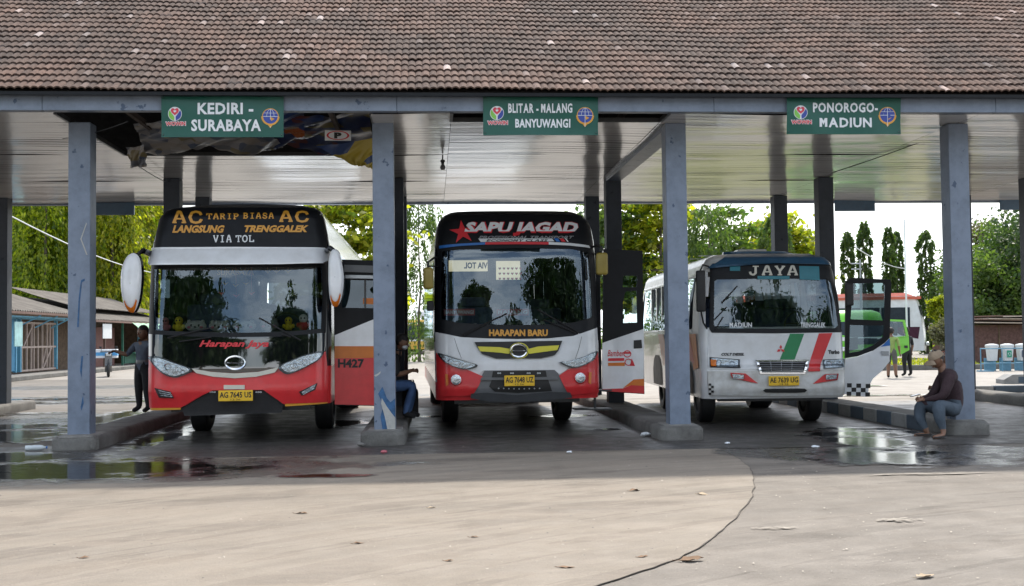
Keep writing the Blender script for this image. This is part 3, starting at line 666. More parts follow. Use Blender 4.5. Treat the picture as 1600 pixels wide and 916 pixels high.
# ------------------------------------------------------------------ route banners on the fascia
def emblem_globe(par, to3d, c, r):
    q = MB(); q.mi = 0
    def disc(rr, off, mi, sx=1., n_=28, a0=0, a1=2 * math.pi, cc=(0, 0)):
        q.mi = mi; pts = [to3d(c[0] + cc[0] + rr * sx * math.cos(a0 + (a1 - a0) * k / n_), c[1] + cc[1] + rr * math.sin(a0 + (a1 - a0) * k / n_), off) for k in range(n_ + (0 if abs(a1 - a0 - 2 * math.pi) < .01 else 1))]; q.poly(pts)
    disc(r, .002, 1); disc(r * .9, .004, 2)
    q.mi = 0
    def seg(a, b_, w_=.7, off=.006):
        d = Vector((b_[0] - a[0], b_[1] - a[1])).normalized(); n_ = Vector((-d.y, d.x)) * w_ / 2
        q.poly([to3d(a[0] - n_.x, a[1] - n_.y, off), to3d(b_[0] - n_.x, b_[1] - n_.y, off), to3d(b_[0] + n_.x, b_[1] + n_.y, off), to3d(a[0] + n_.x, a[1] + n_.y, off)])
    seg((c[0] - r * .9, c[1]), (c[0] + r * .9, c[1])); seg((c[0], c[1] - r * .9), (c[0], c[1] + r * 1.35))
    seg((c[0] - r * .78, c[1] - r * .42), (c[0] + r * .78, c[1] - r * .42), .5)
    for k in (-.45, .45):
        pr = None
        for i in range(9):
            a = math.pi * i / 8; p = (c[0] + k * r * math.sin(a), c[1] - r * .88 * math.cos(a))
            if pr and (p[1] < c[1] + 1): seg(pr, p, .5)
            pr = p
    q.mi = 1
    pr = None
    for i in range(13):
        a = math.pi * (.0 + i / 12); p = (c[0] + r * .98 * math.cos(a), c[1] + r * .98 * math.sin(a))
        if pr: seg(pr, p, r * .22, .005)
        pr = p
    q.poly([to3d(c[0] - r * .3, c[1] + r * 1.0, .005), to3d(c[0] + r * .3, c[1] + r * 1.0, .005), to3d(c[0], c[1] + r * 1.4, .005)])
    q.poly([to3d(c[0], c[1] + .5, .007), to3d(c[0] + r * .5, c[1] + r * .3, .007), to3d(c[0] + r * .1, c[1] + r * .55, .007)])
    return q.build('globe_emblem', [M['lightfilm'], M['gold'], M['blueink']], par, recalc=False)
def emblem_petals(par, to3d, c, r):
    q = MB()
    def fan(pts, off, mi):
        q.mi = mi; tr = tessellate_polygon([[Vector((x, y, 0)) for x, y in pts]])
        for t in tr: q.poly([to3d(c[0] + pts[i][0] * r, c[1] + pts[i][1] * r, off) for i in t])
    circ = [(math.cos(2 * math.pi * k / 28) * 1.04, math.sin(2 * math.pi * k / 28) * 1.04) for k in range(28)]
    fan(circ, .002, 0)
    left = [(-.12, .98)] + [(math.cos(a) * .96, math.sin(a) * .96) for a in np.linspace(2.0, 3.75, 9)] + [(-.52, -.1), (-.1, .42)]
    right = [(-x, y) for x, y in left]
    heart = [(0, .22), (-.5, -.2), (-.62, -.55), (-.42, -.84), (-.14, -.8), (0, -.62), (.14, -.8), (.42, -.84), (.62, -.55), (.5, -.2)]
    fan(left, .004, 1); fan(right, .004, 2); fan(heart, .005, 3)
    fan([(x * .35, y * .35 - .25) for x, y in heart], .006, 0)
    return q.build('petal_emblem', [M['lightfilm'], pm('leaf_green_print', (.20, .50, .08), .5, var=.05), M['blueink'], pm('pink_print', (.60, .05, .08), .5, var=.05)], par, recalc=False)
M['blueink'] = pm('blue_print', (.03, .06, .30), .5, var=.06)
M['banner'] = pm('green_vinyl', (.002, .075, .052), .38, var=.10, scale=2, bump=.25, bscale=3)
def banner(x0, y0, x1, y1, lines, label, seed):
    Y = 15.455; a = onY(x0, y0, Y); b_ = onY(x1, y1, Y); r_ = random.Random(seed); ph = [r_.uniform(0, 6.28) for _ in range(6)]
    root = empty('route_banner', (a.x / 2 + b_.x / 2, Y, b_.z), 0, label, 'sign', 'green route banners on the fascia')
    def wav(x, z): return .008 * math.sin(x * 3.1 + ph[0]) + .006 * math.sin(x * 7 + z * 5 + ph[1]) + .005 * math.sin(z * 11 + ph[2] + x * 2) - .012 * max(0, (4.3 - z)) * 4
    def to3d(px, py, off=.004): 
        p = onY(px, py, Y); return Vector((p.x, Y - off + wav(p.x, p.z), p.z)) - root.location
    q = MB(); nx, nz = 30, 12
    rows = [[to3d(x0 + (x1 - x0) * i / nx, y0 + (y1 - y0) * j / nz, 0) for i in range(nx + 1)] for j in range(nz + 1)]; q.grid(rows)
    q.build('vinyl_sheet', M['banner'], root, smooth=True)
    q = MB()
    for px, py in ((x0 + 3, y0 + 3), (x1 - 3, y0 + 3), (x0 + 3, y1 - 3), (x1 - 3, y1 - 3)):
        p = to3d(px, py, .012); q.tube([p, p + Vector((0, .05, .05))], .006, 5)
    q.build('tie_cord', M['plastic'], root)
    for s, bx, sp in lines: lettering('lettering', s, bx, lambda u, v: to3d(u, v, .006), M['lightfilm'], root, bold=.034, space=sp)
    cy = (y0 + y1) / 2
    emblem_petals(root, to3d, (x0 + 21.5, cy - 4.5), 10.5)
    lettering('lettering', 'WOWIN', (x0 + 6, cy + 7, x0 + 39, cy + 14.5), lambda u, v: to3d(u, v, .006), M['lightfilm'], root, bold=.10)
    lettering('lettering', 'WOWIN', (x0 + 7, cy + 7.7, x0 + 38, cy + 13.8), lambda u, v: to3d(u, v, .009), M['redflat'], root, bold=.03)
    emblem_globe(root, to3d, (x1 - 20.5, cy - 0.5), 13)
    return root
banner(252, 151, 443, 214.5, [('KEDIRI -', (309, 161, 396, 179), 1.08), ('SURABAYA', (299, 187, 408, 205.5), 1.08)], 'green banner reading KEDIRI - SURABAYA hanging on the fascia over the left bus', 1)
banner(755, 151, 934.5, 211.5, [('BLITAR - MALANG', (794, 162, 894, 177), 1.08), ('BANYUWANGI', (805, 186, 891, 200), 1.08)], 'green banner reading BLITAR - MALANG BANYUWANGI hanging on the fascia over the middle bus', 2)
banner(1229, 151, 1407.5, 210, [('PONOROGO-', (1270, 160.5, 1372, 176), 1.12), ('MADIUN', (1280, 184, 1362, 199.5), 1.2)], 'green banner reading PONOROGO- MADIUN hanging on the fascia over the right bus', 3)
# dark backs of the boards on the far eave
for i, (x0, y0, x1, y1, lb) in enumerate([(150, 320, 210, 336, 'dark board back hanging under the far eave left of the left bus'), (1304, 315, 1367, 330, 'dark board back hanging under the far eave behind the right bus'), (1562, 313, 1625, 328, 'dark board back hanging under the far eave at the right edge of the photo')]):
    a = onY(x0, y0, 25.95); b_ = onY(x1, y1, 25.95); e = empty('hanging_board', (a.x / 2 + b_.x / 2, 25.95, b_.z), 0, lb, 'board', 'boards under the far eave')
    q = MB(); q.box(-(b_.x - a.x) / 2, (b_.x - a.x) / 2, -.02, .02, 0, a.z - b_.z + .05, .005); q.build('panel', M['navy'], e)
    q = MB(); q.box(-.4, -.36, -.0, .02, a.z - b_.z + .051, 4.545 - b_.z); q.box(.36, .4, -.0, .02, a.z - b_.z + .051, 4.545 - b_.z); q.build('bracket', M['plastic'], e)

# old crumpled banners hanging out of the ceiling opening
def cloth(name, corners, mat, amp, seed, label, nx=56, ny=24, loc_i=0, parent=None, extra=None):
    """corners: TL TR BR BL in 3D, crumpled"""
    c = [Vector(p) for p in corners]; r_ = random.Random(seed); V = []; ph = [(r_.uniform(2, 16), r_.uniform(2, 12), r_.uniform(0, 6.28), r_.uniform(.3, 1)) for _ in range(7)] + [(r_.uniform(20, 46), r_.uniform(6, 30), r_.uniform(0, 6.28), .22) for _ in range(6)]
    org = (c[0] + c[1]) / 2; nrm = (c[1] - c[0]).cross(c[3] - c[0]).normalized()
    q = MB(); rows = []
    for j in range(ny + 1):
        row = []
        for i in range(nx + 1):
            u, v = i / nx, j / ny; p = (c[0] * (1 - u) + c[1] * u) * (1 - v) + (c[3] * (1 - u) + c[2] * u) * v
            d = sum(w_ * math.sin(a_ * u + b__ * v * 1.3 + p_) for a_, b__, p_, w_ in ph) / 2.2
            row.append(p - org + nrm * d * amp * (.35 + .65 * v) + Vector((0, 0, -amp * .8 * math.sin(math.pi * u) * (1 - v) * .5)))
        rows.append(row)
    q.grid(rows); o = q.build(name, mat, None, smooth=True); o.location = org
    return tag(o, label, 'banner', 'old banners hanging in the ceiling opening')
def print_mat(name, cols, sc=3.):
    m, n, l, b = newmat(name); t = n.new('ShaderNodeTexCoord'); v = n.new('ShaderNodeTexVoronoi'); v.inputs['Scale'].default_value = sc; mp = n.new('ShaderNodeMapping'); mp.inputs['Scale'].default_value = (.7, 1.3, 2.2)
    l.new(t.outputs['Object'], mp.inputs[0]); l.new(mp.outputs[0], v.inputs['Vector']); rp = n.new('ShaderNodeValToRGB'); rp.color_ramp.interpolation = 'CONSTANT'
    e = rp.color_ramp.elements; e[0].color = (*cols[0], 1); e[1].position = 1 / len(cols); e[1].color = (*cols[1], 1)
    for i, c in enumerate(cols[2:]): k = e.new((i + 2) / len(cols)); k.color = (*c, 1)
    s = n.new('ShaderNodeSeparateColor'); l.new(v.outputs['Color'], s.inputs[0]); l.new(s.outputs[0], rp.inputs[0]); l.new(rp.outputs[0], b.inputs['Base Color']); b.inputs['Roughness'].default_value = .35
    return m
pa = print_mat('faded_banner_print', [(.20, .20, .21), (.28, .28, .29), (.13, .14, .16), (.24, .22, .20), (.07, .09, .14), (.26, .25, .24), (.18, .15, .08), (.22, .22, .24)], 5.)
pb = print_mat('blue_banner_print', [(.015, .03, .11), (.02, .045, .15), (.16, .13, .03), (.015, .025, .09), (.03, .03, .05), (.02, .04, .13), (.10, .03, .03), (.02, .03, .10)], 5.)
cloth('old_banner', [(-4.35, 17.2, 4.70), (-2.5, 16.8, 4.72), (-2.3, 18.2, 4.46), (-4.5, 18.4, 4.44)], pa, .085, 3, 'crumpled pale old banner sagging from the ceiling opening beside the left column')
cloth('old_banner', [(-4.72, 18.2, 4.50), (-4.38, 18.0, 4.52), (-4.40, 18.1, 4.17), (-4.66, 18.3, 4.20)], pa, .06, 5, 'short dirty flap of old banner dangling below the opening at its left end', 30, 24)
cloth('old_banner', [(-2.75, 16.9, 4.80), (-.9, 16.9, 4.86), (-.9, 19.0, 4.58), (-2.9, 18.9, 4.52)], pb, .14, 8, 'dark blue and yellow old banner draped across the ceiling opening')
oy = cloth('old_banner', [(-1.75, 17.6, 4.42), (-.82, 17.4, 4.52), (-.86, 17.5, 4.06), (-1.15, 17.7, 4.14)], print_mat('yellow_banner_print', [(.38, .30, .05), (.42, .33, .05), (.04, .07, .18), (.40, .32, .06)], 2.), .05, 11, 'torn yellow old banner flap hanging from the right end of the ceiling opening', 30, 24)
cloth('old_banner', [(-3.2, 16.5, 4.78), (-1.8, 16.6, 4.80), (-1.9, 17.6, 4.60), (-3.3, 17.5, 4.58)], print_mat('orange_banner_print', [(.03, .05, .16), (.30, .09, .03), (.03, .06, .18), (.25, .22, .18), (.04, .05, .1)], 3.), .10, 15, 'blue old banner with orange print patches above the route banner')
# parking prohibition board lying in the opening
e = empty('parking_sign', onY(528, 212, 16.9), R(4), 'small white board with black P in a red ring lying in the ceiling opening', 'sign')
q = MB(); q.box(-.19, .19, -.01, .01, -.075, .075, .004, 1); q.build('board', M['lightfilm'], e)
q = MB(); rows = []
for rr in (.068, .082): rows.append([(rr * 2.0 * math.cos(a), -.013, rr * .82 * math.sin(a)) for a in np.linspace(0, 2 * math.pi, 32)[:-1]])
q.grid(rows, True); q.build('ring', M['redflat'], e, recalc=False)
lettering('lettering', 'P', (-.055, .045, .055, -.045), lambda u, v: Vector((u, -.014, v)), M['ink'], e, bold=.07)
# cables and the pendant lamp under the ceiling
def cable(pts, r, mat, label, name='cable', cat='cable', grp='cables strung about the shelter'):
    P0 = Vector(pts[0]); q = MB(); q.tube([Vector(p) - P0 for p in pts], r, 6); o = q.build(name, mat, None, smooth=True); o.location = P0; return tag(o, label, cat, grp)
def catenary(a, b_, sag, n_=14):
    a, b_ = Vector(a), Vector(b_); return [a.lerp(b_, k / n_) - Vector((0, 0, sag * 4 * (k / n_) * (1 - k / n_))) for k in range(n_ + 1)]
cable(catenary(onY(1572, 168, 15.9), onY(1300, 270, 20.9), .04), .008, M['blackflat'], 'black cable sloping under the ceiling to the right of the right banner')
cable(catenary(onY(200, 190, 15.9), onY(98, 217, 17.2), .03), .006, M['plastic'], 'thin cable crossing the top of the left column below the beam')
cable(catenary(onY(210, 255, 19.5), onY(258, 284, 21.9), .02), .007, M['plastic'], 'thin cable running from the old banners to the second row column')
cable(catenary(onY(-20, 318, 30), onY(250, 428, 60), .3), .02, M['lightfilm'], 'white overhead cable sloping down past the left trees')
cable(catenary(onY(1336, 386, 40), onY(1420, 420, 60), .2), .02, M['lightfilm'], 'pale overhead cable between the narrow trees at right')
la = empty('pendant_lamp', (.21, 19.2, 4.54), 0, 'small black pendant lamp hanging under the ceiling between left and middle bus', 'lamp')
q = MB(); q.tube([(0, 0, 0), (0, 0, -.10)], .012, 6); q.build('stem', M['blackflat'], la)
q = MB(); q.lathe([(.0, -.08), (.035, -.085), (.04, -.12), (.028, -.13), (.028, -.15), (.0, -.15)], 'Z', seg=14); q.build('socket', M['plastic'], la, smooth=True)
q = MB(); q.lathe([(.02, -.15), (.028, -.17), (.045, -.2), (.045, -.225), (.03, -.25), (0, -.255)], 'Z', seg=14); q.build('bulb', M['grey'], la, smooth=True)
# ================================================================== BUSES
class Body:
    """local frame: x to the right, y away from the photographer (front face near y=0), z up"""
    def __init__(s, root, base, hw, rc=.3, n=3.2, bow=.06, Ln=11.):
        s.root = root; s.base = base; s.hwp = hw; s.rc = rc; s.n = n; s.bow = bow; s.Ln = Ln
        s.M = Matrix.Translation(root.location) @ Matrix.Rotation(root.rotation_euler.z, 4, 'Z'); s.Mi = s.M.inverted()
        s.o = s.Mi @ CAM_O; s.r3 = s.Mi.to_3x3()
    def _i(s, tab, z):
        return float(np.interp(z, [t[0] for t in tab], [t[1] for t in tab]))
    def hw(s, z): return s._i(s.hwp, z)
    def F(s, x, z):
        u = min(1, abs(x) / s.hw(z)); rc = s.rc
        k = max(0, (u * s.hw(z) - (s.hw(z) - rc)) / rc)
        return s._i(s.base, z) + s.bow * u * u + rc * .9 * (1 - (1 - min(1, k) ** 2.2) ** .5)
    def hit(s, px, py, off=0.):
        d = s.r3 @ ray(px, py); y = 0.
        for _ in range(8):
            t = (y - s.o.y) / d.y; x = s.o.x + t * d.x; z = s.o.z + t * d.z
            y = .5 * y + .5 * (s.F(x, z) - off)
        return x, z
    def P3(s, px, py, off=.004):
        x, z = s.hit(px, py, off); return Vector((x, s.F(x, z) - off, z))
    def onplane(s, px, py, y):          # point on the local plane y = const
        d = s.r3 @ ray(px, py); t = (y - s.o.y) / d.y; return Vector((s.o.x + t * d.x, y, s.o.z + t * d.z))
    def drape(s, name, poly, off, mat, parent=None, holes=(), thick=.012, step=.11, px=True, smooth=0, ledge=0, sm=True):
        C = lambda pl: [s.hit(*p) for p in pl] if px else list(pl)
        if smooth: poly = crom(poly, smooth)
        loops = [C(poly)] + [C(h) for h in holes]
        for lp in loops:
            for i, (x, z) in enumerate(lp):
                h = s.hw(z) * .9995; lp[i] = (max(-h, min(h, x)), z)
        fl = [p for lp in loops for p in lp]
        tr = tessellate_polygon([[Vector((x, z, 0)) for x, z in lp] for lp in loops])
        bm = bmesh.new(); vs = [bm.verts.new((x, 0, z)) for x, z in fl]
        for t in tr:
            try: bm.faces.new([vs[i] for i in t])
            except ValueError: pass
        xs = [p[0] for p in fl]; zs = [p[1] for p in fl]; cuts = list(np.arange(math.ceil(min(xs) / step) * step, max(xs), step))
        H = s.hw((min(zs) + max(zs)) / 2); e_ = [H - s.rc * k for k in (1, .75, .5, .35, .22, .12, .05)]
        cuts += [v for v in e_ if v < max(xs)] + [-v for v in e_ if -v > min(xs)]
        for c in cuts:
            if min(xs) < c < max(xs): bmesh.ops.bisect_plane(bm, geom=bm.verts[:] + bm.edges[:] + bm.faces[:], plane_co=(c, 0, 0), plane_no=(1, 0, 0), dist=1e-5)
        for c in sorted(set(list(np.arange(math.ceil(min(zs) / step) * step, max(zs), step)) + [t[0] for t in s.base + s.hwp if min(zs) < t[0] < max(zs)])):
            bmesh.ops.bisect_plane(bm, geom=bm.verts[:] + bm.edges[:] + bm.faces[:], plane_co=(0, 0, c), plane_no=(0, 0, 1), dist=1e-5)
        for v in bm.verts:
            k = off(v.co.x, v.co.z) if callable(off) else off
            v.co.y = s.F(v.co.x, v.co.z) - k
        for f in bm.faces:
            f.normal_update()
            if f.normal.y > 0: f.normal_flip()
            f.smooth = sm
        if thick:
            be = [e for e in bm.edges if len(e.link_faces) == 1]; m = {}
            def rim(v, d):
                if (v, d) not in m: m[(v, d)] = bm.verts.new((v.co.x, v.co.y + d, v.co.z))
                return m[(v, d)]
            for e in be:
                a, b = e.verts
                bm.faces.new((rim(a, 0), rim(b, 0), rim(b, thick), rim(a, thick)))
        me = bpy.data.meshes.new(name); bm.to_mesh(me); bm.free()
        return link(name, me, mat, parent or s.root)
    def text(s, name, st, box, mat, off=.012, **k):
        return lettering(name, st, box, lambda u, v: s.P3(u, v, off), mat, s.root if 'parent' not in k else k.pop('parent'), **k)
    def tube(s, name, pts, r, mat, off=.02, parent=None, seg=6):
        q = MB(); q.tube([s.P3(*p, off=(p[2] if len(p) > 2 else off)) if True else None for p in [(a[0], a[1]) if len(a) == 2 else a for a in pts]], r, seg) if False else q.tube([s.P3(a[0], a[1], a[2] if len(a) > 2 else off) for a in pts], r, seg)
        return q.build(name, mat, parent or s.root, smooth=True)
    def shell(s, mats, zs, matz, win_front, win_side, ytop, roofz, pillars, roofmat, rearwin=None):
        """rings of the body; win_front=(z0,z1,u), win_side=(z0,z1,y0,y1): those faces are left open"""
        zs = sorted(set(list(zs) + [t[0] for t in s.base + s.hwp if zs[0] < t[0] < zs[-1] and min(abs(t[0] - z) for z in zs) > 1e-6]))
        q = MB(); us = [0, .2, .4, .6, .72, .8, .86, .9, .93, .955, .975, .99, 1]
        us = [-u for u in us[::-1]] + us[1:]; ys = [.32, .9] + list(np.linspace(1.5, s.Ln - .5, 12)) + [s.Ln - .12, s.Ln]
        rows = []
        for z in zs:
            h = s.hw(z); row = [Vector((u * h, s.F(u * h, z), z)) for u in us]; f = s.F(h, z)
            row += [Vector((h, max(y, f + .01 * (i + 1)), z)) for i, y in enumerate(ys)]
            row += [Vector((u * h, s.Ln + .12 - .12 * u * u, z)) for u in (.9, .5, 0, -.5, -.9)]
            row += [Vector((-h, max(y, f + .01 * (len(ys) - i)), z)) for i, y in enumerate(ys[::-1])]
            rows.append(row)
        nf = len(us); ny = len(ys); n_ = len(rows[0])
        vv = [[q.bm.verts.new(p) for p in r_] for r_ in rows]
        for j in range(len(zs) - 1):
            zm = (zs[j] + zs[j + 1]) / 2
            for i in range(n_):
                k = (i + 1) % n_; c = (rows[j][i] + rows[j][k]) / 2
                if i < nf - 1 and win_front and win_front[0] < zm < win_front[1] and abs(c.x) / s.hw(zm) < win_front[2]: continue
                if (nf - 1 <= i < nf + ny - 1 or i >= nf + ny + 5 - 1) and win_side and win_side[0] < zm < win_side[1] and win_side[2] < c.y < win_side[3]: continue
                if nf + ny - 1 <= i < nf + ny + 5 and rearwin and rearwin[0] < zm < rearwin[1] and abs(c.x) < s.hw(zm) * .85: continue
                q.bm.faces.new((vv[j][i], vv[j][k], vv[j + 1][k], vv[j + 1][i])).material_index = matz(zm)
        f = q.bm.faces.new(vv[-1]); f.material_index = roofmat
        if win_side:
            q.mi = pillars
            for sx in (-1, 1):
                for y in np.linspace(win_side[2] + 1.3, win_side[3] - 1.3, 6):
                    za, zb = win_side[0], win_side[1]; xa, xb = sx * (s.hw(za) - .03), sx * (s.hw(zb) - .03)
                    q.box(min(xa, xb) - .02, max(xa, xb) + .012, y - .05, y + .05, za - .01, zb + .01)
        o = q.build('body', mats, s.root, smooth=True)
        # side and rear panes
        if win_side:
            edges = [win_side[2]] + list(np.linspace(win_side[2] + 1.3, win_side[3] - 1.3, 6)) + [win_side[3]]
            for sx in (-1, 1):
                for a, b in zip(edges[:-1], edges[1:]):
                    za, zb = win_side[0] - .02, win_side[1] + .02; q = MB()
                    q.poly([(sx * (s.hw(za) + .006), a + .02, za), (sx * (s.hw(za) + .006), b - .02, za), (sx * (s.hw(zb) + .006), b - .02, zb), (sx * (s.hw(zb) + .006), a + .02, zb)])
                    q.build('side_window', M['sideglass'], s.root)
        if rearwin:
            q = MB(); h = s.hw(rearwin[0]) * .88; q.poly([(-h, s.Ln + .13, rearwin[0] - .02), (h, s.Ln + .13, rearwin[0] - .02), (h, s.Ln + .13, rearwin[1] + .02), (-h, s.Ln + .13, rearwin[1] + .02)]); q.build('rear_window', M['sideglass'], s.root)
        return o
    def cabin(s, z0, zt, seats=True, ny=7):
        q = MB(); h = s.hw(z0) - .06
        q.box(-h, h, .45, s.Ln - .15, z0 - .04, z0)
        q.build('cabin_floor', M['inner'], s.root)
        for row in range(ny):
            for x in (-.62, .62):
                if x > 0 and row == 0: continue
                y = 1.5 + row * 1.15 if s.Ln > 9 else 1.3 + row * .85
                q = MB(); q.box(x - .42, x + .42, y - .2, y + .2, z0 + .3, z0 + .42, .05); q.box(x - .42, x + .42, y + .14, y + .26, z0 + .42, z0 + 1.0, .05); q.box(x - .22, x + .22, y + .13, y + .24, z0 + 1.0, z0 + 1.16, .04)
                q.box(x - .3, x + .3, y - .1, y + .1, z0, z0 + .3)
                q.build('seat', M['seat'], s.root)
    def wheel(s, x, y, r, wdt):
        e = empty('wheel', (x, y, r), 0, parent=s.root); sx = 1 if x > 0 else -1; q = MB(); a = wdt / 2
        q.lathe([(r * .56, -a * .8), (r * .62, -a), (r * .9, -a), (r * .975, -a * .85), (r, -a * .6), (r * .992, -.01), (r * .992, .01), (r, a * .6), (r * .975, a * .85), (r * .9, a), (r * .62, a), (r * .56, a * .8)], 'X', seg=32)
        for k in range(36):
            t = 2 * math.pi * k / 36
            for dx in (-.3, .3): q.box(dx * wdt - .03, dx * wdt + .03, -.012, .012, -.006, .006, rot=None) if False else None
        q.build('tyre', M['blackflat'], e, smooth=True)
        q = MB(); q.lathe([(r * .56, -a * .8), (r * .56, a * .8), (r * .5, a * .5 * sx), (r * .25, a * .35 * sx), (r * .22, a * .8 * sx), (0.001, a * .8 * sx)], 'X', seg=24); q.build('rim', M['rim'], e, smooth=True)
    def axlebox(s, front_y, rear_y, zb):
        q = MB(); h = s.hw(zb) - .3
        q.box(-.45, .45, .3, s.Ln - .4, zb - .08, zb + .2); q.box(-h + .1, h - .1, front_y - .07, front_y + .07, .38, .52, .03); q.box(-h + .1, h - .1, rear_y - .1, rear_y + .1, .36, .56, .03); q.box(-.3, .3, rear_y - .25, rear_y + .25, .3, .62, .08)
        q.box(-h + .05, -.5, front_y + 1.2, front_y + 2.4, .35, zb + .02, .04); q.box(.5, h - .05, front_y + 1.6, front_y + 2.6, .38, zb + .02, .04)
        q.box(-h, h, .35, .5, zb - .10, zb + .1)
        q.build('chassis', M['plastic'], s.root)
        q = MB(); h2 = s.hw(zb) - .05; q.box(-h2, h2, .35, s.Ln - .1, zb + .15, zb + .18); q.build('underfloor', M['blackflat'], s.root)
    def plate(s, px0, py0, px1, py1, txt, sub='12.26'):
        c = s.P3((px0 + px1) / 2, (py0 + py1) / 2, .125); a = s.onplane(px0, py0, c.y); b = s.onplane(px1, py1, c.y)
        e = empty('number_plate', c, 0, parent=s.root)
        q = MB(); wd, hh = (b.x - a.x) / 2, (a.z - b.z) / 2; q.box(-wd, wd, 0, .02, -hh, hh, .006); q.build('plate_board', M['plate'], e)
        q = MB(); q.box(-wd * .5, wd * .5, .02, .12, -hh * .4, hh * .4); q.build('bracket', M['blackflat'], e)
        lettering('lettering', txt, (-wd * .92, hh * .72, wd * .92, -hh * .38), lambda u, v: Vector((u, -.004, v)), M['ink'], e, bold=.02)
        lettering('lettering', sub, (-wd * .28, -hh * .52, wd * .28, -hh * .84), lambda u, v: Vector((u, -.004, v)), M['ink'], e, bold=.0)
        return e
    def lamp(s, name, poly, bulbs, off=.02, parent=None, smooth=3, tint='lampbowl'):
        e = s.drape(name, poly, off, M['plastic'], smooth=smooth, thick=.05)
        cx = sum(p[0] for p in poly) / len(poly); cy = sum(p[1] for p in poly) / len(poly)
        inner = [(cx + (x - cx) * .88, cy + (y - cy) * .84) for x, y in poly]
        s.drape('reflector', inner, off + .004, M[tint], e, smooth=smooth, thick=0)
        for (bx, by, br) in bulbs:
            p = s.P3(bx, by, off + .006); r_ = br / 108.
            q = MB(); q.lathe([(r_, .004), (r_ * .92, -.012), (r_ * .8, -.006), (r_ * .45, .012), (.001, .012)], 'Y', c=p, seg=20); q.build('bulb', M['chrome'], e, smooth=True, recalc=True)
        s.drape('lens', poly, off + .026, M['lens'], e, smooth=smooth, thick=.02)
        return e
def ring_badge(bd, name, cx, cy, rx, ry, mat, off=.03, r=.012, inner=True):
    q = MB(); pts = [bd.P3(cx + rx * math.cos(a), cy + ry * math.sin(a), off) for a in np.linspace(0, 2 * math.pi, 33)]
    q.tube(pts, r, 6)
    if inner:
        q.tube([bd.P3(cx - rx * .8, cy + .4, off), bd.P3(cx + rx * .8, cy + .4, off)], r * .75, 6)
        for k in (-1, 1):
            q.tube([bd.P3(cx + rx * .86 * math.cos(a), cy + k * ry * (.25 + .62 * math.sin(a)), off) for a in np.linspace(.15, math.pi - .15, 10)], r * .5, 5)
    return q.build(name, mat, bd.root, smooth=True)
def wiper(bd, pts, off=.05):
    e = bd.tube('wiper', pts[:2], .010, M['blackflat'], off); bd.tube('blade', pts[2:], .011, M['blackflat'], off - .012, parent=e); return e
def mirror_image(pts, c): return [(2 * c - x, y) for x, y in pts][::-1]

# ------------------------------------------------------------------ LEFT BUS (black, white and red)
b1 = empty('bus', (-2.76, 16.62, 0), R(.2), 'large black, white and red coach with AC TARIP BIASA lettering, parked in the left bay', 'bus')
B = Body(b1, [(.45, .05), (.75, 0), (1.1, .0), (1.5, .03), (1.8, .06), (2.4, .13), (2.8, .18), (3.0, .205), (3.3, .27), (3.42, .42), (3.5, .85), (3.52, 1.2)],
         [(.4, 1.29), (1.6, 1.305), (2.7, 1.29), (2.9, 1.27), (3.25, 1.20), (3.38, 1.14), (3.46, 1.04), (3.52, .86)], rc=.26, bow=.07, Ln=11.6)
B.shell([M['red'], M['black'], M['white'], M['inner']], [.56, .8, 1.0, 1.2, 1.45, 1.55, 1.9, 2.25, 2.58, 2.66, 2.85, 3.05, 3.2, 3.3, 3.38, 3.43, 3.47, 3.50, 3.52], lambda z: 0 if z < 1.1 else (1 if z < 3.3 else 2),
        (1.55, 2.58, .94), (1.55, 2.85, 1.0, 11.1), None, None, 1, 2, rearwin=(1.9, 2.85))
B.cabin(1.05, 3.2); B.axlebox(2.75, 8.4, .56)
for x in (-1.0, 1.0): B.wheel(x, 2.75, .49, .28); B.wheel(x * .98, 8.4, .49, .5)
# red bumper, with the arch cut out of it
B.drape('bumper', [(233, 556), (262, 570), (300, 582), (340, 588), (368, 590), (400, 588), (436, 581), (470, 571), (509, 549), (514, 590), (513, 628), (443, 631), (426, 619), (412, 609), (333, 610), (314, 619), (283, 637), (234, 637)], lambda x, z: .025 + .03 * max(0, 1 - abs(z - .8) / .35), M['red'], thick=.06)
B.drape('bumper_arch', [(284, 637.5), (315, 619), (334, 609), (411, 608), (426, 618), (443, 631), (440, 645), (288, 650)], .005, M['blackflat'], thick=.04)
B.drape('bumper_trim', [(234, 634), (283, 634), (283, 640), (236, 641)], .03, M['gold'], thick=.01); B.drape('bumper_trim', [(446, 630), (512, 623), (512, 630), (446, 635)], .03, M['gold'], thick=.01)
B.drape('front_mask', [(233, 522), (300, 526), (371, 527), (440, 526), (509, 520), (509, 548), (470, 560), (436, 575), (400, 581), (368, 583), (335, 581), (302, 577), (270, 564), (233, 556)], .030, M['maskgloss'], thick=.03)
B.drape('chrome_crescent', [(301, 576), (330, 581), (368, 583.5), (405, 581), (436, 574), (430, 582), (402, 588.5), (368, 591), (334, 588.5), (308, 583)], .06, M['cream'], thick=.03)
hl = [(234, 558), (248, 557), (273, 566), (302, 578), (287, 587), (273, 590), (256, 584), (241, 570)]
B.lamp('headlight', hl, [(262, 573, 5.5), (279, 579, 5)], .05)
hr = [(436, 573), (455, 563), (478, 554), (506, 548.5), (500, 561), (487, 569), (461, 582), (446, 584)]
B.lamp('headlight', hr, [(460, 572, 5), (477, 566, 5.5)], .05)
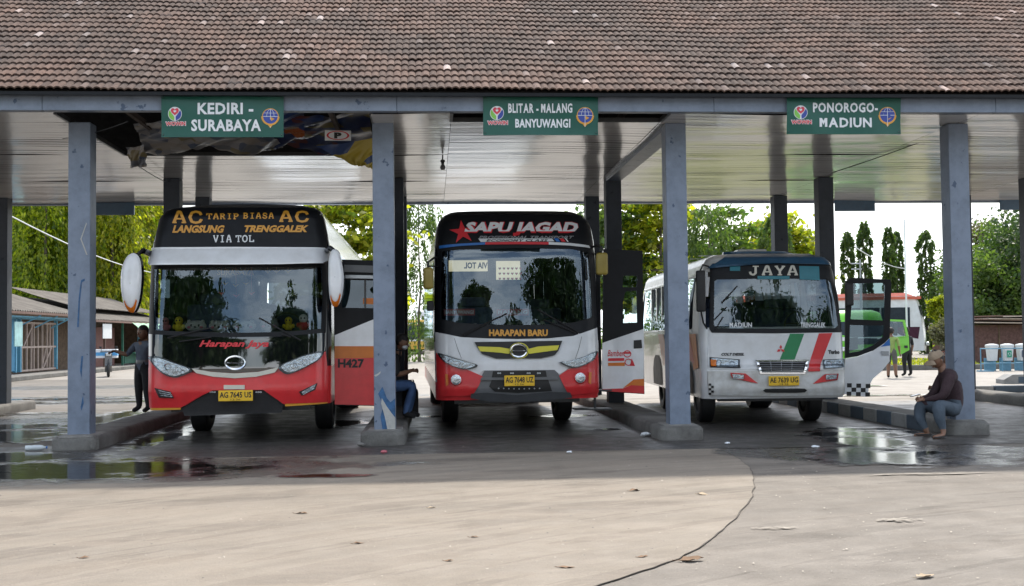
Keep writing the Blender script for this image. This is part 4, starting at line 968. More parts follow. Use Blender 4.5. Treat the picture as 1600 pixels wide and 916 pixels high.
for pl in ([(243, 606), (268, 612), (273, 622), (250, 621)], [(468, 612), (497, 598), (493, 609), (472, 618)]):
    e = B.drape('fog_lamp', pl, .066, M['ink'], thick=.02); c = [(sum(p[0] for p in pl) / 4), (sum(p[1] for p in pl) / 4)]
    for k in (.3, .55, .8):
        a = [(pl[0][0] * (1 - k) + pl[3][0] * k + 2.5, pl[0][1] * (1 - k) + pl[3][1] * k), (pl[1][0] * (1 - k) + pl[2][0] * k - 2.5, pl[1][1] * (1 - k) + pl[2][1] * k)]
        B.tube('light_bar', a, .008, M['lampbowl'], .075, parent=e)
B.plate(341, 610.5, 395, 626.5, 'AG 7645 US')
B.drape('plate_lamp', [(351, 601.5), (383.5, 601.5), (383.5, 608), (351, 608)], .075, M['cream'], thick=.03)
for x in (331, 403): B.text('lettering', 'ooo', (x - 4, 611.5, x + 6, 614), M['lightfilm'], .03, bold=.02)
ring_badge(B, 'badge', 367.5, 567, 15.5, 10.5, M['chrome'], .05, .013)
B.text('lettering', 'Harapan Jaya', (311, 532, 420, 545), M['redflat'], .045, bold=.035, shear=.35)
# windshield, visor, destination panel
wsO = [(233, 416), (300, 413), (371, 412), (440, 412), (509, 411), (511, 460), (509, 521), (440, 527), (371, 528), (300, 527), (233, 523), (232, 470)]
wsI = [(241, 421), (300, 419), (371, 418), (440, 418), (503, 418), (504, 460), (502, 514), (440, 519), (371, 520), (300, 519), (241, 516), (240, 470)]
B.drape('windshield_seal', wsO, .012, M['blackpanel'], holes=[wsI], thick=.02)
B.drape('windshield', [(236, 418), (300, 416), (371, 415), (440, 415), (506, 415), (508, 460), (505, 518), (440, 523), (371, 524), (300, 523), (237, 520), (236, 470)], .006, M['glass'], thick=0)
visor = [(228, 393), (235, 389), (300, 387), (371, 386.5), (440, 387), (508, 388), (517, 391), (514, 409), (506, 413), (440, 414.5), (371, 415), (300, 415), (240, 416), (228, 412)]
B.drape('sun_visor', visor, lambda x, z: .06 + .16 * max(0, min(1, (2.80 - z) / .22)) + .02, M['white'], thick=.16)
B.drape('destination_panel', [(237, 389), (242, 362), (252, 335), (262, 323), (300, 320), (371, 318.5), (440, 319), (485, 321), (500, 328), (506, 345), (510, 388), (440, 387.5), (371, 387), (300, 388)], .018, M['blackpanel'], thick=.03, smooth=2)
for s_, bx, mt, kw in [('AC', (269, 329, 317, 350), 'gold', dict(slab=True)), ('TARIP', (322, 333, 373, 343), 'gold', dict(slab=True)), ('BIASA', (380, 332, 428, 342), 'gold', dict(slab=True)), ('AC', (436, 329, 483, 348), 'gold', dict(slab=True)),
                   ('LANGSUNG', (269, 352, 351, 364), 'gold', dict(shear=.3, bold=.05)), ('TRENGGALEK', (382, 352, 482, 363), 'gold', dict(shear=.3, bold=.05)), ('VIA', (333, 367, 362, 379), 'lightfilm', dict(slab=True)), ('TOL', (368, 367, 397, 379), 'lightfilm', dict(slab=True))]:
    B.text('lettering', s_, bx, M[mt], .03, **kw)
wiper(B, [(345, 520), (290, 527), (270, 516), (330, 514)][:0] + [(330, 527), (280, 534), (330, 512), (262, 528)], .05)
wiper(B, [(455, 527), (440, 522), (405, 497), (470, 532)], .05)
# mirrors
for pl, arm, nm in (([(209, 397), (218, 405), (221, 430), (218, 465), (212, 484), (205, 487), (196, 478), (191, 455), (191, 425), (198, 404)], [(235, 397), (224, 392), (212, 399)], 'l'),
                    ([(522, 391), (530, 397), (536, 425), (536, 450), (531, 472), (524, 478), (517, 470), (514, 445), (514, 410), (517, 396)], [(508, 393), (516, 388), (524, 394)], 'r')):
    yy = -.10; e = empty('side_mirror', B.onplane(*arm[2], yy), 0, parent=b1)
    q = MB(); c = e.location
    P2 = [B.onplane(x, y, yy) - c for x, y in crom(pl, 4)]; cx_, cz_ = sum(p.x for p in P2) / len(P2), sum(p.z for p in P2) / len(P2); rows = []
    for k, (sc, dy) in enumerate([(1.10, .10), (1.12, .03), (1.06, -.02), (.94, -.055), (.7, -.08), (.4, -.092), (.02, -.095)]): rows.append([Vector((cx_ + (p.x - cx_) * sc, dy, cz_ + (p.z - cz_) * (sc if sc < 1 else 1 + (sc - 1) * .4))) for p in P2])
    q.grid(rows[:3], True); q.build('mirror_frame', M['black'], e, smooth=True)
    q = MB(); q.grid(rows[2:], True); q.build('mirror_cap', M['white'], e, smooth=True)
    q = MB(); low = [p for p in P2]; zl = min(p.z for p in P2); q.grid([[Vector((cx_ + (p.x - cx_) * sc * .93, dy - .006, cz_ + (p.z - cz_) * sc)) for p in P2 if p.z < zl + .16] for sc, dy in ((1.04, -.01), (.96, -.06), (.86, -.075))]); q.build('indicator_strip', M['amber'], e, smooth=True)
    q = MB(); q.tube([B.P3(*arm[0], .0) - c + Vector((0, .1, 0)), B.onplane(*arm[1], -.08) - c, Vector((0, .02, 0)), Vector((0, .05, -.2))], [.05, .04, .035, .03], 8); q.build('mirror_arm', M['black'], e, smooth=True)
# open door standing out from the right side
def door_root(bd, px, py, y, rz=0.): return empty('door', bd.onplane(px, py, y), rz, parent=bd.root)
yd = .55; D = door_root(B, 525, 635, yd); dl = D.location.copy()
def DP(x, y, o=0.): p = B.onplane(x, y, yd) - dl; return (p.x, p.z)
q = MB(); outl = [DP(521, 405), DP(600, 408), DP(600, 635), DP(523, 633)]
def framed(bd, name, outer, holes, y0, y1, mat, par):
    q = MB(); tr = tessellate_polygon([[Vector((a, b, 0)) for a, b in lp] for lp in [outer] + holes]); fl = [p for lp in [outer] + holes for p in lp]
    A = [q.bm.verts.new((a, y0, b)) for a, b in fl]; C = [q.bm.verts.new((a, y1, b)) for a, b in fl]
    for t in tr: q.bm.faces.new([A[i] for i in t]); q.bm.faces.new([C[i] for i in t])
    i0 = 0
    for lp in [outer] + holes:
        n_ = len(lp)
        for i in range(n_): j = (i + 1) % n_; q.bm.faces.new((A[i0 + i], A[i0 + j], C[i0 + j], C[i0 + i]))
        i0 += n_
    return q.build(name, mat, par)
framed(B, 'door_panel', [DP(521, 405), DP(606, 408), DP(606, 635), DP(523, 633)], [[DP(534, 437), DP(600, 439), DP(600, 482), DP(534, 481)]], 0, .04, M['blackpanel'], D)
def dflat(name, pts, off, mat, par=None, th=.004):
    q = MB(); q.prism([DP(*p) for p in pts], -off, -off + th, 'Y'); return q.build(name, mat, par or D)
dflat('red_skin', [(523, 542), (606, 542), (606, 634), (523, 632)], .006, M['red']); dflat('white_flash', [(523, 524), (606, 490), (606, 542), (523, 542)], .0065, M['white']); dflat('orange_band', [(523, 541), (606, 541), (606, 559), (523, 560)], .010, M['orange'])
lettering('lettering', 'H427', (528, 561, 569, 575), lambda u, v: Vector((DP(u, v)[0], -.014, DP(u, v)[1])), M['ink'], D, bold=.04)
dflat('upper_rail', [(538, 414), (600, 416), (600, 427), (538, 425)], .03, M['grey'], th=.02); dflat('grab_rail', [(540, 430), (600, 431), (600, 436), (540, 435)], .035, M['silver'], th=.03)
dflat('door_pane', [(534, 437), (600, 439), (600, 482), (534, 481)], -.02, M['sideglass']); dflat('orange_flash', [(567, 466), (600, 466), (600, 476), (567, 475)], -.015, M['orange']); dflat('inner_post', [(569, 437), (572, 437), (572, 482), (569, 481)], .004, M['black'], th=.02)
# dashboard, steering wheel and the row of soft toys
def dash(bd, z, y0, y1, wd):
    q = MB(); q.box(-wd, wd, y0, y1, z - .18, z, .04); q.box(-wd, wd, y0 + .1, y1 + .1, z - .6, z - .18, .03); q.build('dashboard', M['plastic'], bd.root)
    e = empty('steering_wheel', (-wd * .0 + .55, y1 + .28, z + .08), 0, parent=bd.root) if False else None
    q = MB(); c = Vector((.60, y1 + .22, z + .06)); tl = Matrix.Rotation(R(-62), 3, 'X')
    q.tube([c + tl @ Vector((.23 * math.cos(a), .23 * math.sin(a), 0)) for a in np.linspace(0, 2 * math.pi, 25)], .016, 6); q.tube([c - tl @ Vector((.22, 0, 0)), c + tl @ Vector((.22, 0, 0))], .014, 5); q.tube([c, c + Vector((0, -.25, -.3))], .03, 8); q.build('steering_wheel', M['blackflat'], bd.root, smooth=True)
dash(B, 1.62, .30, .68, 1.1)
toyc = {'w': pm('white_plush', (.55, .54, .50), .9, var=.1, bump=.6, bscale=90), 'y': pm('yellow_plush', (.70, .55, .03), .9, var=.1, bump=.6, bscale=90), 'p': pm('pink_plush', (.60, .20, .24), .9, var=.1, bump=.6, bscale=90), 'r': pm('red_plush', (.45, .04, .04), .9, var=.1, bump=.6, bscale=90), 'g': pm('grey_plush', (.22, .22, .22), .9, var=.1, bump=.6, bscale=90)}
def toy(bd, px, wpx, hpx, kind, mat, label, yl, z0, grp):
    p = bd.onplane(px, 500, yl); sx = wpx / 106. / 2; sz = hpx / 106. / 2
    lw = bd.M @ Vector((p.x, yl, z0)); e = empty('soft_toy', lw, 0, label, 'soft toy', grp); q = MB()
    def ball(c, r, mi=0): 
        g = bmesh.ops.create_uvsphere(q.bm, u_segments=14, v_segments=9, radius=1)
        for v in g['verts']: v.co = Vector((c[0] + v.co.x * r[0], c[1] + v.co.y * r[1], c[2] + v.co.z * r[2]))
        for f in {f for v in g['verts'] for f in v.link_faces}: f.material_index = mi
    if kind == 'cushion':     # a flat face cushion with ears
        ball((0, 0, sz), (sx, .07, sz)); q.build('head', [mat], e, smooth=True); 
        q = MB(); ball((-sx * .62, 0, sz * 1.75), (sx * .2, .04, sz * .35)); ball((sx * .62, 0, sz * 1.75), (sx * .2, .04, sz * .35)); q.build('ears', [mat], e, smooth=True)
        q = MB(); ball((-sx * .35, -.062, sz * 1.1), (.014, .01, .02)); ball((sx * .35, -.062, sz * 1.1), (.014, .01, .02)); ball((0, -.07, sz * .85), (.018, .01, .012)); q.build('eyes', [M['ink']], e, smooth=True)
        q = MB(); ball((-sx * .55, -.055, sz * .8), (.03, .01, .018)); ball((sx * .55, -.055, sz * .8), (.03, .01, .018)); q.build('cheeks', [toyc['p']], e, smooth=True)
    else:
        ball((0, 0, sz * .6), (sx * .9, .07, sz * .62)); ball((-sx * .9, -.02, sz * .7), (sx * .3, .04, sz * .3)); ball((sx * .9, -.02, sz * .7), (sx * .3, .04, sz * .3)); q.build('torso', [mat], e, smooth=True)
        q = MB(); ball((0, -.01, sz * 1.45), (sx * .75, .07, sz * .55)); q.build('head', [mat if kind != 'dress' else toyc['w']], e, smooth=True)
        q = MB(); ball((-sx * .28, -.076, sz * 1.5), (.011, .008, .015)); ball((sx * .28, -.076, sz * 1.5), (.011, .008, .015)); q.build('eyes', [M['ink']], e, smooth=True)
    return e
for a in [(259, 14, 23, 'bear', 'p', 'small pink soft toy leftmost on the dashboard of the left bus'), (280, 16, 24, 'bear', 'y', 'yellow soft toy left of the face cushions in the left bus'), (306, 33, 18, 'cushion', 'w', 'white face cushion leftmost of the four behind the left bus windshield'), (343, 33, 17, 'cushion', 'w', 'second white face cushion from the left in the left bus'), (382, 37, 17, 'cushion', 'w', 'widest white face cushion right of centre in the left bus'), (421, 30, 19, 'cushion', 'g', 'greyish face cushion beside the yellow toy in the left bus'), (451, 16, 22, 'bear', 'y', 'yellow soft toy right of the face cushions in the left bus'), (474, 18, 26, 'dress', 'r', 'red and white doll standing at the right of the left bus dashboard'), (252, 10, 12, 'bear', 'g', 'tiny grey soft toy in the left corner of the left bus windshield'), (489, 11, 14, 'bear', 'g', 'small grey soft toy in the right corner of the left bus windshield')]:
    toy(B, a[0], a[1], a[2], a[3], toyc[a[4]], a[5], .42, 1.61, 'soft toys on the left bus dashboard')
# lace strip, SURABAYA board, hanging ornaments
q = MB(); 
for i in range(46):
    x = -1.08 + i * .048; q.box(x, x + .03, .27, .275, 1.53, 1.60)
q.box(-1.1, 1.1, .276, .28, 1.595, 1.605); q.build('lace_trim', M['grey'], b1)
cx3 = B.onplane(368, 430, .62)
q = MB(); pa_ = B.onplane(330, 421, .62); pb_ = B.onplane(408, 431, .62); q.box(pa_.x, pb_.x, .63, .64, pb_.z, pa_.z); o = q.build('route_board', M['inner'], b1)
lettering('lettering', 'SURABAYA', (339, 421, 397, 430), lambda u, v: (lambda p: Vector((p.x, .625, p.z)))(B.onplane(u, v, .62)), M['gold'], o, bold=.03)
for i, (x, y, k) in enumerate([(352, 443, 'gold'), (368, 446, 'gold'), (384, 443, 'gold'), (346, 458, 'redflat'), (393, 458, 'redflat'), (369, 462, 'redflat'), (376, 424, 'lightfilm'), (418, 424, 'gold'), (432, 424, 'gold'), (450, 424, 'gold')]):
    p = B.onplane(x, y, .60); q = MB(); q.prism([(p.x - .05, p.z + .02), (p.x, p.z - .03), (p.x + .05, p.z + .02), (p.x, p.z)], .60, .61, 'Y'); q.tube([(p.x, .605, p.z + .01), (p.x, .605, 2.62)], .002, 4); q.build('hanging_ornament', M[k], b1)

# ------------------------------------------------------------------ MIDDLE BUS (white and red)
b2 = empty('bus', (1.345, 17.75, 0), R(1.2), 'white and red bus with SAPU JAGAD lettering and yellow grille, parked in the middle bay', 'bus')
C = Body(b2, [(.45, .06), (.7, 0), (1.1, .0), (1.4, .02), (1.65, .05), (2.2, .10), (2.75, .16), (3.0, .22), (3.3, .33), (3.42, .42), (3.50, .60), (3.54, 1.0)],
         [(.4, 1.28), (1.5, 1.30), (2.7, 1.285), (3.0, 1.275), (3.2, 1.25), (3.34, 1.20), (3.44, 1.12), (3.50, 1.02), (3.54, .88)], rc=.30, bow=.08, Ln=11.2)
C.shell([M['red'], M['white'], M['black'], M['whitedirty']], [.52, .8, 1.0, 1.2, 1.42, 1.5, 1.9, 2.3, 2.62, 2.70, 2.9, 3.0, 3.15, 3.24, 3.32, 3.38, 3.43, 3.46, 3.48, 3.52, 3.54], lambda z: 0 if z < .8 else (1 if z < 1.42 else (2 if z < 3.38 else 3)),
        (1.42, 2.70, .93), (1.5, 2.70, 1.2, 10.8), None, None, 2, 3)
C.cabin(1.0, 3.1); C.axlebox(2.65, 8.2, .55)
for x in (-.98, 1.0): C.wheel(x, 2.65, .50, .28); C.wheel(x * .98, 8.2, .50, .5)
cm2 = 807.5
fas = [(680, 519), (720, 527), (760, 529), (808, 530), (856, 529), (896, 525), (933, 512), (934, 540), (934, 554), (905, 562), (874, 566), (893, 572), (874, 585), (866, 578), (755, 579), (745, 587), (725, 577), (747, 570), (716, 560), (684, 551), (680, 540)]
C.drape('fascia', fas, .022, M['white'], thick=.03)
rl = [(681, 551), (690, 562), (716, 572), (730, 577.5), (754, 588), (748, 602), (738, 618), (686, 619), (682, 590)]
C.drape('bumper_corner', rl, lambda x, z: .03 + .03 * max(0, 1 - abs(z - .72) / .25), M['red'], thick=.06)
C.drape('bumper_corner', [(934, 549), (928, 563), (905, 572), (888, 577), (873, 587), (880, 602), (888, 617), (935, 613), (936, 580)], lambda x, z: .03 + .03 * max(0, 1 - abs(z - .72) / .25), M['red'], thick=.06)
gr = [(741, 534.5), (878, 532.5), (872, 548), (866, 555), (845, 560), (775, 560.5), (753, 553), (747, 545)]
e = C.drape('grille', gr, .05, M['ink'], thick=.03)
C.drape('grille_wing', [(746, 541.5), (780, 542.5), (795, 545), (795, 553), (780, 551), (750, 549)], .062, M['yellow'], e); C.drape('grille_wing', [(873, 539.5), (840, 541.5), (826, 545), (826, 553), (840, 551), (870, 547)], .062, M['yellow'], e)
C.drape('badge_ring', [(810.5 + 15.5 * math.cos(a), 548 + 12.5 * math.sin(a)) for a in np.linspace(0, 2 * math.pi, 25)[:-1]], .066, M['yellow'], e, holes=[[(810.5 + 11 * math.cos(a), 548 + 9.5 * math.sin(a)) for a in np.linspace(0, 2 * math.pi, 25)[:-1]]], thick=.02)
ring_badge(C, 'badge', 810.5, 548, 12.5, 10.3, M['chrome'], .085, .012)
h2 = [(684, 551.5), (705, 558), (728, 565), (746, 570.5), (738, 576), (722, 577), (702, 570), (690, 562)]
C.lamp('headlight', h2, [(704, 565, 5), (720, 570, 5)], .05)
C.lamp('headlight', [(933, 548.5), (915, 556), (893, 563), (874, 566), (884, 572), (898, 575), (916, 569), (928, 560)], [(913, 563, 5), (896, 568, 5)], .05)
tz = [(757, 579), (866, 578), (872, 584), (885, 608), (888, 616), (862, 618), (808, 620), (755, 619), (738, 618), (742, 606)]
e = C.drape('lower_grille', tz, .035, M['grey'], thick=.05)
C.drape('mesh_panel', [(770, 580), (852, 579), (854, 589), (768, 590)], .045, M['ink'], e); C.drape('mesh_panel', [(768, 594), (856, 593), (862, 611), (808, 614), (773, 612), (764, 604)], .045, M['ink'], e)
C.drape('grille_blade', [(752, 590), (870, 589), (872, 593), (750, 594)], .07, M['grey'], e, thick=.04)
for x in (780, 800, 826, 842): C.text('rivets', 'oo', (x - 3, 582, x + 3, 584.5), M['lightfilm'], .058, bold=.02, parent=e)
for k in range(9): C.text('rivets', 'o', (778 + 8 * k, 606 + .2 * (4 - abs(k - 4)), 780.2 + 8 * k, 608 + .2 * (4 - abs(k - 4))), M['lightfilm'], .058, bold=.02, parent=e)
C.drape('bumper_lip', [(736, 615), (760, 613.5), (808, 617), (860, 612), (890, 613), (893, 621), (860, 625), (808, 628), (760, 627), (735, 622)], .075, M['plastic'], thick=.08)
C.plate(788, 587, 835.5, 603, 'AG 7648 UZ')
for (x, y, k) in ((712.5, 593.5, -1), (906.5, 590.5, 1)):
    p = C.P3(x, y, .075); e = empty('fog_lamp', p, 0, parent=b2)
    q = MB(); q.lathe([(.095, .03), (.095, -.0), (.08, -.012)], 'Y', seg=24); q.build('bezel', M['red'], e, smooth=True)
    q = MB(); q.lathe([(.08, -.012), (.06, -.02), (.03, -.024), (.001, -.025)], 'Y', seg=24); q.build('lens', M['lampbowl'], e, smooth=True)
    C.drape('bumper_slot', [(x + k * 13, y - 9), (x + k * 17, y - 9), (x + k * 16, y + 10), (x + k * 12, y + 7)], .068, M['orange'], thick=.01)
# windshield of the middle bus
wsO = [(684, 387), (720, 384), (808, 382), (890, 383.5), (926, 389), (930, 430), (933, 512), (896, 524), (856, 528.5), (808, 529.5), (760, 528.5), (720, 526.5), (681, 518), (681, 440)]
wsI = [(691, 393), (720, 390), (808, 388), (890, 389), (919, 394), (923, 430), (925, 496), (896, 504), (856, 507), (808, 508), (760, 507), (720, 505), (690, 499), (689, 440)]
C.drape('windshield_seal', wsO, .018, M['blackpanel'], holes=[wsI], thick=.02)
C.drape('windshield', [(688, 391), (720, 388), (808, 386), (890, 387), (922, 392), (926, 430), (928, 500), (896, 508), (856, 511), (808, 512), (760, 511), (720, 509), (687, 502), (686, 440)], .010, M['glass'], thick=0)
C.text('lettering', 'HARAPAN BARU', (764, 515, 856, 525.5), M['gold'], .028, bold=.05)
C.drape('brow_panel', [(686, 384), (684, 352), (688, 340), (697, 334), (740, 330), (808, 328.5), (870, 330), (908, 334), (917, 339), (922, 352), (926, 388), (890, 382.5), (808, 381), (720, 383)], .016, M['blackpanel'], thick=.03)
for pl, c_ in (([(686, 384.5), (720, 381), (758, 379), (758, 382.5), (720, 384.5), (686, 389)], 'blue'), ([(758, 379), (808, 378), (857, 378.5), (857, 382.5), (808, 382), (758, 382.5)], 'redflat'), ([(857, 378.5), (890, 380), (920, 384), (922, 388), (890, 384), (857, 382.5)], 'lightfilm')):
    C.drape('brow_stripe', pl, .034, M[c_], thick=.01)
star = []
for k in range(10):
    a = -math.pi / 2 + k * math.pi / 5 - .12; r_ = (20, 7.5)[k % 2]; star.append((722.5 + r_ * math.cos(a) * (1.05 if k % 2 == 0 else 1), 363 + r_ * math.sin(a) * .95))
C.drape('star_decal', star, .030, M['redflat'], thick=.004)
for bx, mt, o_ in (((726, 346.5, 904, 369), 'redflat', .034),):
    C.text('lettering', 'SAPU JAGAD', bx, M[mt], o_, bold=.075, shear=.22)
def clip_lettering(bd, st, box, cuty, mat, off, **kw):
    o = bd.text('lettering', st, box, mat, off, **kw); me = o.data; bm = bmesh.new(); bm.from_mesh(me)
    p = bd.P3((box[0] + box[2]) / 2, cuty, off); bmesh.ops.bisect_plane(bm, geom=bm.verts[:] + bm.edges[:] + bm.faces[:], plane_co=p, plane_no=(0.0, 0, -1), clear_outer=True); bm.to_mesh(me); bm.free(); return o
clip_lettering(C, 'SAPU JAGAD', (725.4, 347, 903.4, 369), 361.5, M['lightfilm'], .038, bold=.05, shear=.22)
C.text('lettering', 'PROFESIONAL TRANSPORT', (748, 368.6, 897, 373), M['silver'], .034, bold=.03, shear=.3)
C.drape('class_plate', [(747, 373), (862, 373), (866, 379 - 1.5), (751, 378.5)], .030, M['lightfilm'], thick=.004); C.text('lettering', 'ECONOMY CLASS', (760, 373.9, 856, 377.7), M['ink'], .038, bold=.03, shear=.3)
for k, c_ in enumerate(('blue', 'redflat', 'lightfilm')): C.drape('slash', [(865 + k * 8.5, 372.5), (871 + k * 8.5 - (k == 2) * 4, 372.5), (875 + k * 8.5 - (k == 2) * 4, 378), (869 + k * 8.5, 378)], .030, M[c_], thick=.004)
wiper(C, [(725, 524), (760, 506), (722, 523), (792, 490)], .05); wiper(C, [(900, 520), (850, 500), (905, 520), (840, 484)], .05)
for pts in ([(710, 529), (715, 545), (721, 560)], [(909, 526), (905, 543), (899, 561)]): C.tube('panel_gap', pts, .003, M['ink'], .024)
for (x0, y0, x1, y1, ax, ay, sg) in ((661, 418, 677, 452, 688, 404, -1), (931, 395, 950, 430, 925, 386, 1)):
    yy = .0; a = C.onplane(x0, y0, yy); b_ = C.onplane(x1, y1, yy); e = empty('side_mirror', ((a.x + b_.x) / 2, yy, (a.z + b_.z) / 2), 0, parent=b2)
    q = MB(); wd, hh = (b_.x - a.x) / 2, (a.z - b_.z) / 2; q.box(-wd, wd, -.05, .05, -hh, hh, .045, 4); q.build('mirror_cover', M['olive'], e, smooth=True)
    q = MB(); q.box(-wd * .9, wd * .9, .051, .06, -hh * .92, hh * .92); q.build('mirror_glass', M['chrome'], e)
    q = MB(); h0 = C.P3(ax, ay, 0) - e.location; q.tube([h0 + Vector((0, .1, 0)), h0 + Vector((sg * .08, -.02, .02)), Vector((0, .0, hh + .08)), Vector((0, 0, hh * .5))], .018, 6); q.tube([h0 + Vector((0, .1, -.12)), Vector((0, .02, hh + .02))], .012, 6); q.build('mirror_arm', M['blackflat'], e, smooth=True)
p = C.onplane(672, 478, .3); q = MB(); q.box(p.x - .05, p.x + .06, .28, .38, p.z - .08, p.z + .08, .02); q.build('side_lamp_box', M['blackflat'], b2)
# door of the middle bus, folded out to the right
yd = .75; D = door_root(C, 941, 615, yd); dl = D.location.copy()
def DP(x, y, o=0.): p = C.onplane(x, y, yd) - dl; return (p.x, p.z)
framed(C, 'door_panel', [DP(943, 389), DP(1004, 392), DP(1007, 616), DP(941, 612)], [[DP(974, 431), DP(996, 431), DP(995, 449), DP(973, 449)], crom([DP(977, 456), DP(995, 454), DP(996, 504), DP(972, 505), DP(973, 475)], 1)], 0, .045, M['blackpanel'], D)
dflat('white_skin', [(941, 536), (1006, 514), (1006, 615), (941, 611)], .007, M['white']); dflat('red_flash', [(941, 611), (941, 608), (973, 607), (986, 602), (1006, 603), (1006, 615)], .012, M['red']); dflat('orange_flash', [(973, 606.5), (990, 593), (1006, 592), (1006, 603), (986, 602)], .012, M['orange'])
dflat('door_handle', crom([(990, 532), (1002, 531), (1003, 544), (990, 545)], 1), .02, M['ink'], th=.014)
for pl in ([(974, 431), (996, 431), (995, 449), (973, 449)], [(977, 456), (995, 454), (996, 504), (972, 505)]): dflat('door_pane', pl, -.02, M['clearglass'])
lettering('lettering', 'Bamber', (949, 547, 975, 557), lambda u, v: Vector((DP(u, v)[0], -.012, DP(u, v)[1])), M['redflat'], D, bold=.01, shear=.3)
dflat('decal_bar', [(950, 560), (975, 559.5), (975, 564), (950, 564.5)], .011, M['redflat']); dflat('decal_bar', [(950, 567), (976, 566.5), (976, 572), (950, 572)], .011, M['orange']) 
q = MB()
for rr, cx_, cy_ in ((5.5, 980, 553), (5.5, 982, 566)):
    q.tube([Vector((DP(cx_ + rr * math.cos(a), cy_ + rr * .9 * math.sin(a))[0], -.012, DP(cx_ + rr * math.cos(a), cy_ + rr * .9 * math.sin(a))[1])) for a in np.linspace(0, 2 * math.pi, 17)], .008, 5)
q.build('decal_figure', M['redflat'], D); dflat('decal_figure', [(984, 572), (987, 560), (992, 572)], .011, M['redflat']); dflat('decal_figure', [(976, 550), (985, 550), (986, 553), (975, 553)], .011, M['redflat'])
q = MB()
for z in (.32, .62): q.box(.95, 1.55, .62, .95, z - .02, z)
q.tube([(1.3, .8, .3), (1.3, .8, .6)], .02, 6); q.build('door_step', M['plastic'], b2)
dash(C, 1.52, .28, .64, 1.08)
tc_ = ['w', 'g', 'w', 'w', 'g', 'w', 'w', 'g', 'w']
for k in range(9):
    toy(C, 742 + k * 17.5 + (k % 2) * 2, 15, 20 + (k * 7) % 5, 'bear', toyc[tc_[k]], ['pale plush doll leftmost on the middle bus dashboard', 'grey plush doll second from left on the middle bus dashboard', 'pale plush doll third from left on the middle bus dashboard', 'pale plush doll left of centre on the middle bus dashboard', 'grey plush doll at centre of the middle bus dashboard', 'pale plush doll right of centre on the middle bus dashboard', 'pale plush doll third from right on the middle bus dashboard', 'grey plush doll second from right on the middle bus dashboard', 'pale plush doll rightmost on the middle bus dashboard'][k], .40, 1.52, 'plush dolls on the middle bus dashboard')
def inboard(bd, y, x0, y0, x1, y1, mat, name='interior_board'):
    a = bd.onplane(x0, y0, y); b_ = bd.onplane(x1, y1, y); q = MB(); q.box(a.x, b_.x, y, y + .01, b_.z, a.z); return q.build(name, mat, bd.root)
M['self_lit'] = pm('self_lit_cream_sheet', (.62, .54, .34), .6, var=.08, emit=((.62, .55, .38), .55))  # cream sheets given their own glow, as if lit from behind
for x0, y0, x1, y1 in ((701, 407, 762, 424), (775, 408, 813, 437)): inboard(C, 1.3, x0, y0, x1, y1, M['self_lit'])
lettering('lettering', 'VIA TOL', (725, 410, 762, 420), lambda u, v: (lambda p: Vector((p.x, 1.29, p.z)))(C.onplane(u, v, 1.3)), M['ink'], b2, bold=.04, mirror=True)
for k in range(3):
    for j in range(6):
        p = C.onplane(781 + j * 6.5, 420 + k * 8, .9); q = MB(); q.prism([(p.x - .025, p.z + .012), (p.x - .012, p.z + .024), (p.x, p.z + .012), (p.x + .012, p.z + .024), (p.x + .025, p.z + .012), (p.x, p.z - .022)], .9, .906); q.build('heart_pendant', M['redflat'], b2)
for x0, x1, st in ((693, 742, 'BANYUWANGI'), (776, 826, 'MALANG')):
    o = inboard(C, .34, x0, 483, x1, 493, M['pinkpaper'] if 'pinkpaper' in M else M.setdefault('pinkpaper', pm('pink_paper', (.45, .12, .14), .6)), 'destination_card'); lettering('lettering', st, (x0 + 2, 485, x1 - 2, 491), lambda u, v: (lambda p: Vector((p.x, .335, p.z)))(C.onplane(u, v, .34)), M['lightfilm'], o, bold=.04)

for bd in (B, C):
    for sx in (-1, 1):
        for k in range(5):
            y0 = 1.9 + k * 1.75; q = MB(); q.grid([[(sx * (bd.hw(z) - .07 + .018 * math.sin(y * 24)), y, z) for y in np.linspace(y0, y0 + 1.5, 34)] for z in (1.62, 2.2, 2.82)]); q.build('curtain', M['curtain'] if 'curtain' in M else M.setdefault('curtain', pm('dark_curtain_cloth', (.035, .045, .075), .95, var=.2)), bd.root, smooth=True)
# ------------------------------------------------------------------ RIGHT BUS (small white bus with green and red stripes)
b3 = empty('bus', (5.46, 18.05, 0), R(-2.6), 'small white bus with green and red slanted stripes and JAYA lettering, right bay', 'bus')
S = Body(b3, [(.4, .05), (.6, 0), (.95, .0), (1.0, .05), (1.4, .08), (1.62, .10), (2.1, .16), (2.5, .22), (2.62, .25), (2.72, .30), (2.80, .60), (2.84, 1.0)],
         [(.4, 1.145), (1.5, 1.165), (2.1, 1.13), (2.5, 1.07), (2.64, 1.035), (2.72, .98), (2.80, .82), (2.84, .55)], rc=.20, bow=.05, Ln=7.2)
S.shell([M['white'], M['navy'], M['whitedirty']], [.46, .7, 1.0, 1.3, 1.60, 1.75, 2.1, 2.42, 2.50, 2.58, 2.66, 2.72, 2.77, 2.80, 2.82, 2.84], lambda z: 0 if z < 2.5 else 2,
        (1.60, 2.50, .93), (1.60, 2.42, .9, 6.9), None, None, 0, 2, rearwin=(1.7, 2.4))
S.cabin(.95, 2.6, ny=6); S.axlebox(1.3, 4.85, .5)
for x in (-.90, .90): S.wheel(x, 1.3, .40, .24); S.wheel(x * .97, 4.85, .40, .42)
S.drape('roof_cap', [(1101, 398), (1108, 394.5), (1140, 393.5), (1210, 393), (1270, 394), (1296, 398), (1303, 412), (1303, 418), (1296, 414), (1210, 411.5), (1112, 413), (1104, 420)], lambda x, z: .05, M['navy'], thick=.08)
S.drape('front_panel', [(1106, 521), (1210, 521.5), (1318, 519), (1320, 560), (1320, 577), (1106, 577)], .016, M['white'], thick=.02)
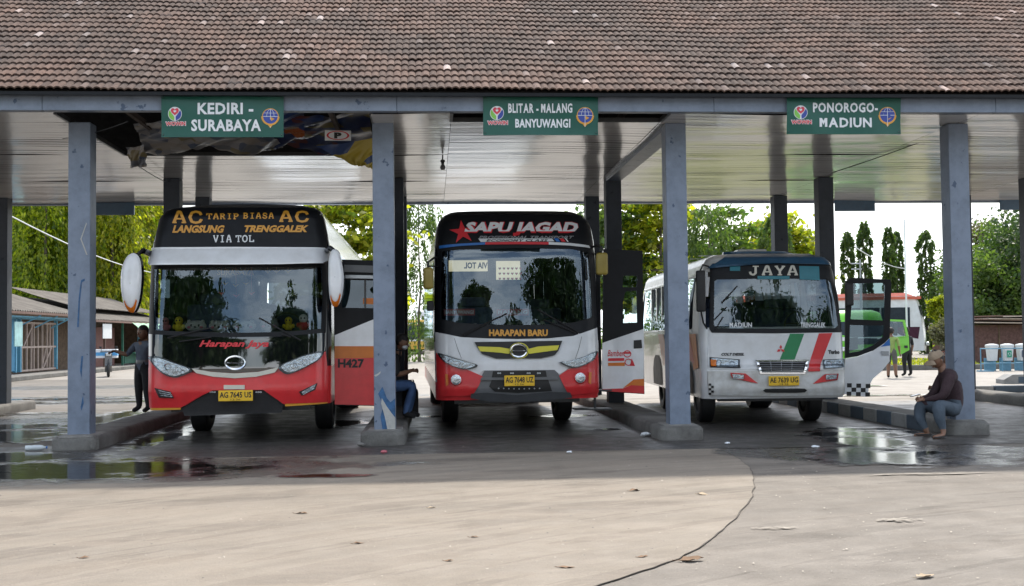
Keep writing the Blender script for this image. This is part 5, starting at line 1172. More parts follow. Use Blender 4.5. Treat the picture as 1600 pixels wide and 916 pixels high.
S.drape('front_bumper', [(1105, 580), (1320, 577.5), (1321, 600), (1318, 617), (1214, 619), (1107, 617), (1105, 600)], lambda x, z: .05 + .03 * max(0, 1 - abs(z - .62) / .2), M['whitedirty'], thick=.08)
S.drape('green_stripe', [(1234, 521.5), (1256, 521.5), (1241, 562), (1218, 562)], .022, M['green'], thick=.004)
S.drape('red_stripe', [(1279, 521), (1300, 520.5), (1279, 579), (1261, 580)], .022, M['red'], thick=.004)
S.drape('red_stripe', [(1261, 576), (1280, 575.5), (1279, 580), (1261.5, 580.5)], .075, M['red'], thick=.02)
bq = MB()
for k in range(3):
    a = -math.pi / 2 + k * 2 * math.pi / 3; d = Vector((math.cos(a), math.sin(a))); n_ = Vector((-d.y, d.x)); c = Vector((1220, 546))
    bq.poly([S.P3(*(c), .03), S.P3(*(c + d * 3.5 + n_ * 2.1), .03), S.P3(*(c + d * 7.2), .03), S.P3(*(c + d * 3.5 - n_ * 2.1), .03)])
bq.build('diamond_badge', M['redflat'], b3)
S.text('lettering', 'COLT DIESEL', (1127, 551.5, 1163, 556), M['plastic'], .024, bold=.06, shear=.3); S.text('lettering', 'Turbo', (1294, 547, 1312, 553.5), M['plastic'], .024, bold=.08)
S.lamp('headlight', [(1108, 558), (1155, 561.5), (1156, 575), (1109, 574)], [(1123, 567, 5.5), (1144, 568.5, 5)], .035, smooth=0)
S.lamp('headlight', [(1285, 562), (1319, 560), (1320, 574), (1286, 576)], [(1295, 568.5, 5), (1310, 567.5, 5)], .035, smooth=0)
for pl in ([(1109, 562), (1118, 562), (1118, 572), (1110, 572)], ): S.drape('indicator', pl, .065, M['amber'], thick=.01)
gp = [(1180, 562.5), (1262, 562), (1256, 584.5), (1186, 584.5)]; gi = [(1184, 565), (1258, 564.5), (1253, 582), (1189, 582)]
e = S.drape('grille', gp, .07, M['chrome'], holes=[gi], thick=.05); S.drape('grille_back', gi, .035, M['ink'], e, thick=.01)
for k in range(5):
    t = (k + .5) / 5; S.tube('grille_bar', [(1184.5 + 4.5 * t, 565 + 17 * t), (1222, 565 + 17 * t), (1257.5 - 4 * t, 565 + 17 * t)], .008, M['silver'], .06, parent=e)
for k in (-1, 0, 1): S.tube('grille_bar', [(1221 + 17 * k, 565), (1221 + 15.5 * k, 582)], .005, M['silver'], .058, parent=e)
for tri, lp in (([(1139, 582), (1163, 583.5), (1182.5, 599), (1142, 590.5)], [(1141, 583.5), (1161, 585), (1161, 593), (1143, 591.5)]), ([(1268, 599.5), (1286.5, 584.5), (1308, 583.5), (1306, 593.5)], [(1287, 585), (1307, 584), (1305, 592.5), (1287, 593.5)])):
    S.drape('red_flash', tri, .088, M['red'], thick=.01); S.lamp('fog_lamp', lp, [((lp[0][0] + lp[2][0]) / 2, (lp[0][1] + lp[2][1]) / 2, 3)], .085, smooth=0)
S.plate(1201, 588, 1249, 602.5, "AE 7639 UG")
S.drape('bumper_slot', crom([(1194, 607.5), (1224, 607), (1255, 607), (1255, 613), (1224, 613.5), (1194, 613)], 2), .086, M['ink'], thick=.01)
for i in range(2):
    for j in range(5):
        if (i + j) % 2 == 0: S.drape('checker', [(1099.5 + i * 4 + 6, 599 + j * 3.6), (1103.5 + i * 4 + 6, 599 + j * 3.6), (1103.5 + i * 4 + 6, 602.6 + j * 3.6), (1099.5 + i * 4 + 6, 602.6 + j * 3.6)], .09, M['ink'], thick=.004)
wsO = [(1109, 418), (1113, 412), (1210, 410.5), (1297, 413), (1302, 418), (1313, 470), (1318, 514), (1314, 519.5), (1210, 521), (1112, 520), (1108, 514)]
wsI = [(1116, 440), (1120, 437), (1210, 435), (1292, 437), (1298, 442), (1305, 475), (1310, 508), (1304, 513), (1210, 514), (1120, 513), (1115, 508)]
S.drape('windshield_seal', wsO, .018, M['blackpanel'], holes=[wsI], thick=.02)
S.drape('windshield', [(1113, 438), (1116, 435), (1210, 433), (1295, 435), (1301, 440), (1308, 475), (1313, 510), (1308, 515.5), (1210, 517), (1116, 516), (1112, 510)], .010, M['glass'], thick=0)
S.text('lettering', 'JAYA', (1170, 414.5, 1247, 431), M['cream'], .03, slab=True)
for pl in ([(1140, 416), (1156, 416), (1156, 423.5), (1140, 423.5)], [(1248, 416), (1279, 416.5), (1280, 438), (1249, 437)], [(1183, 431.5), (1233, 431.5), (1233, 436.5), (1183, 436.5)]): S.drape('teal_sticker', pl, .026, M['teal'], thick=.003)
wiper(S, [(1128, 472), (1150, 450), (1128, 474), (1152, 447)], .04); wiper(S, [(1118, 515), (1130, 495), (1116, 500), (1135, 480)], .04)
for x0, x1, st in ((1140, 1175, 'MADIUN'), (1251, 1290, 'TRENGGALEK')):
    lettering('lettering', st, (x0, 504, x1, 512), lambda u, v: S.P3(u, v, .016), M['lightfilm'], b3, bold=.03)
q = MB(); q.box(-.28, .22, 1.3, 2.2, 2.83, 2.94, .03); q.build('roof_vent', M['whitedirty'], b3)
q = MB()
for y in (1.6, 2.4, 3.3, 4.2, 5.1, 6.0): q.box(-.9, .9, y, y + .03, 2.845, 2.86)
q.build('roof_ribs', M['whitedirty'], b3)
dash(S, 1.60, .28, .58, .92)
# livery along the left flank
q = MB()
def flank(pts, mat, name='flank_swoosh', off=.008):
    q = MB(); q.poly([(-(S.hw(z) + off), y, z) for y, z in pts]); q.build(name, mat, b3)
flank([(2.3, .9), (3.0, 1.5), (3.8, 1.5), (3.2, .9)], M['green']); flank([(3.3, .9), (3.9, 1.5), (4.6, 1.5), (4.1, .9)], M['red'], off=.011); flank([(.35, .95), (.5, 1.5), (1.4, 1.5), (1.0, 1.2), (.8, .9)], M['orange'], off=.014); flank([(.7, 1.0), (1.0, 1.45), (1.9, 1.45), (1.4, 1.1)], M['red'], off=.017)
flank([(4.3, .50), (4.3, .80), (4.45, 1.0), (4.65, 1.08), (5.05, 1.08), (5.25, 1.0), (5.4, .8), (5.4, .50)], M['ink'], 'wheel_arch', .012); flank([(.85, .50), (.85, .78), (.98, .95), (1.15, 1.02), (1.45, 1.02), (1.62, .95), (1.75, .78), (1.75, .50)], M['ink'], 'wheel_arch', .019)
q = MB(); q.box(-S.hw(1.5) - .012, -S.hw(1.5) - .0, .9, 7., 1.53, 1.56); q.box(-S.hw(2.44) - .02, -S.hw(2.44) + .01, .5, 7., 2.44, 2.47); q.build('rub_rail', M['silver'], b3)
e = empty('side_mirror', S.onplane(1095, 455, -.02), 0, parent=b3)
q = MB(); q.box(-.075, .075, -.03, .04, -.33, .33, .03, 3); q.build('mirror_cover', M['blackflat'], e, smooth=True)
q = MB(); q.tube([(-.0, .0, .33), (.04, .0, .42), (.16, .15, .40)], .014, 6); q.tube([(0, 0, -.33), (.05, .1, -.5), (.14, .2, -.62)], .014, 6); q.build('mirror_arm', M['blackflat'], e, smooth=True)
# open door of the right bus
yd = .34; D = door_root(S, 1320, 617, yd, R(0)); dl = D.location.copy()
def DP(x, y, o=0.): p = S.onplane(x, y, yd) - dl; return (p.x, p.z)
def vpl(pts): return [DP(*p) for p in pts]
framed(S, 'window_frame', vpl([(1322, 440), (1330, 434), (1391, 437), (1393, 442), (1390, 528), (1382, 536), (1364, 548), (1340, 557), (1321, 560)]), [vpl([(1333, 443), (1380, 442), (1384, 446), (1382, 501), (1329, 499)]), vpl([(1328, 508), (1382, 509), (1380, 527), (1366, 539), (1344, 549), (1327, 552)])], 0, .05, M['blackpanel'], D)
framed(S, 'lower_panel', vpl([(1321, 560.5), (1340, 557.5), (1364, 548.5), (1382, 536.5), (1390, 528.5), (1391, 545), (1390, 565), (1378, 580), (1364, 592), (1358, 603), (1356, 620.5), (1318, 616)]), [], .004, .046, M['white'], D)
for pl in ([(1333, 443), (1380, 442), (1384, 446), (1382, 501), (1329, 499)], [(1328, 508), (1382, 509), (1380, 527), (1366, 539), (1344, 549), (1327, 552)]): dflat('door_pane', pl, -.02, M['doorglass'])
dflat('blue_corner', [(1380, 539), (1390, 529), (1391, 540), (1376, 542)], .002, M['blue']); dflat('door_handle', [(1376, 549), (1388, 549), (1388, 555), (1378, 555)], .02, M['silver'], th=.018)
for i in range(5):
    for j in range(3):
        if (i + j) % 2 == 0: dflat('checker', [(1323.5 + i * 7.3 - j * .3, 599 + j * 6.6 + i * .25), (1330.8 + i * 7.3 - j * .3, 599 + j * 6.6 + i * .25), (1330.8 + i * 7.3 - j * .3, 605.6 + j * 6.6 + i * .25), (1323.5 + i * 7.3 - j * .3, 605.6 + j * 6.6 + i * .25)], .002, M['ink'])
q = MB(); p0 = DP(1318, 443); p1 = DP(1331, 478); q.box(p0[0] - .0, p1[0], -.12, -.04, p1[1], p0[1], .02, 2); q.build('door_mirror', M['blackflat'], D)
dflat('door_box', [(1329, 528), (1342, 527), (1342, 545), (1329, 549)], -.05, M['plastic'], th=.03)
# ================================================================== PEOPLE
def figure(name, J, bones, label, mats, regions, loc, rz=0., hands=(), sub=1, group=None, fat=1.22):
    """one continuous skinned body: J joint -> (pos, radius); bones (parent, child, region)"""
    names = list(J); idx = {n_: i for i, n_ in enumerate(names)}
    V = [Vector(J[n_][0]) for n_ in names]; Rr = [J[n_][1] * fat for n_ in names]; E_ = [(idx[a], idx[b]) for a, b, _ in bones]; seg = [(V[idx[a]], V[idx[b]], r_) for a, b, r_ in bones]
    for (wr, tip, side, palm) in hands:      # wrist joint name, direction, thumb side, palm normal
        w_ = V[idx[wr]]; d = Vector(tip).normalized(); sdv = Vector(side).normalized(); pn = Vector(palm).normalized()
        base = len(V); pc = w_ + d * .075; V.append(pc); Rr.append(.026); E_.append((idx[wr], base)); seg.append((w_, pc, 'skin'))
        for k, (o_, ln) in enumerate(((.030, .062), (.011, .072), (-.010, .066), (-.029, .052))):
            p = base; q_ = pc + sdv * o_ + d * .015
            for s_ in range(3):
                V.append(q_); Rr.append(.0095 - .001 * s_); E_.append((p, len(V) - 1)); seg.append((V[p], q_, 'skin')); p = len(V) - 1
                q_ = q_ + (d * math.cos(.45 * (s_ + 1)) + pn * math.sin(.45 * (s_ + 1))) * ln * .42
        q_ = w_ + d * .03 + sdv * .032; p = base
        for s_ in range(2):
            V.append(q_); Rr.append(.011 - .0015 * s_); E_.append((p if s_ else idx[wr], len(V) - 1)); seg.append((V[p], q_, 'skin')); p = len(V) - 1; q_ = q_ + (d * .8 + sdv * .5 + pn * .4).normalized() * .035
    me = bpy.data.meshes.new(name); me.from_pydata(V, E_, []); o = bpy.data.objects.new(name, me); col.objects.link(o)
    sk = o.modifiers.new('s', 'SKIN'); sk.use_smooth_shade = True; sk.branch_smoothing = .6
    for i, sv_ in enumerate(me.skin_vertices[0].data): sv_.radius = (Rr[i], Rr[i]) if not isinstance(Rr[i], tuple) else Rr[i]; sv_.use_root = (i == 0)
    sb = o.modifiers.new('b', 'SUBSURF'); sb.levels = sub; sb.render_levels = sub
    dg = bpy.context.evaluated_depsgraph_get(); dg.update(); m2 = bpy.data.meshes.new_from_object(o.evaluated_get(dg)); bpy.data.objects.remove(o); bpy.data.meshes.remove(me); m2.name = name
    rl_ = list(mats)
    m2.materials.clear()
    for k in rl_: m2.materials.append(mats[k])
    for p in m2.polygons:
        c = p.center; best = None
        for a, b, r_ in seg:
            ab = b - a; t = max(0, min(1, (c - a).dot(ab) / max(1e-9, ab.length_squared))); dd = (c - a - ab * t).length
            if best is None or dd < best[0]: best = (dd, r_)
        p.material_index = rl_.index(best[1]) if best[1] in rl_ else 0; p.use_smooth = True
    e = empty('person', loc, rz, label, 'person', group); ob = bpy.data.objects.new('body', m2); col.objects.link(ob); ob.parent = e
    return e
def blob(q, c, r, rot=None, u=18, v=12):
    g = bmesh.ops.create_uvsphere(q.bm, u_segments=u, v_segments=v, radius=1)
    for w_ in g['verts']:
        p = Vector((w_.co.x * r[0], w_.co.y * r[1], w_.co.z * r[2])); w_.co = Vector(c) + (rot @ p if rot else p)
    return g
def head(e, c, yaw, pitch, hair, skin=None, cap=None, mask=None, hs=1.):
    """head with face looking along -y rotated by yaw (about z) and pitch down; c = centre of the skull"""
    Rm = Matrix.Rotation(yaw, 3, 'Z') @ Matrix.Rotation(pitch, 3, 'X') @ Matrix.Diagonal((1.1, 1.1, 1.1)); c = Vector(c); sk = skin or M['skin']
    q = MB(); g = blob(q, (0, 0, 0), (.077, .095, .115), u=24, v=18)
    for v in q.bm.verts:
        p = v.co
        if p.z < -.02 and p.y < .02: p.x *= 1 - .28 * min(1, (-.02 - p.z) / .09); 
        if p.z < -.04 and p.y > 0: p.y *= .7
        if -.01 < p.z < .03 and p.y < -.07: p.y += .007 * math.exp(-((abs(p.x) - .03) / .014) ** 2)
    blob(q, (0, -.098, -.018), (.014, .022, .026), u=10, v=8); blob(q, (0, -.088, -.062), (.024, .012, .010), u=10, v=6)
    for s in (-1, 1): blob(q, (s * .077, .008, -.008), (.010, .022, .032), u=8, v=8)
    for v in q.bm.verts: v.co = c + Rm @ v.co
    q.build('head', sk, e, smooth=True)
    q = MB()
    for s in (-1, 1): blob(q, (s * .03, -.084, .004), (.013, .008, .007), u=8, v=6)
    for v in q.bm.verts: v.co = c + Rm @ v.co
    q.build('eyes', M['ink'], e, smooth=True)
    q = MB(); blob(q, (0, .012, .022), (.086, .098, .108), u=22, v=16)
    bmesh.ops.delete(q.bm, geom=[v for v in q.bm.verts if (v.co.z < .035 and v.co.y < -.02) or v.co.z < -.055], context='VERTS')
    for v in q.bm.verts: v.co = c + Rm @ (v.co * (1 + random.uniform(-.02, .02)))
    q.build('hair', hair, e, smooth=True, recalc=False)
    if cap:
        q = MB(); blob(q, (0, .008, .035), (.092, .108, .092), u=24, v=16); bmesh.ops.delete(q.bm, geom=[v for v in q.bm.verts if v.co.z < .028], context='VERTS')
        rows = [[Vector((rr * .085 * math.sin(a), -.055 - rr * .5 * .10 * math.cos(a) - rr * .03, .040 - .02 * rr * rr + .012 * math.cos(a) - .006)) for a in np.linspace(-1.25, 1.25, 12)] for rr in (.6, 1., 1.3, 1.45)]
        q.grid(rows); q.grid([[p - Vector((0, 0, .006)) for p in r_] for r_ in rows])
        blob(q, (0, .008, .128), (.008, .008, .005), u=8, v=6)
        for v in q.bm.verts: v.co = c + Rm @ v.co
        q.build('cap', cap, e, smooth=True, recalc=False)
    if mask:
        q = MB(); blob(q, (0, -.055, -.05), (.062, .052, .045), u=14, v=10)
        for v in q.bm.verts: v.co = c + Rm @ v.co
        q.build('face_mask', mask, e, smooth=True)
cl = lambda n_, c, **k: pm(n_, c, .9, var=.18, bump=.5, bscale=22, **k)
M['hair'] = pm('black_hair', (.012, .010, .009), .6, var=.3, bump=.6, bscale=120)
M['jeans'] = cl('blue_grey_jeans', (.065, .088, .115)); M['shirt'] = cl('dark_maroon_shirt', (.035, .018, .022)); M['blackcloth'] = cl('black_cloth', (.012, .012, .014)); M['greycloth'] = cl('blue_grey_uniform', (.09, .11, .15)); M['bluejeans'] = cl('blue_jeans', (.06, .12, .26)); M['khaki'] = cl('khaki_cap_cloth', (.30, .23, .16))
# --- seated man with a tan cap looking at his telephone (faces left, sits on the kerb)
lo = Vector((7.52, 16.05, 0))
def L3(px, py, dy=0.): return onY(px, py, lo.y + dy) - lo
ankf, ankb = L3(1446, 672, -.22), L3(1471, 676, -.34)
J = {'pelvis': (L3(1491, 640, .05), .16), 'waist': (L3(1490, 619, .02), .165), 'chest': (L3(1486, 597, .0), .17), 'upper': (L3(1479, 580, -.02), .155), 'neck': (L3(1474, 575, -.03), .08), 'headj': (L3(1468, 569, -.04), .06),
     'shL': (L3(1472, 588, .15), .075), 'elL': (L3(1458, 617, .20), .05), 'wrL': (L3(1441, 623, .06), .026),
     'shR': (L3(1484, 590, -.20), .085), 'elR': (L3(1474, 620, -.26), .06), 'wrR': (L3(1446, 625, -.13), .027),
     'hipL': (L3(1486, 642, .13), .10), 'knL': (L3(1437, 631, .16), .085), 'mdL': (L3(1437, 655, .10), .066), 'anL': (L3(1446, 670, .04), .038), 'heL': (L3(1450, 679, .04), .030), 'toL': (L3(1428, 681, -.04), .024),
     'hipR': (L3(1490, 643, -.10), .105), 'knR': (L3(1466, 631, -.28), .09), 'mdR': (L3(1468, 654, -.30), .07), 'anR': (L3(1474, 671, -.32), .038), 'heR': (L3(1474, 680, -.34), .030), 'toR': (L3(1458, 684, -.46), .024)}
BN = [('pelvis', 'waist', 'shirt'), ('waist', 'chest', 'shirt'), ('chest', 'upper', 'shirt'), ('upper', 'neck', 'shirt'), ('neck', 'headj', 'skin'), ('upper', 'shL', 'shirt'), ('shL', 'elL', 'shirt'), ('elL', 'wrL', 'shirt'), ('upper', 'shR', 'shirt'), ('shR', 'elR', 'shirt'), ('elR', 'wrR', 'shirt'),
      ('pelvis', 'hipL', 'jeans'), ('hipL', 'knL', 'jeans'), ('knL', 'mdL', 'jeans'), ('mdL', 'anL', 'jeans'), ('anL', 'heL', 'skin'), ('heL', 'toL', 'skin'), ('pelvis', 'hipR', 'jeans'), ('hipR', 'knR', 'jeans'), ('knR', 'mdR', 'jeans'), ('mdR', 'anR', 'jeans'), ('anR', 'heR', 'skin'), ('heR', 'toR', 'skin')]
e = figure('person', J, BN, 'seated man in maroon shirt, jeans and tan cap looking at a phone on the kerb', {'shirt': M['shirt'], 'skin': M['skin'], 'jeans': M['jeans']}, None, lo,
           hands=[('wrL', (-1, -.35, .05), (0, -.5, .8), (.2, -.6, -.6)), ('wrR', (-1, .25, .1), (0, .5, .8), (.2, .6, -.5))])
head(e, L3(1463, 562, -.05), R(-72), R(26), M['hair'], cap=M['khaki'])
for s, (h_, t_) in {'l': ('heL', 'toL'), 'r': ('heR', 'toR')}.items():
    a, b_ = J[h_][0], J[t_][0]; d = (b_ - a); d.z = 0; d.normalize(); n_ = Vector((-d.y, d.x, 0)); q = MB(); rows = []
    for k in range(9):
        t = k / 8; c = a - d * .05 + d * t * .29; wd = .045 * (1 - .25 * abs(2 * t - 1) ** 2) * (1 if .05 < t < .97 else .6)
        rows.append([Vector((c.x, c.y, 0)) + n_ * wd * u + Vector((0, 0, z)) for u, z in ((-1, .022), (-1, .04), (1, .04), (1, .022))])
    q.grid(rows, True); q.build('sandal', M['blackflat'], e)
ph = empty('phone', lo + L3(1430, 618, -.03), 0, 'dark smartphone held by the seated man in the tan cap', 'phone')
q = MB(); q.box(-.07, .07, -.035, .035, -.005, .005, .004, 2, rot=Matrix.Rotation(R(-15), 3, 'Y')); q.build('case', M['ink'], ph); q = MB(); q.box(-.064, .064, -.031, .031, .0055, .0065, rot=Matrix.Rotation(R(-15), 3, 'Y')); q.build('screen', pm('phone_screen', (.05, .06, .08), .1), ph)
# --- second seated person behind him, only the patterned cap shows
lo = Vector((7.78, 17.9, 0)); 
J2 = {k: (L3(*v[0]) if isinstance(v[0], tuple) else v[0], v[1]) for k, v in {}.items()}
def seated(lo, flip, shirt, trouser, label, top, hairm, cap=None, seath=.2, mask=None, lean=.12, group=None, name='person', yaw=-80):
    """generic seated figure facing -x (flip=1) or +x (flip=-1); top = head height"""
    f = flip; H = top - seath; z = seath
    J = {'pelvis': ((0, 0, z + .12), .13), 'waist': ((-.03 * f, 0, z + .28), .125), 'chest': ((-lean * .6 * f, 0, z + .46), .14), 'upper': ((-lean * f, 0, z + .56), .11), 'neck': ((-(lean + .04) * f, 0, z + .63), .05), 'headj': ((-(lean + .07) * f, 0, z + .68), .05),
         'shL': ((-lean * f, .18, z + .55), .06), 'elL': ((-(lean + .02) * f, .22, z + .28), .045), 'wrL': ((-(lean + .24) * f, .10, z + .34), .028), 'shR': ((-lean * f, -.18, z + .55), .06), 'elR': ((-(lean + .02) * f, -.22, z + .28), .045), 'wrR': ((-(lean + .24) * f, -.08, z + .34), .028),
         'hipL': ((-.05 * f, .10, z + .10), .09), 'knL': ((-.44 * f, .14, max(.48, z + .12)), .07), 'anL': ((-.36 * f, .12, .09 + min(z, .2) * 1), .042), 'toL': ((-.54 * f, .13, .04 + min(z, .2)), .032),
         'hipR': ((-.05 * f, -.10, z + .10), .09), 'knR': ((-.44 * f, -.14, max(.50, z + .12)), .07), 'anR': ((-.30 * f, -.14, .09 + min(z, .2)), .042), 'toR': ((-.48 * f, -.15, .04 + min(z, .2)), .032)}
    BN = [('pelvis', 'waist', 'a'), ('waist', 'chest', 'a'), ('chest', 'upper', 'a'), ('upper', 'neck', 'skin'), ('neck', 'headj', 'skin')]
    for s in 'LR': BN += [('upper', 'sh' + s, 'a'), ('sh' + s, 'el' + s, 'a'), ('el' + s, 'wr' + s, 'skin'), ('pelvis', 'hip' + s, 'b'), ('hip' + s, 'kn' + s, 'b'), ('kn' + s, 'an' + s, 'b'), ('an' + s, 'to' + s, 'c')]
    e = figure(name, J, BN, label, {'a': shirt, 'b': trouser, 'skin': M['skin'], 'c': M['blackcloth']}, None, lo, 0, hands=[('wrL', (-f, -.3, .1), (0, -.5, .8), (.2 * f, -.4, -.6)), ('wrR', (-f, .3, .1), (0, .5, .8), (.2 * f, .4, -.6))], group=group)
    head(e, (-(lean + .10) * f, 0, z + .80), R(yaw), R(20), hairm, cap=cap, mask=mask)
    return e
M['batik'] = print_mat('patterned_cap_cloth', [(.30, .08, .06), (.35, .30, .25), (.08, .05, .05), (.28, .12, .08)], 60)
p_ = onY(1474, 548, 17.6)
seated(Vector((p_.x + .24, 17.6, 0)), 1, M['blackcloth'], M['blackcloth'], 'seated person in patterned cap half hidden behind the man with the tan cap', 1.2, M['hair'], cap=M['batik'], seath=.27)
# --- man with backpack behind the second front column
p_ = onY(628, 524, 18.5)
e = seated(Vector((p_.x - .26, 18.5, 0)), -1, M['blackcloth'], M['bluejeans'], 'seated man with white face mask and blue jeans holding a phone behind the second column', 1.65, M['hair'], seath=.62, mask=M['lightfilm'], lean=.16, yaw=80)
sto = empty('stool', (p_.x - .30, 18.5, .2), 0, 'low dark stool under the man with the backpack', 'stool')
q = MB(); q.lathe([(.001, .42), (.17, .42), (.18, .40), (.17, .38), (.001, .38)], 'Z', seg=20); q.build('seat', M['plastic'], sto, smooth=True)
for k in range(4):
    a = math.pi / 4 + k * math.pi / 2; q = MB(); q.tube([(.12 * math.cos(a), .12 * math.sin(a), .38), (.17 * math.cos(a), .17 * math.sin(a), 0)], .014, 6); q.build('leg', M['plastic'], sto)
bp_ = onY(584, 567, 18.5); bk = empty('backpack', (bp_.x + .12, 18.5, bp_.z - .25), 0, 'dark blue backpack on the back of the man behind the second front column', 'backpack')
q = MB(); q.box(-.16, .14, -.16, .16, 0, .50, .10, 4); q.box(-.22, -.15, -.12, .12, .06, .28, .03, 3); q.build('bag', cl('navy_bag_cloth', (.02, .03, .09)), bk, smooth=True)
q = MB(); 
for s in (-1, 1): q.tube([(.13, s * .1, .46), (.3, s * .13, .44), (.3, s * .13, .2), (.13, s * .1, .08)], .015, 6)
q.build('strap', M['blackcloth'], bk, smooth=True)
pp = onY(645, 529, 18.45); ph = empty('phone', pp, 0, 'pale phone held up by the masked man behind the second front column', 'phone'); q = MB(); q.box(-.06, .06, -.035, .035, -.005, .005, .003, rot=Matrix.Rotation(R(18), 3, 'Y')); q.build('case', M['grey'], ph)
pp = onY(641, 604, 18.9); bg_ = empty('black_bag', (pp.x, 18.9, .2), 0, 'black bag on the island beside the masked man', 'bag'); q = MB(); q.box(-.13, .13, -.16, .16, .0, .48, .08, 3); q.build('sack', M['blackcloth'], bg_, smooth=True); q = MB(); q.tube([(-.08, 0, .46), (-.05, 0, .60), (.05, 0, .6), (.08, 0, .46)], .012, 6); q.build('handle', M['blackcloth'], bg_)
# --- standing people
def standing(lo, rz, top, shirt, trouser, label, arm='hang', group=None, short=False, cap=None, hairm=None):
    k = top / 1.72; t = 'skin' if short else 'b'
    J = {'pelvis': ((0, 0, .93 * k), .13), 'waist': ((0, 0, 1.08 * k), .115), 'chest': ((0, 0, 1.27 * k), .135), 'upper': ((0, .01, 1.39 * k), .10), 'neck': ((0, .0, 1.46 * k), .05), 'headj': ((0, -.01, 1.52 * k), .05),
         'shL': ((.18, 0, 1.39 * k), .058), 'shR': ((-.18, 0, 1.39 * k), .058)}
    if arm == 'raise': J |= {'elL': ((.40, -.10, 1.33 * k), .042), 'wrL': ((.55, -.22, 1.45 * k), .028), 'elR': ((-.27, -.12, 1.17 * k), .042), 'wrR': ((-.44, -.24, 1.27 * k), .028)}
    else: J |= {'elL': ((.24, .02, 1.12 * k), .042), 'wrL': ((.25, -.04, .88 * k), .028), 'elR': ((-.24, .02, 1.12 * k), .042), 'wrR': ((-.25, -.04, .88 * k), .028)}
    J |= {'hipL': ((.09, 0, .87 * k), .095), 'knL': ((.10, -.02, .50 * k), .062), 'anL': ((.11, .02, .10), .042), 'toL': ((.12, -.13, .04), .035), 'hipR': ((-.09, 0, .87 * k), .095), 'knR': ((-.11, .0, .50 * k), .062), 'anR': ((-.13, .04, .10), .042), 'toR': ((-.15, -.11, .04), .035)}
    BN = [('pelvis', 'waist', 'a'), ('waist', 'chest', 'a'), ('chest', 'upper', 'a'), ('upper', 'neck', 'skin'), ('neck', 'headj', 'skin')]
    for s in 'LR': BN += [('upper', 'sh' + s, 'a'), ('sh' + s, 'el' + s, 'a'), ('el' + s, 'wr' + s, 'skin'), ('pelvis', 'hip' + s, 'b'), ('hip' + s, 'kn' + s, 'b'), ('kn' + s, 'an' + s, t), ('an' + s, 'to' + s, 'c')]
    e = figure('person', J, BN, label, {'a': shirt, 'b': trouser, 'skin': M['skin'], 'c': M['blackcloth']}, None, lo, rz, hands=[('wrL', (.3, -.3, -1) if arm != 'raise' else (.7, -.5, .4), (-.3, -1, 0), (-1, 0, -.2)), ('wrR', (-.3, -.3, -1) if arm != 'raise' else (-.7, -.5, -.4), (.3, -1, 0), (1, 0, -.2))], group=group)
    head(e, (0, -.015, 1.62 * k), 0, 0, hairm or M['hair'], cap=cap); return e
p_ = onY(224, 560, 21.0)
e = standing(Vector((p_.x - .0, 21.0, .2)), R(-30), 1.52, M['greycloth'], M['blackcloth'], 'standing man in grey-blue shirt and black trousers with arms raised beside the left bus', arm='raise')
q = MB(); q.lathe([(.125, .88), (.13, .90), (.13, .93), (.125, .95)], 'Z', seg=20); q.build('belt', M['grey'], e)
p_ = onY(1417, 560, 37.5); standing(Vector((p_.x, 37.5, 0)), R(200), 1.62, M['blackcloth'], M['blackcloth'], 'standing man in black beside the open green door')
p_ = onY(1393, 560, 36.2); standing(Vector((p_.x, 36.2, 0)), R(150), 1.60, cl('lime_patterned_shirt', (.25, .35, .10)), cl('patterned_shorts', (.10, .10, .09)), 'standing person in dark patterned shorts half hidden by the open green door', short=True)

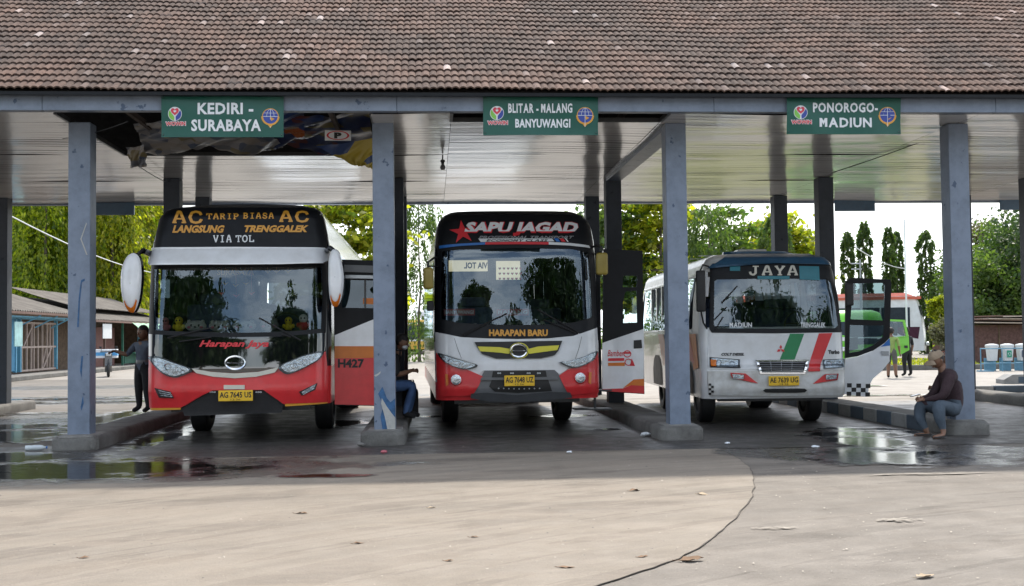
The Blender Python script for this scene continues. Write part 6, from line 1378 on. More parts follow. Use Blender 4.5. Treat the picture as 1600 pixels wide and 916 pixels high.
# ================================================================== BACKGROUND VEHICLES
def far_bus(label, o, rz, wd, ln, ht, body, roofm, stripes, name='bus', cat='bus'):
    e = empty(name, o, rz, label, cat, 'coaches parked far behind the shelter' if cat == 'bus' else None)
    h = wd / 2; q = MB(); rows = []
    prof = [(.45, 0), (.9, -.03), (1.3, 0), (ht * .6, .10), (ht * .85, .30), (ht * .95, .5), (ht, .9)]
    for z, y in prof:
        hh = h * (1 if z < ht * .85 else .95 if z < ht * .97 else .82); row = []
        for k in range(9): u = -1 + k / 4; row.append((u * hh, y + .22 * abs(u) ** 4, z))
        row += [(hh, ln, z), (-hh, ln, z)]; rows.append(row)
    vv = q.grid(rows, True); q.bm.faces.new(vv[-1])
    for f in q.bm.faces: f.material_index = 1 if f.calc_center_median().z > ht * .93 else 0
    q.build('body', [body, roofm], e, smooth=True)
    q = MB(); q.grid([[(u * h * .93, .115 + .22 * abs(u) ** 4 - .03 - (.0 if z < ht * .6 else -.0) + np.interp(z, [p[0] for p in prof], [p[1] for p in prof]) - .12, z) for u in np.linspace(-1, 1, 9)] for z in np.linspace(ht * .42, ht * .80, 6)]); q.build('windshield', M['glassdark'], e, smooth=True)
    for sx in (-1, 1):
        n_ = max(3, int(ln / 1.7))
        for k in range(n_):
            y0 = .9 + k * (ln - 1.4) / n_; q = MB(); q.box(sx * h - (.01 if sx > 0 else .012), sx * h + (.012 if sx > 0 else .01), y0, y0 + (ln - 1.4) / n_ - .1, ht * .48, ht * .78); q.build('side_window', M['glassdark'], e)
        for y in (ln * .22, ln * .72):
            q = MB(); q.lathe([(.001, -.12), (.3, -.13), (.44, -.1), (.46, -.06), (.46, .06), (.44, .1), (.3, .13), (.001, .12)], 'X', c=(sx * (h - .12), y, .46), seg=20); q.build('wheel', M['blackflat'], e, smooth=True)
    for (z0, z1, mt) in stripes:
        q = MB(); q.grid([[(u * (h + .012), (.0 + .22 * abs(u) ** 4 + np.interp(z, [p[0] for p in prof], [p[1] for p in prof])) - .02, z) for u in np.linspace(-1, 1, 9)] for z in (z0, z1)])
        for sx in (-1, 1): q.poly([(sx * (h + .014), .3, z0), (sx * (h + .014), ln, z0), (sx * (h + .014), ln, z1), (sx * (h + .014), .3, z1)])
        q.build('livery_stripe', mt, e, recalc=False)
    for sx in (-1, 1):
        q = MB(); q.box(sx * h * .8 - .2, sx * h * .8 + .18, -.09, .1, .72, .92, .04); q.build('headlight', M['lampbowl'], e)
        q = MB(); q.box(sx * (h + .22) - .09, sx * (h + .22) + .09, -.1, .0, ht * .56, ht * .78, .04); q.tube([(sx * h * .9, .1, ht * .82), (sx * (h + .22), -.05, ht * .82), (sx * (h + .22), -.05, ht * .7)], .025, 5); q.build('side_mirror', M['blackflat'], e)
    return e
M['glassdark'] = pm('dark_far_glass', (.02, .03, .04), .25, var=.2, spec=.3)
M['yellowpaint'] = pm('yellow_coach_paint', (.62, .38, .05), .3, var=.08, coat=.3)
p_ = onY(655, 540, 100); far_bus('yellow bus parked far behind, seen between the left and middle buses', (p_.x, 100, .0), R(2), 2.5, 10, 3.15, M['yellowpaint'], M['whitedirty'], [(1.15, 1.3, M['white']), (2.62, 2.75, M['white'])])
p_ = onY(663, 540, 112); far_bus('taller white coach with dark windshield standing just behind the yellow bus', (p_.x + .3, 112, 0), R(-3), 2.6, 11, 4.1, M['whitedirty'], M['silver'], [(1.0, 1.2, M['redflat'])])
rd = far_bus('white coach with orange-red roof band parked behind the right bus door', (27.3, 62.3, 0), R(74), 2.6, 12.5, 3.62, M['white'], pm('orange_red_paint', (.55, .12, .07), .3, coat=.3), [(3.26, 3.42, pm('orange_red_band', (.55, .12, .07), .3))])
# lettering and curved purple swoosh on its flank (left-hand flank faces the photographer)
q = MB(); 
for r0, r1, mt_ in ((1.0, 1.12, 0),):
    pts = [(2.6 + .75 * math.cos(a), 1.5 + .75 * math.sin(a)) for a in np.linspace(-1.9, 1.9, 16)]; pts2 = [(2.6 + .62 * math.cos(a), 1.5 + .75 * math.sin(a)) for a in np.linspace(-1.9, 1.9, 16)]
    q.grid([[(-1.325, y, z) for y, z in pts], [(-1.325, y, z) for y, z in pts2]])
q.build('swoosh', pm('purple_print', (.12, .06, .16), .4), rd, recalc=False)
for (bx, mt_) in (((4.9, 1.75, 3.4, 1.25), 'redflat'),):
    lettering('lettering', 'HAM', bx, lambda u, v: Vector((-1.33, u, v)), M[mt_], rd, bold=.06)
q = MB(); q.poly([(-1.322, .5, 1.1), (-1.322, 1.4, 1.3), (-1.322, 2.1, 1.75), (-1.322, .4, 1.75)]); q.build('flank_panel', pm('maroon_tint', (.06, .02, .04), .2), rd)
# green minibus with its door standing open
g0 = onY(1352, 560, 45); gb = far_bus('bright green minibus seen through the open door of the right bus', (g0.x, 45.0, 0), R(4), 2.1, 5.0, 2.4, M['lime'], M['lime'], [(1.15, 1.3, M['white'])], name='minibus', cat='minibus')
gd = empty('door', (1, 0, 0), R(0), parent=gb); gd.location = gb.matrix_basis.inverted() @ onY(1390, 562, 36.4); gd.rotation_euler = (0, 0, R(-4))
g_o = onY(1390, 562, 36.4)
def GP(x, y): p = onY(x, y, 36.4) - g_o; return (p.x, p.z)
framed(None, 'door_skin', [GP(*p) for p in [(1390, 540), (1398, 529), (1420, 526), (1421, 547), (1408, 554), (1390, 565)]], [], 0, .05, M['lime'], gd)
framed(None, 'window_frame', [GP(*p) for p in [(1388, 499), (1414, 500), (1420, 526.5), (1398, 529.5), (1390, 540.5), (1386, 541)]], [[GP(*p) for p in [(1390, 502), (1411, 503), (1416, 525), (1397, 527), (1390, 537)]]], 0, .05, M['lime'], gd)
q = MB(); q.prism([GP(*p) for p in [(1390, 502), (1411, 503), (1416, 525), (1397, 527), (1390, 537)]], .02, .025); q.build('door_pane', M['clearglass'], gd)
q = MB(); q.prism([GP(*p) for p in [(1413, 540), (1418, 540), (1418, 544), (1413, 544)]], -.02, -.001); q.build('door_handle', M['ink'], gd)

# ================================================================== SHOP ROW AT LEFT, SCOOTER
shop = empty('shop_building', (-17.45, 47, 0), 0, 'low blue and brown row of kiosks with grey corrugated roof along the left side', 'building')
M['corr'] = pm('weathered_sheet_roof', (.17, .15, .125), .85, var=.2, c2=(.095, .082, .07), scale=1.2)
M['bluewall'] = pm('sky_blue_boards', (.05, .22, .38), .7, var=.12); M['bluetrim'] = pm('light_blue_trim', (.12, .36, .52), .6); M['brownwood'] = pm('brown_wood', (.10, .065, .04), .8, var=.3, bump=.3); M['palewood'] = pm('pale_pink_wood', (.40, .32, .28), .7); M['greenwood'] = pm('green_wood', (.03, .15, .10), .7)
M['rust'] = pm('rust_edge', (.16, .10, .08), .8)
def corr_roof(nm, y0, y1, x0, z0, x1, z1, mat, par, amp=.035, lift=0.):
    q = MB(); n_ = int((y1 - y0) / .07); rows = []
    for i in range(n_ + 1):
        y = y0 + (y1 - y0) * i / n_; a = amp * math.sin(i * math.pi / 2.); rows.append([(x0, y, z0 + a + lift), ((x0 + x1) / 2, y, (z0 + z1) / 2 + a - .03 + lift), (x1, y, z1 + a + lift)])
    q.grid(rows); return q.build(nm, mat, par)
corr_roof('roof', -3.5, 9.3, .9, 2.75, -3.4, 4.05, M['corr'], shop); corr_roof('roof', 9.35, 30, 1.0, 2.55, -3.4, 3.75, M['corr'], shop)
corr_roof('roof', 12.0, 30, -.3, 3.15, -3.5, 4.15, M['corr'], shop, lift=.06)
q = MB(); q.box(.90, .96, -3.5, 9.3, 2.62, 2.72); q.box(1.0, 1.06, 9.35, 30, 2.42, 2.52); q.build('fascia_board', M['rust'], shop)
q = MB(); q.box(-4, -3.9, -3.5, 30, 0, 3.8); q.box(-4, 0, 29.9, 30, 0, 2.9); q.box(-4, -.1, -3.5, -3.4, 0, 2.7); q.build('rear_wall', M['brownwood'], shop)
q = MB(); q.box(-.05, 0, -3.3, .8, 0, 2.3, .01); q.box(-.06, .03, .85, 2.7, .25, 2.45, .02); q.build('wall_panel', M['bluewall'], shop)
q = MB()
for y in (.80, 2.72, 3.25, 8.0): q.box(-.08, .06, y, y + .13, .2, 2.5)
q.box(-.08, .06, -3.4, 9.2, 2.45, 2.6); q.box(.6, .66, -3.4, 9.2, 2.5, 2.56)
for y in (3., 5.2, 7.4): q.tube([(.0, y, 2.1), (.85, y + .4, 2.6)], .035, 4)
q.build('blue_frame', M['bluetrim'], shop)
for k, y in enumerate([3.55, 4.1, 4.65, 5.0, 5.55, 6.1, 6.7, 7.1, 7.6]):
    q = MB(); a = random.uniform(-.12, .12); q.tube([(.02, y, .2), (.02, y + a, 2.35)], .045, 4); q.build('lattice_slat', M['palewood'], shop)
for z in (.25, 1.25, 2.3): q = MB(); q.box(.0, .05, 3.4, 7.9, z - .04, z + .04); q.build('lattice_rail', M['palewood'], shop)
for a, b_ in (((.03, 3.7, 1.3), (.03, 4.9, 2.3)), ((.03, 6.2, .3), (.03, 7.3, 1.2)), ((.03, 6.0, .3), (.03, 6.6, 1.2))): q = MB(); q.tube([a, b_], .035, 4); q.build('lattice_brace', M['palewood'], shop)
q = MB(); q.box(-.6, -.55, 3.4, 13, 0, 2.4); q.build('inner_wall', M['brownwood'], shop)
for y, mt in ((8.4, 'greenwood'), (9.0, 'gold'), (12.2, 'palewood'), (14.0, 'rust'), (17.5, 'greenwood'), (21.0, 'bluetrim'), (24, 'greenwood')):
    q = MB(); q.box(.5, .6, y, y + .12, .0, 2.6); q.build('post', M[mt], shop)
q = MB(); q.box(-.1, .0, 14.4, 18, 0, 2.2); q.build('stall_front', pm('red_brown_boards', (.14, .05, .04), .7), shop)
q = MB(); q.box(.2, .9, 18.8, 24.5, .75, .82); q.box(.3, .35, 18.8, 24.5, .2, .75); q.build('counter', M['greenwood'], shop)
def hang(nm, y0, y1, z0, z1, x, mat, label):
    e = empty(nm, (-17.45 + x, 47 + (y0 + y1) / 2, z0), 0, label, 'sign' if nm == 'hanging_sign' else 'awning'); q = MB(); q.box(-.02, .02, -(y1 - y0) / 2, (y1 - y0) / 2, 0, z1 - z0, .01); q.build('sheet', mat, e); q = MB()
    for y in (-(y1 - y0) / 2 + .05, (y1 - y0) / 2 - .05): q.tube([(0, y, z1 - z0), (0, y, z1 - z0 + .12)], .008, 4)
    q.build('hook', M['plastic'], e)
hang('hanging_sign', 12.3, 13.9, 1.6, 2.35, .95, M['lightfilm'], 'white hanging sign under the kiosk eave left of the scooter')
hang('hanging_sign', .4, 1.3, 1.3, 2.3, .8, pm('pale_turquoise_print', (.30, .52, .52), .5, var=.2, scale=3), 'pale turquoise sign hanging at the near end of the kiosks')
aw = empty('awning', (-17.45 + 1.0, 47 + 21, 1.85), 0, 'pale green awning cloth hanging from the far kiosk eave', 'awning'); q = MB(); q.grid([[(0, y, .65 + .02 * math.sin(y * 5)), (.35, y, .40 + .03 * math.sin(y * 4)), (.5, y, .08 + .05 * math.sin(y * 3))] for y in np.linspace(-3.4, 3.4, 24)]); q.build('cloth', pm('mint_cloth', (.30, .50, .34), .8, var=.12, scale=2), aw, smooth=True)
q = MB(); q.box(-15.9, -15.6, 36, 74, 0, .17, .02); o = q.build('kerb', M['kerb'], None); o['kind'] = 'structure'
q = MB(); q.box(-17.6, -15.9, 36, 74, 0, .13, .0); o = q.build('pavement', M['plinth'], None); o['kind'] = 'structure'
# scooter
sc = empty('scooter', (-13.35, 48.8, 0), R(196), 'parked grey scooter with a blue and white box in front of the kiosks', 'scooter')
for y in (-.62, .62):
    q = MB(); q.lathe([(.15, -.04), (.24, -.055), (.28, -.03), (.285, 0), (.28, .03), (.24, .055), (.15, .04)], 'X', c=(0, y, .285), seg=24); q.build('tyre', M['blackflat'], sc, smooth=True)
    q = MB(); q.lathe([(.001, .02), (.15, .03), (.15, -.03), (.001, -.02)], 'X', c=(0, y, .285), seg=16); q.build('rim', M['rim'], sc, smooth=True)
q = MB(); q.prism([(-.66, .5), (-.5, .62), (-.2, .66), (.0, .36), (.3, .32), (.42, .62), (.52, .98), (.6, .96), (.55, .5), (.7, .52), (.7, .46), (.45, .34), (.3, .2), (-.1, .2), (-.4, .36), (-.66, .44)], -.14, .14, 'X'); bmesh.ops.bevel(q.bm, geom=q.bm.edges[:], offset=.012, segments=1, affect='EDGES'); q.build('fairing', pm('grey_scooter_paint', (.16, .17, .18), .3, coat=.4), sc)
q = MB(); q.box(-.12, .12, -.62, .05, .66, .75, .04, 3); q.build('saddle', M['blackflat'], sc, smooth=True)
q = MB(); q.tube([(0, .62, .28), (0, .52, .95), (0, .48, 1.05)], .03, 8); q.tube([(-.32, .42, 1.04), (-.1, .5, 1.05), (.1, .5, 1.05), (.32, .42, 1.04)], .018, 6); q.build('handlebar', M['plastic'], sc, smooth=True)
q = MB(); q.box(-.1, .1, .5, .62, .86, 1.0, .03); q.build('headlight', M['lampbowl'], sc)
q = MB(); q.box(-.11, .11, -.74, -.70, .42, .56, .005); q.build('number_plate', M['lightfilm'], sc)
for s in (-1, 1): q = MB(); q.tube([(s * .25, .46, 1.05), (s * .30, .44, 1.2)], .008, 5); q.box(s * .31 - .05, s * .31 + .05, .42, .45, 1.18, 1.26, .01); q.build('rear_mirror', M['blackflat'], sc)
dx_ = empty('delivery_box', (-13.4, 48.7, .78), R(8), 'blue and white box strapped on the scooter saddle', 'box'); q = MB(); q.box(-.45, .45, -.32, .18, .0, .36, .02); q.build('box', M['lightfilm'], dx_); q = MB(); q.box(-.46, .46, -.33, .19, .10, .24); q.build('blue_band', pm('bright_blue_print', (.08, .32, .62), .5), dx_)

# ================================================================== RIGHT BACKGROUND
rf = empty('railing', (20.4, 41, 0), R(-2), 'pale blue metal railing with bins behind it at the right edge', 'railing')
M['railblue'] = pm('rail_blue_paint', (.10, .25, .36), .5)
for z in (.84, .30): q = MB(); q.tube([(-.35, 0, z), (4.5, 0, z)], .022, 8); q.build('rail', M['railblue'], rf)
for k in range(6): q = MB(); q.tube([(-.33 + .8 * k, 0, 0), (-.33 + .8 * k, 0, .84)], .022, 8); q.build('post', M['railblue'], rf)
q = MB(); q.box(-.45, .1, -.12, .12, 0, .05); q.build('foot', M['railblue'], rf)
for k, (px, lb) in enumerate(((1549.5, 'white plastic bin nearest the right column, behind the blue railing'), (1573.5, 'white bin with green recycling panel, middle of the three behind the railing'), (1597, 'white bin with small recycling mark at the right edge of the photo'))):
    p_ = onY(px, 538, 41.5); bn = empty('waste_bin', (p_.x, 41.5, .38), 0, lb, 'bin', 'white bins behind the blue railing')
    q = MB(); q.grid([[(-.17 * s_, -.15 * s_, z), (.17 * s_, -.15 * s_, z), (.17 * s_, .15 * s_, z), (-.17 * s_, .15 * s_, z)] for s_, z in ((.8, 0), (1.0, .5), (1.08, .5), (1.12, .56), (1.02, .60), (.3, .63))], True); q.bm.faces.new(q.bm.verts[0:4]) if False else None; q.build('tub', pm('bin_white', (.60, .62, .62), .4, var=.06) if 'binw' not in M else M['binw'], bn)
    q = MB(); q.box(-.22, .22, .16, .2, -.38, .1); q.build('stand', M['railblue'], bn)
    if k: 
        q = MB(); q.box(-.09, .09, -.165, -.16, .12, .38, rot=Matrix.Rotation(R(-3), 3, 'X')); o = q.build('recycling_panel', pm('bin_green', (.02, .26, .16), .5) if k == 1 else pm('bin_navy', (.03, .05, .10), .5), bn)
        q = MB()
        for a0 in (0, 2.1, 4.2): q.tube([(.05 * math.cos(a), -.17, .25 + .05 * math.sin(a)) for a in np.linspace(a0, a0 + 1.5, 6)], .009, 5)
        q.build('recycling_mark', M['lightfilm'], bn)
for (x0, x1, y0, y1, h_, rz, nm, mt) in ((16.0, 18.6, 31.2, 31.75, .26, -4, 'kerb_block', 'kerbwhite'),):
    e = empty('concrete_barrier', (x0 + 1.3, y0 + .3, 0), R(rz), 'long pale concrete kerb block lying on the yard at the right edge', 'barrier'); q = MB(); q.prism([(-1.3, 0), (1.6, 0), (1.6, h_), (-1.05, h_), (-1.3, .12)], -.28, .28); q.build('block', M['kerbwhite'], e)
    q = MB(); q.box(-.9, .1, -.285, -.28, .03, .2); q.build('blue_patch', M['kerbblue'], e)
ki = 0
for x in np.arange(12.7, 20, .8):
    q = MB(); q.box(x, x + .77, 26.9, 27.15, 0, .17, .02); o = q.build('kerb', M['kerbblue'] if ki % 2 else M['kerbwhite'], None); o['kind'] = 'structure'; ki += 1
q = MB(); q.box(9.5, 75, 43.5, 43.8, 0, .2, .02); o = q.build('kerb', M['kerb'], None); o['kind'] = 'structure'
M['grassg'] = pm('dry_verge', (.32, .30, .16), .95, var=.2, c2=(.16, .19, .07), scale=.8); plane('verge', [(9.5, 43.8), (75, 43.8), (75, 58), (9.5, 58)], .05, M['grassg'])
sh = empty('timber_shed', (25.6, 49, 0), R(0), 'low brown timber lean-to with sagging roof beyond the bins at right', 'shed')
q = MB(); q.box(-2.0, 6, 0, 4, 0, 1.75); q.build('wall', pm('dark_red_brown_boards', (.10, .05, .045), .8, var=.35, scale=8), sh)
for k in range(5): q = MB(); z = 1.75 + .09 * k; q.box(-2.1 + .3 * k, 6.2, -.5 - .05 * k, 4, z, z + .05, rot=Matrix.Rotation(R(random.uniform(-2, 2)), 3, 'Y')); q.build('roof_sheet', M['rust'] if k % 2 else M['palewood'], sh)
for k in range(7): q = MB(); q.box(-2 + k * 1.2, -1.93 + k * 1.2, -.03, -.0, 0, 1.75); q.build('batten', M['brownwood'], sh)
pl = empty('planter', (20.75, 45.2, .0), 0, 'light blue concrete planter with a bushy shrub beside the right column', 'planter'); q = MB(); q.box(-.55, .5, -.35, .35, .05, .72, .03); q.build('tub', pm('planter_blue', (.14, .36, .52), .6), pl)
fp = onY(1416, 470, 50); e = empty('flag_pole', (fp.x, 50, 0), 0, 'thin white pole standing in front of the red-roofed coach', 'pole'); q = MB(); q.tube([(0, 0, 0), (0, 0, 6.5)], [.05, .035], 8); q.build('mast', M['lightfilm'], e); q = MB(); q.lathe([(.001, 0), (.12, 0), (.12, .06), (.05, .12)], 'Z', seg=12); q.build('foot', M['grey'], e)
fp = onY(1344, 420, 62); e = empty('utility_pole', (fp.x, 62, 0), 0, 'slim pale utility pole between the two leftmost narrow trees', 'pole'); q = MB(); q.tube([(0, 0, 0), (0, 0, 5.5)], [.06, .05], 8); q.build('mast', M['silver'], e); q = MB(); q.box(-.5, .1, -.02, .02, 5.25, 5.31); q.box(-.5, .1, -.02, .02, 4.95, 5.0); q.build('cross_arm', M['silver'], e)

# ================================================================== TREES
LM = {'drape': leafmat('drooping_leaf', (.05, .10, .012), (.36, .38, .03), .62), 'bright': leafmat('bright_leaf', (.09, .14, .012), (.42, .38, .03), .62), 'dark': leafmat('dark_leaf', (.018, .045, .014), (.05, .085, .02), .35), 'mid': leafmat('mid_leaf', (.045, .09, .025), (.13, .18, .04), .5), 'dry': leafmat('dry_leaf', (.10, .10, .05), (.20, .18, .10), .3)}
M['bark'] = pm('bark', (.11, .09, .07), .9, var=.3, bump=.8, bscale=14, scale=5)
def leaves(pts, dirs, size, asp, jit, rg, droop=0.):
    """one bent leaf (two quads) per point"""
    n_ = len(pts); d = dirs + rg.normal(0, jit, (n_, 3)); d[:, 2] -= droop; d /= np.linalg.norm(d, axis=1)[:, None] + 1e-9
    up = rg.normal(0, 1, (n_, 3)); s = np.cross(d, up); s /= np.linalg.norm(s, axis=1)[:, None] + 1e-9; nn = np.cross(s, d)
    L_ = size * rg.uniform(.6, 1.35, (n_, 1)); W_ = L_ * asp
    a = pts; m = pts + d * L_ * .5 + nn * L_ * .08; t = pts + d * L_
    V = np.stack([a, m - s * W_, m + s * W_, t], 1).reshape(-1, 3); i = np.arange(n_)[:, None] * 4
    F = np.concatenate([i + np.array([[0, 1, 2]]), i + np.array([[1, 3, 2]])], 0); return V, F
def mk_tree(label, loc, kind, h, rad, n_, mat, seed, size, group, trunk_r=.16, name='tree', cat='tree', base=0.):
    rg = np.random.default_rng(seed); e = empty(name, loc, 0, label, cat, group); P_, D_ = [], []
    q = MB(); top = h * (.97 if kind != 'umbel' else .9)
    wob = [Vector((rg.normal(0, .03 * h * .2), rg.normal(0, .03 * h * .2), 0)) for _ in range(8)]
    tp = [Vector((0, 0, 0)) + (wob[k] if k else Vector()) + Vector((0, 0, top * k / 7)) for k in range(8)]
    q.tube(tp, [trunk_r * (1.25 if k == 0 else 1 - .8 * k / 7) for k in range(8)], 8)
    if kind == 'column':            # weeping column: shingled drooping sprays
        for k in range(n_ // 26):
            t = rg.uniform(base, 1) ** .75; a = rg.uniform(0, 6.283); prof = min(1, (1 - t) * 9 + .18) * (1 + .16 * math.sin(t * 19 + seed + 2.2 * math.sin(a))) * (.86 + .14 * t); r_ = rad * prof * math.sqrt(rg.uniform(.25, 1))
            c = np.array([r_ * math.cos(a), r_ * math.sin(a), h * t]); ln = rg.uniform(.5, 1.3) * rad * .9
            s_ = np.linspace(0, 1, 26)[:, None]; p = c + s_ * np.array([math.cos(a) * .25, math.sin(a) * .25, -1]) * ln + rg.normal(0, .055 * rad, (26, 3)); P_.append(p); D_.append(np.repeat([[math.cos(a) * .5, math.sin(a) * .5, -.9]], 26, 0))
    else:
        nb = {'umbel': 30, 'round': 26, 'shrub': 14}[kind]
        for b in range(nb):
            if kind == 'umbel':     # tiers of level branches with clumped leaves and gaps
                tier = rg.integers(0, 6); zt = h * (.36 + .60 * tier / 5.) + rg.normal(0, .12); a = rg.uniform(0, 6.283); R0 = rad * (1.05 - .13 * tier) * rg.uniform(.55, 1); st = Vector((0, 0, zt * .93)); en = Vector((R0 * math.cos(a), R0 * math.sin(a), zt + rg.normal(0, .15)))
                mid = st.lerp(en, .5) + Vector((rg.normal(0, .2), rg.normal(0, .2), -.15)); q.tube([st, mid, en], [trunk_r * .35, trunk_r * .22, trunk_r * .08], 5)
                for c_ in range(7):
                    f = rg.uniform(.35, 1.05); cc = np.array(st.lerp(en, f)) + rg.normal(0, [.5, .5, .10]); m_ = n_ // (nb * 7); p = cc + rg.normal(0, 1, (m_, 3)) * np.array([.55, .55, .17]) * rad / 4.5; P_.append(p); D_.append(rg.normal(0, 1, (m_, 3)) * [1, 1, .4])
            else:
                a = rg.uniform(0, 6.283); ph_ = rg.uniform(-.5, 1); zt = h * (.55 if kind == 'round' else .5); R0 = rad * rg.uniform(.35, .95); st = Vector((0, 0, h * (.3 if kind == 'round' else .1))); en = Vector((R0 * math.cos(a) * math.cos(ph_), R0 * math.sin(a) * math.cos(ph_), zt + (h * .42) * math.sin(ph_)))
                q.tube([st, st.lerp(en, .5) + Vector((0, 0, .2 * h * .2)), en], [trunk_r * .4, trunk_r * .22, trunk_r * .06], 5)
                for c_ in range(5):
                    cc = np.array(en) + rg.normal(0, rad * .20, 3); m_ = n_ // (nb * 5); p = cc + rg.normal(0, rad * .12, (m_, 3)); P_.append(p); D_.append(rg.normal(0, 1, (m_, 3)) + [0, 0, .1])
    q.build('trunk', M['bark'], e, smooth=True)
    P_ = np.vstack(P_); D_ = np.vstack(D_); V, F = leaves(P_, D_, size, .28 if kind != 'column' else .22, .45, rg, .25)
    fast_mesh('crown', V, F, mat, e); return e
def at(px, py, Y): p = onY(px, py, Y); return (p.x, Y, 0)
T = 'trees beyond the yard'
# left: tall weeping trees behind the kiosks
for i, (px, Y, h, r_, mt, lb) in enumerate([(22, 82, 14, 2.6, 'drape', 'weeping tree at the far left edge behind the kiosk roof'), (72, 78, 15, 2.6, 'drape', 'dark weeping tree left of the leftmost front column'), (108, 84, 14, 2.4, 'drape', 'weeping tree hidden partly by the leftmost front column'), (172, 80, 14, 2.4, 'bright', 'bright yellow-green weeping tree right of the leftmost front column'), (212, 84, 14.5, 2.4, 'bright', 'yellow-green weeping tree beside the left mirror of the left bus'), (238, 88, 13, 1.1, 'mid', 'weeping tree standing behind the top left corner of the left bus'), (45, 92, 15, 3.2, 'bright', 'bright weeping tree filling the gap at far left'), (140, 94, 15, 3.2, 'drape', 'deep green weeping tree in the second row behind the leftmost front column'), (-30, 84, 14, 3, 'mid', 'weeping tree just outside the left edge')]):
    mk_tree(lb, at(px, 520, Y), 'column', h, r_, 15000, LM[mt], 50 + i, .34, T)
# centre: tiered broad-leaved trees
for i, (px, Y, h, r_, mt, lb) in enumerate([(548, 62, 9.5, 3.4, 'bright', 'tiered bright leafed tree between the left bus and the second front column'), (955, 66, 9.8, 4.2, 'mid', 'tiered broad-leaved tree behind the dark second row column right of the middle bus'), (1035, 64, 9.5, 4.4, 'bright', 'tiered broad-leaved tree behind the third front column'), (1118, 70, 9.2, 4.2, 'mid', 'tiered broad-leaved tree above the left end of the right bus roof'), (1230, 72, 8.6, 3.6, 'bright', 'tiered tree behind the JAYA bus roof')]):
    mk_tree(lb, at(px, 520, Y), 'umbel', h, r_, 8000, LM[mt], 70 + i, .40, T)
for i, (px, Y, h, r_, mt, lb) in enumerate([(655, 70, 10.5, 1.25, 'mid', 'slim weeping tree above the yellow bus'), (1110, 60, 8.4, 1.1, 'mid', 'slim weeping tree in front of the tiered trees'), (1214, 66, 8.6, .8, 'mid', 'slim weeping tree behind the third row column'), (1327, 75, 8.3, .36, 'mid', 'leftmost of the narrow columnar trees right of the JAYA bus'), (1353.5, 75, 9.0, .40, 'mid', 'second narrow columnar tree, tallest of the group right of the JAYA bus'), (1392, 74, 8.5, .34, 'mid', 'left half of the paired narrow columnar trees above the red-roofed coach'), (1404, 76, 8.4, .36, 'mid', 'right half of the paired narrow columnar trees above the red-roofed coach'), (1449, 75, 8.4, .46, 'mid', 'narrow columnar tree just left of the rightmost front column')]):
    mk_tree(lb, at(px, 520, Y), 'column', h, r_, 6500, LM[mt], 90 + i, .22, T, trunk_r=.09)
# right
for i, (px, Y, h, r_, mt, kd, lb) in enumerate([(1556, 78, 9.2, 2.3, 'dry', 'round', 'dusty pale green tree behind the bins'), (1596, 66, 7.6, 3.2, 'mid', 'round', 'green tree above the timber lean-to'), (1560, 60, 5.2, 2.4, 'mid', 'round', 'low green tree directly over the timber lean-to'), (1625, 60, 8.8, 3.0, 'dark', 'round', 'dark tree at the right edge'), (1472, 50, 3.1, .55, 'bright', 'round', 'small yellow-green tree in front of the coach nose'), (1500, 74, 6, 2.2, 'mid', 'round', 'tree hidden behind the rightmost front column')]):
    mk_tree(lb, at(px, 520, Y), kd, h, r_, 12000, LM[mt], 120 + i, .24 if Y > 55 else .13, T)
s_ = mk_tree('bushy pale shrub growing from the light blue planter', (20.75, 45.2, .68), 'shrub', 1.1, .6, 5000, LM['dry'], 140, .12, None, trunk_r=.03, name='shrub', cat='shrub')
# low hedge and grass along the yard's far edge
def stuff_leaves(nm, lab, boxes, mat, n_, size, seed):
    rg = np.random.default_rng(seed); P_ = []
    for (x0, x1, y0, y1, z0, z1) in boxes: P_.append(np.column_stack([rg.uniform(x0, x1, n_), rg.uniform(y0, y1, n_), z0 + (z1 - z0) * rg.uniform(0, 1, n_) ** 1.3 * (.6 + .4 * np.sin(rg.uniform(x0, x1, n_) * 2))]))
    P_ = np.vstack(P_); V, F = leaves(P_, np.repeat([[0, 0, 1.]], len(P_), 0), size, .25, .6, rg); o = fast_mesh(nm, V, F, mat); o['kind'] = 'stuff'; o['label'] = lab; o['category'] = 'vegetation'; return o
stuff_leaves('hedge', 'low green hedge and undergrowth along the far side of the yard', [(-30, -2, 118, 121, 0, 3.0), (-3, 40, 116, 120, 0, 2.6), (20, 60, 84, 90, 0, 2.2), (34, 60, 60, 66, 0, 3.2), (-60, -22, 80, 96, 0, 5)], LM['mid'], 9000, .4, 5)
stuff_leaves('grass', 'short grass on the verge in front of the red-roofed coach', [(9.6, 40, 43.9, 57, .05, .16)], LM['bright'], 16000, .10, 6)
# trees across the road behind the photographer: they mirror in the windshields
for i, (x, y, h, r_, k) in enumerate([(-15, -26, 15, 5, 'round'), (-1.2, -31, 16, 3.6, 'round'), (6.5, -26, 11, 3.4, 'round'), (14, -28, 17, 6, 'round'), (-22, -30, 17, 6.5, 'round'), (26, -32, 17, 6.5, 'round')]):
    mk_tree(['wide tree mirrored in the left windshield', 'tall tree mirrored in the windshields', 'lower tree mirrored in the middle windshield', 'broad tree mirrored in the right windshield', 'tree mirrored at the left end of the glass', 'tree mirrored at the right end of the glass'][i], (x, y, 0), k, h, r_, 14000, LM['dark'], 160 + i, .6, 'trees mirrored in the windshields', trunk_r=.25)

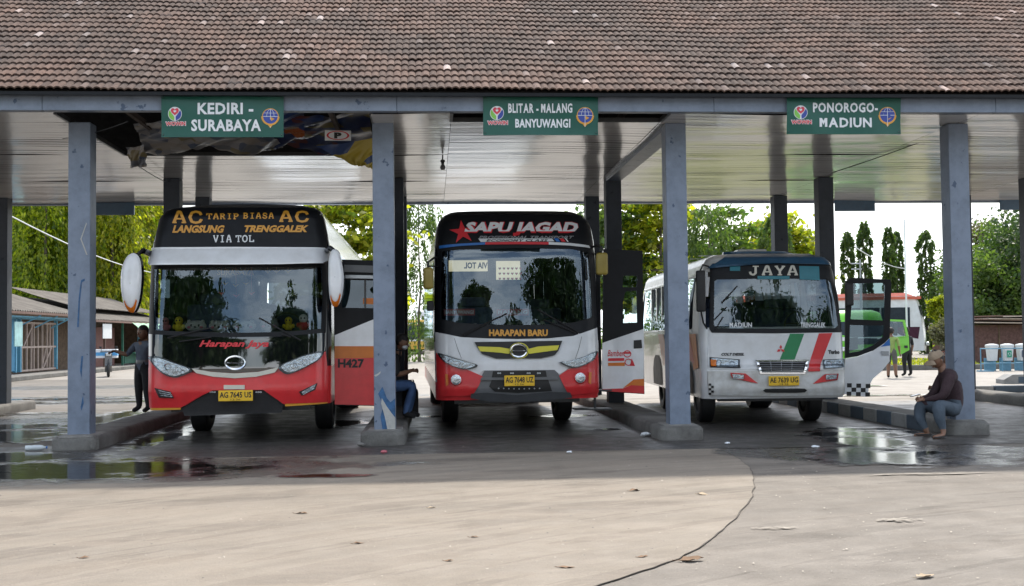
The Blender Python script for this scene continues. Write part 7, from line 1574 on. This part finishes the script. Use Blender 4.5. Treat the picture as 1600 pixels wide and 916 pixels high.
# ================================================================== LITTER
M['deadleaf'] = pm('dead_leaf', (.16, .09, .045), .8, var=.3); M['paleleaf'] = pm('bleached_leaf', (.38, .29, .19), .8, var=.2)
for i, (x, y, s, pale, lb) in enumerate([(1.92, 10.94, .10, 0, 'curled brown leaf on the pale concrete below the middle bus'), (2.5, 10.59, .10, 1, 'bleached leaf near the curved concrete edge'), (.85, 7.41, .09, 0, 'small dark leaf in the foreground left of the concrete edge'), (1.69, 7.55, .15, 0, 'large curled dead leaf on the concrete edge in the foreground'), (-2.39, 8.15, .06, 0, 'dark crumpled leaf in the left foreground'), (-1.12, 9.96, .09, 0, 'brown leaf in the left middle of the apron'), (-.01, 10.12, .06, 1, 'small pale leaf left of centre on the apron'), (-.54, 8.46, .07, 0, 'thin brown leaf left of centre in the foreground'), (2.98, 6.87, .12, 1, 'flat tan leaf on the asphalt at bottom right'), (1.4, 7.7, .07, 0, 'twisted twig-like leaf on the apron near the curve'), (.1, 7.72, .05, 0, 'tiny brown leaf in the centre foreground'), (.30, 8.6, .06, 0, 'small brown leaf in the middle of the apron')]):
    q = MB(); rows = []; rg = random.Random(i)
    for k in range(7):
        t = k / 6; wd = math.sin(math.pi * min(1, t * .96 + .03)) * s * rg.uniform(.22, .42)
        rows.append([(s * (t - .5) * 1.25, u * wd, .012 + s * .05 * math.sin(t * 5 + i) + abs(u) * wd * rg.uniform(.1, .5)) for u in (-1, -.5, 0, .5, 1)])
    q.grid(rows); q.tube([(-s * .62, 0, .012), (-s * .85, .01, .015)], .002, 4); o = q.build('fallen_leaf', M['paleleaf'] if pale else M['deadleaf'], None, smooth=True); o.location = (x, y, .003); o.rotation_euler = (0, 0, rg.uniform(-.6, .6)); tag(o, lb, 'leaf', 'fallen leaves on the yard')
e = empty('plastic_bottle', (-5.40, 16.2, .05), R(12), 'clear plastic bottle lying left of the leftmost column plinth', 'bottle'); q = MB(); q.lathe([(.001, -.13), (.036, -.13), (.038, -.08), (.034, -.05), (.038, -.02), (.038, .05), (.03, .09), (.014, .115), (.014, .13)], 'X', seg=16); q.build('bottle_body', pm('milky_plastic', (.55, .60, .62), .2, var=.1), e, smooth=True); q = MB(); q.lathe([(.001, .15), (.017, .15), (.017, .131), (.001, .131)], 'X', seg=12); q.build('cap', M['blue'], e)
for i, (x, y, s, mt, lb) in enumerate([(-.98, 16.0, .045, 'plinth', 'small grey stone left of the second column plinth'), (3.10, 16.75, .06, 'lightfilm', 'crumpled white paper beside the third island'), (3.95, 15.3, .03, 'lightfilm', 'white scrap on the dark ground right of the third plinth'), (4.9, 14.55, .04, 'lightfilm', 'white scrap near the wet patch on the right'), (-.62, 14.9, .04, 'pinkpaper', 'pink wrapper in front of the left bus bay'), (1.72, 14.5, .03, 'lightfilm', 'white scrap in front of the middle bus')]):
    q = MB(); g = bmesh.ops.create_icosphere(q.bm, subdivisions=2, radius=s)
    for v in q.bm.verts: v.co = Vector((v.co.x * 1.3, v.co.y, v.co.z * .55)) * random.uniform(.75, 1.15)
    o = q.build('litter', M[mt], None); o.location = (x, y, .02 + s * .4); tag(o, lb, 'litter', 'scraps lying on the ground')
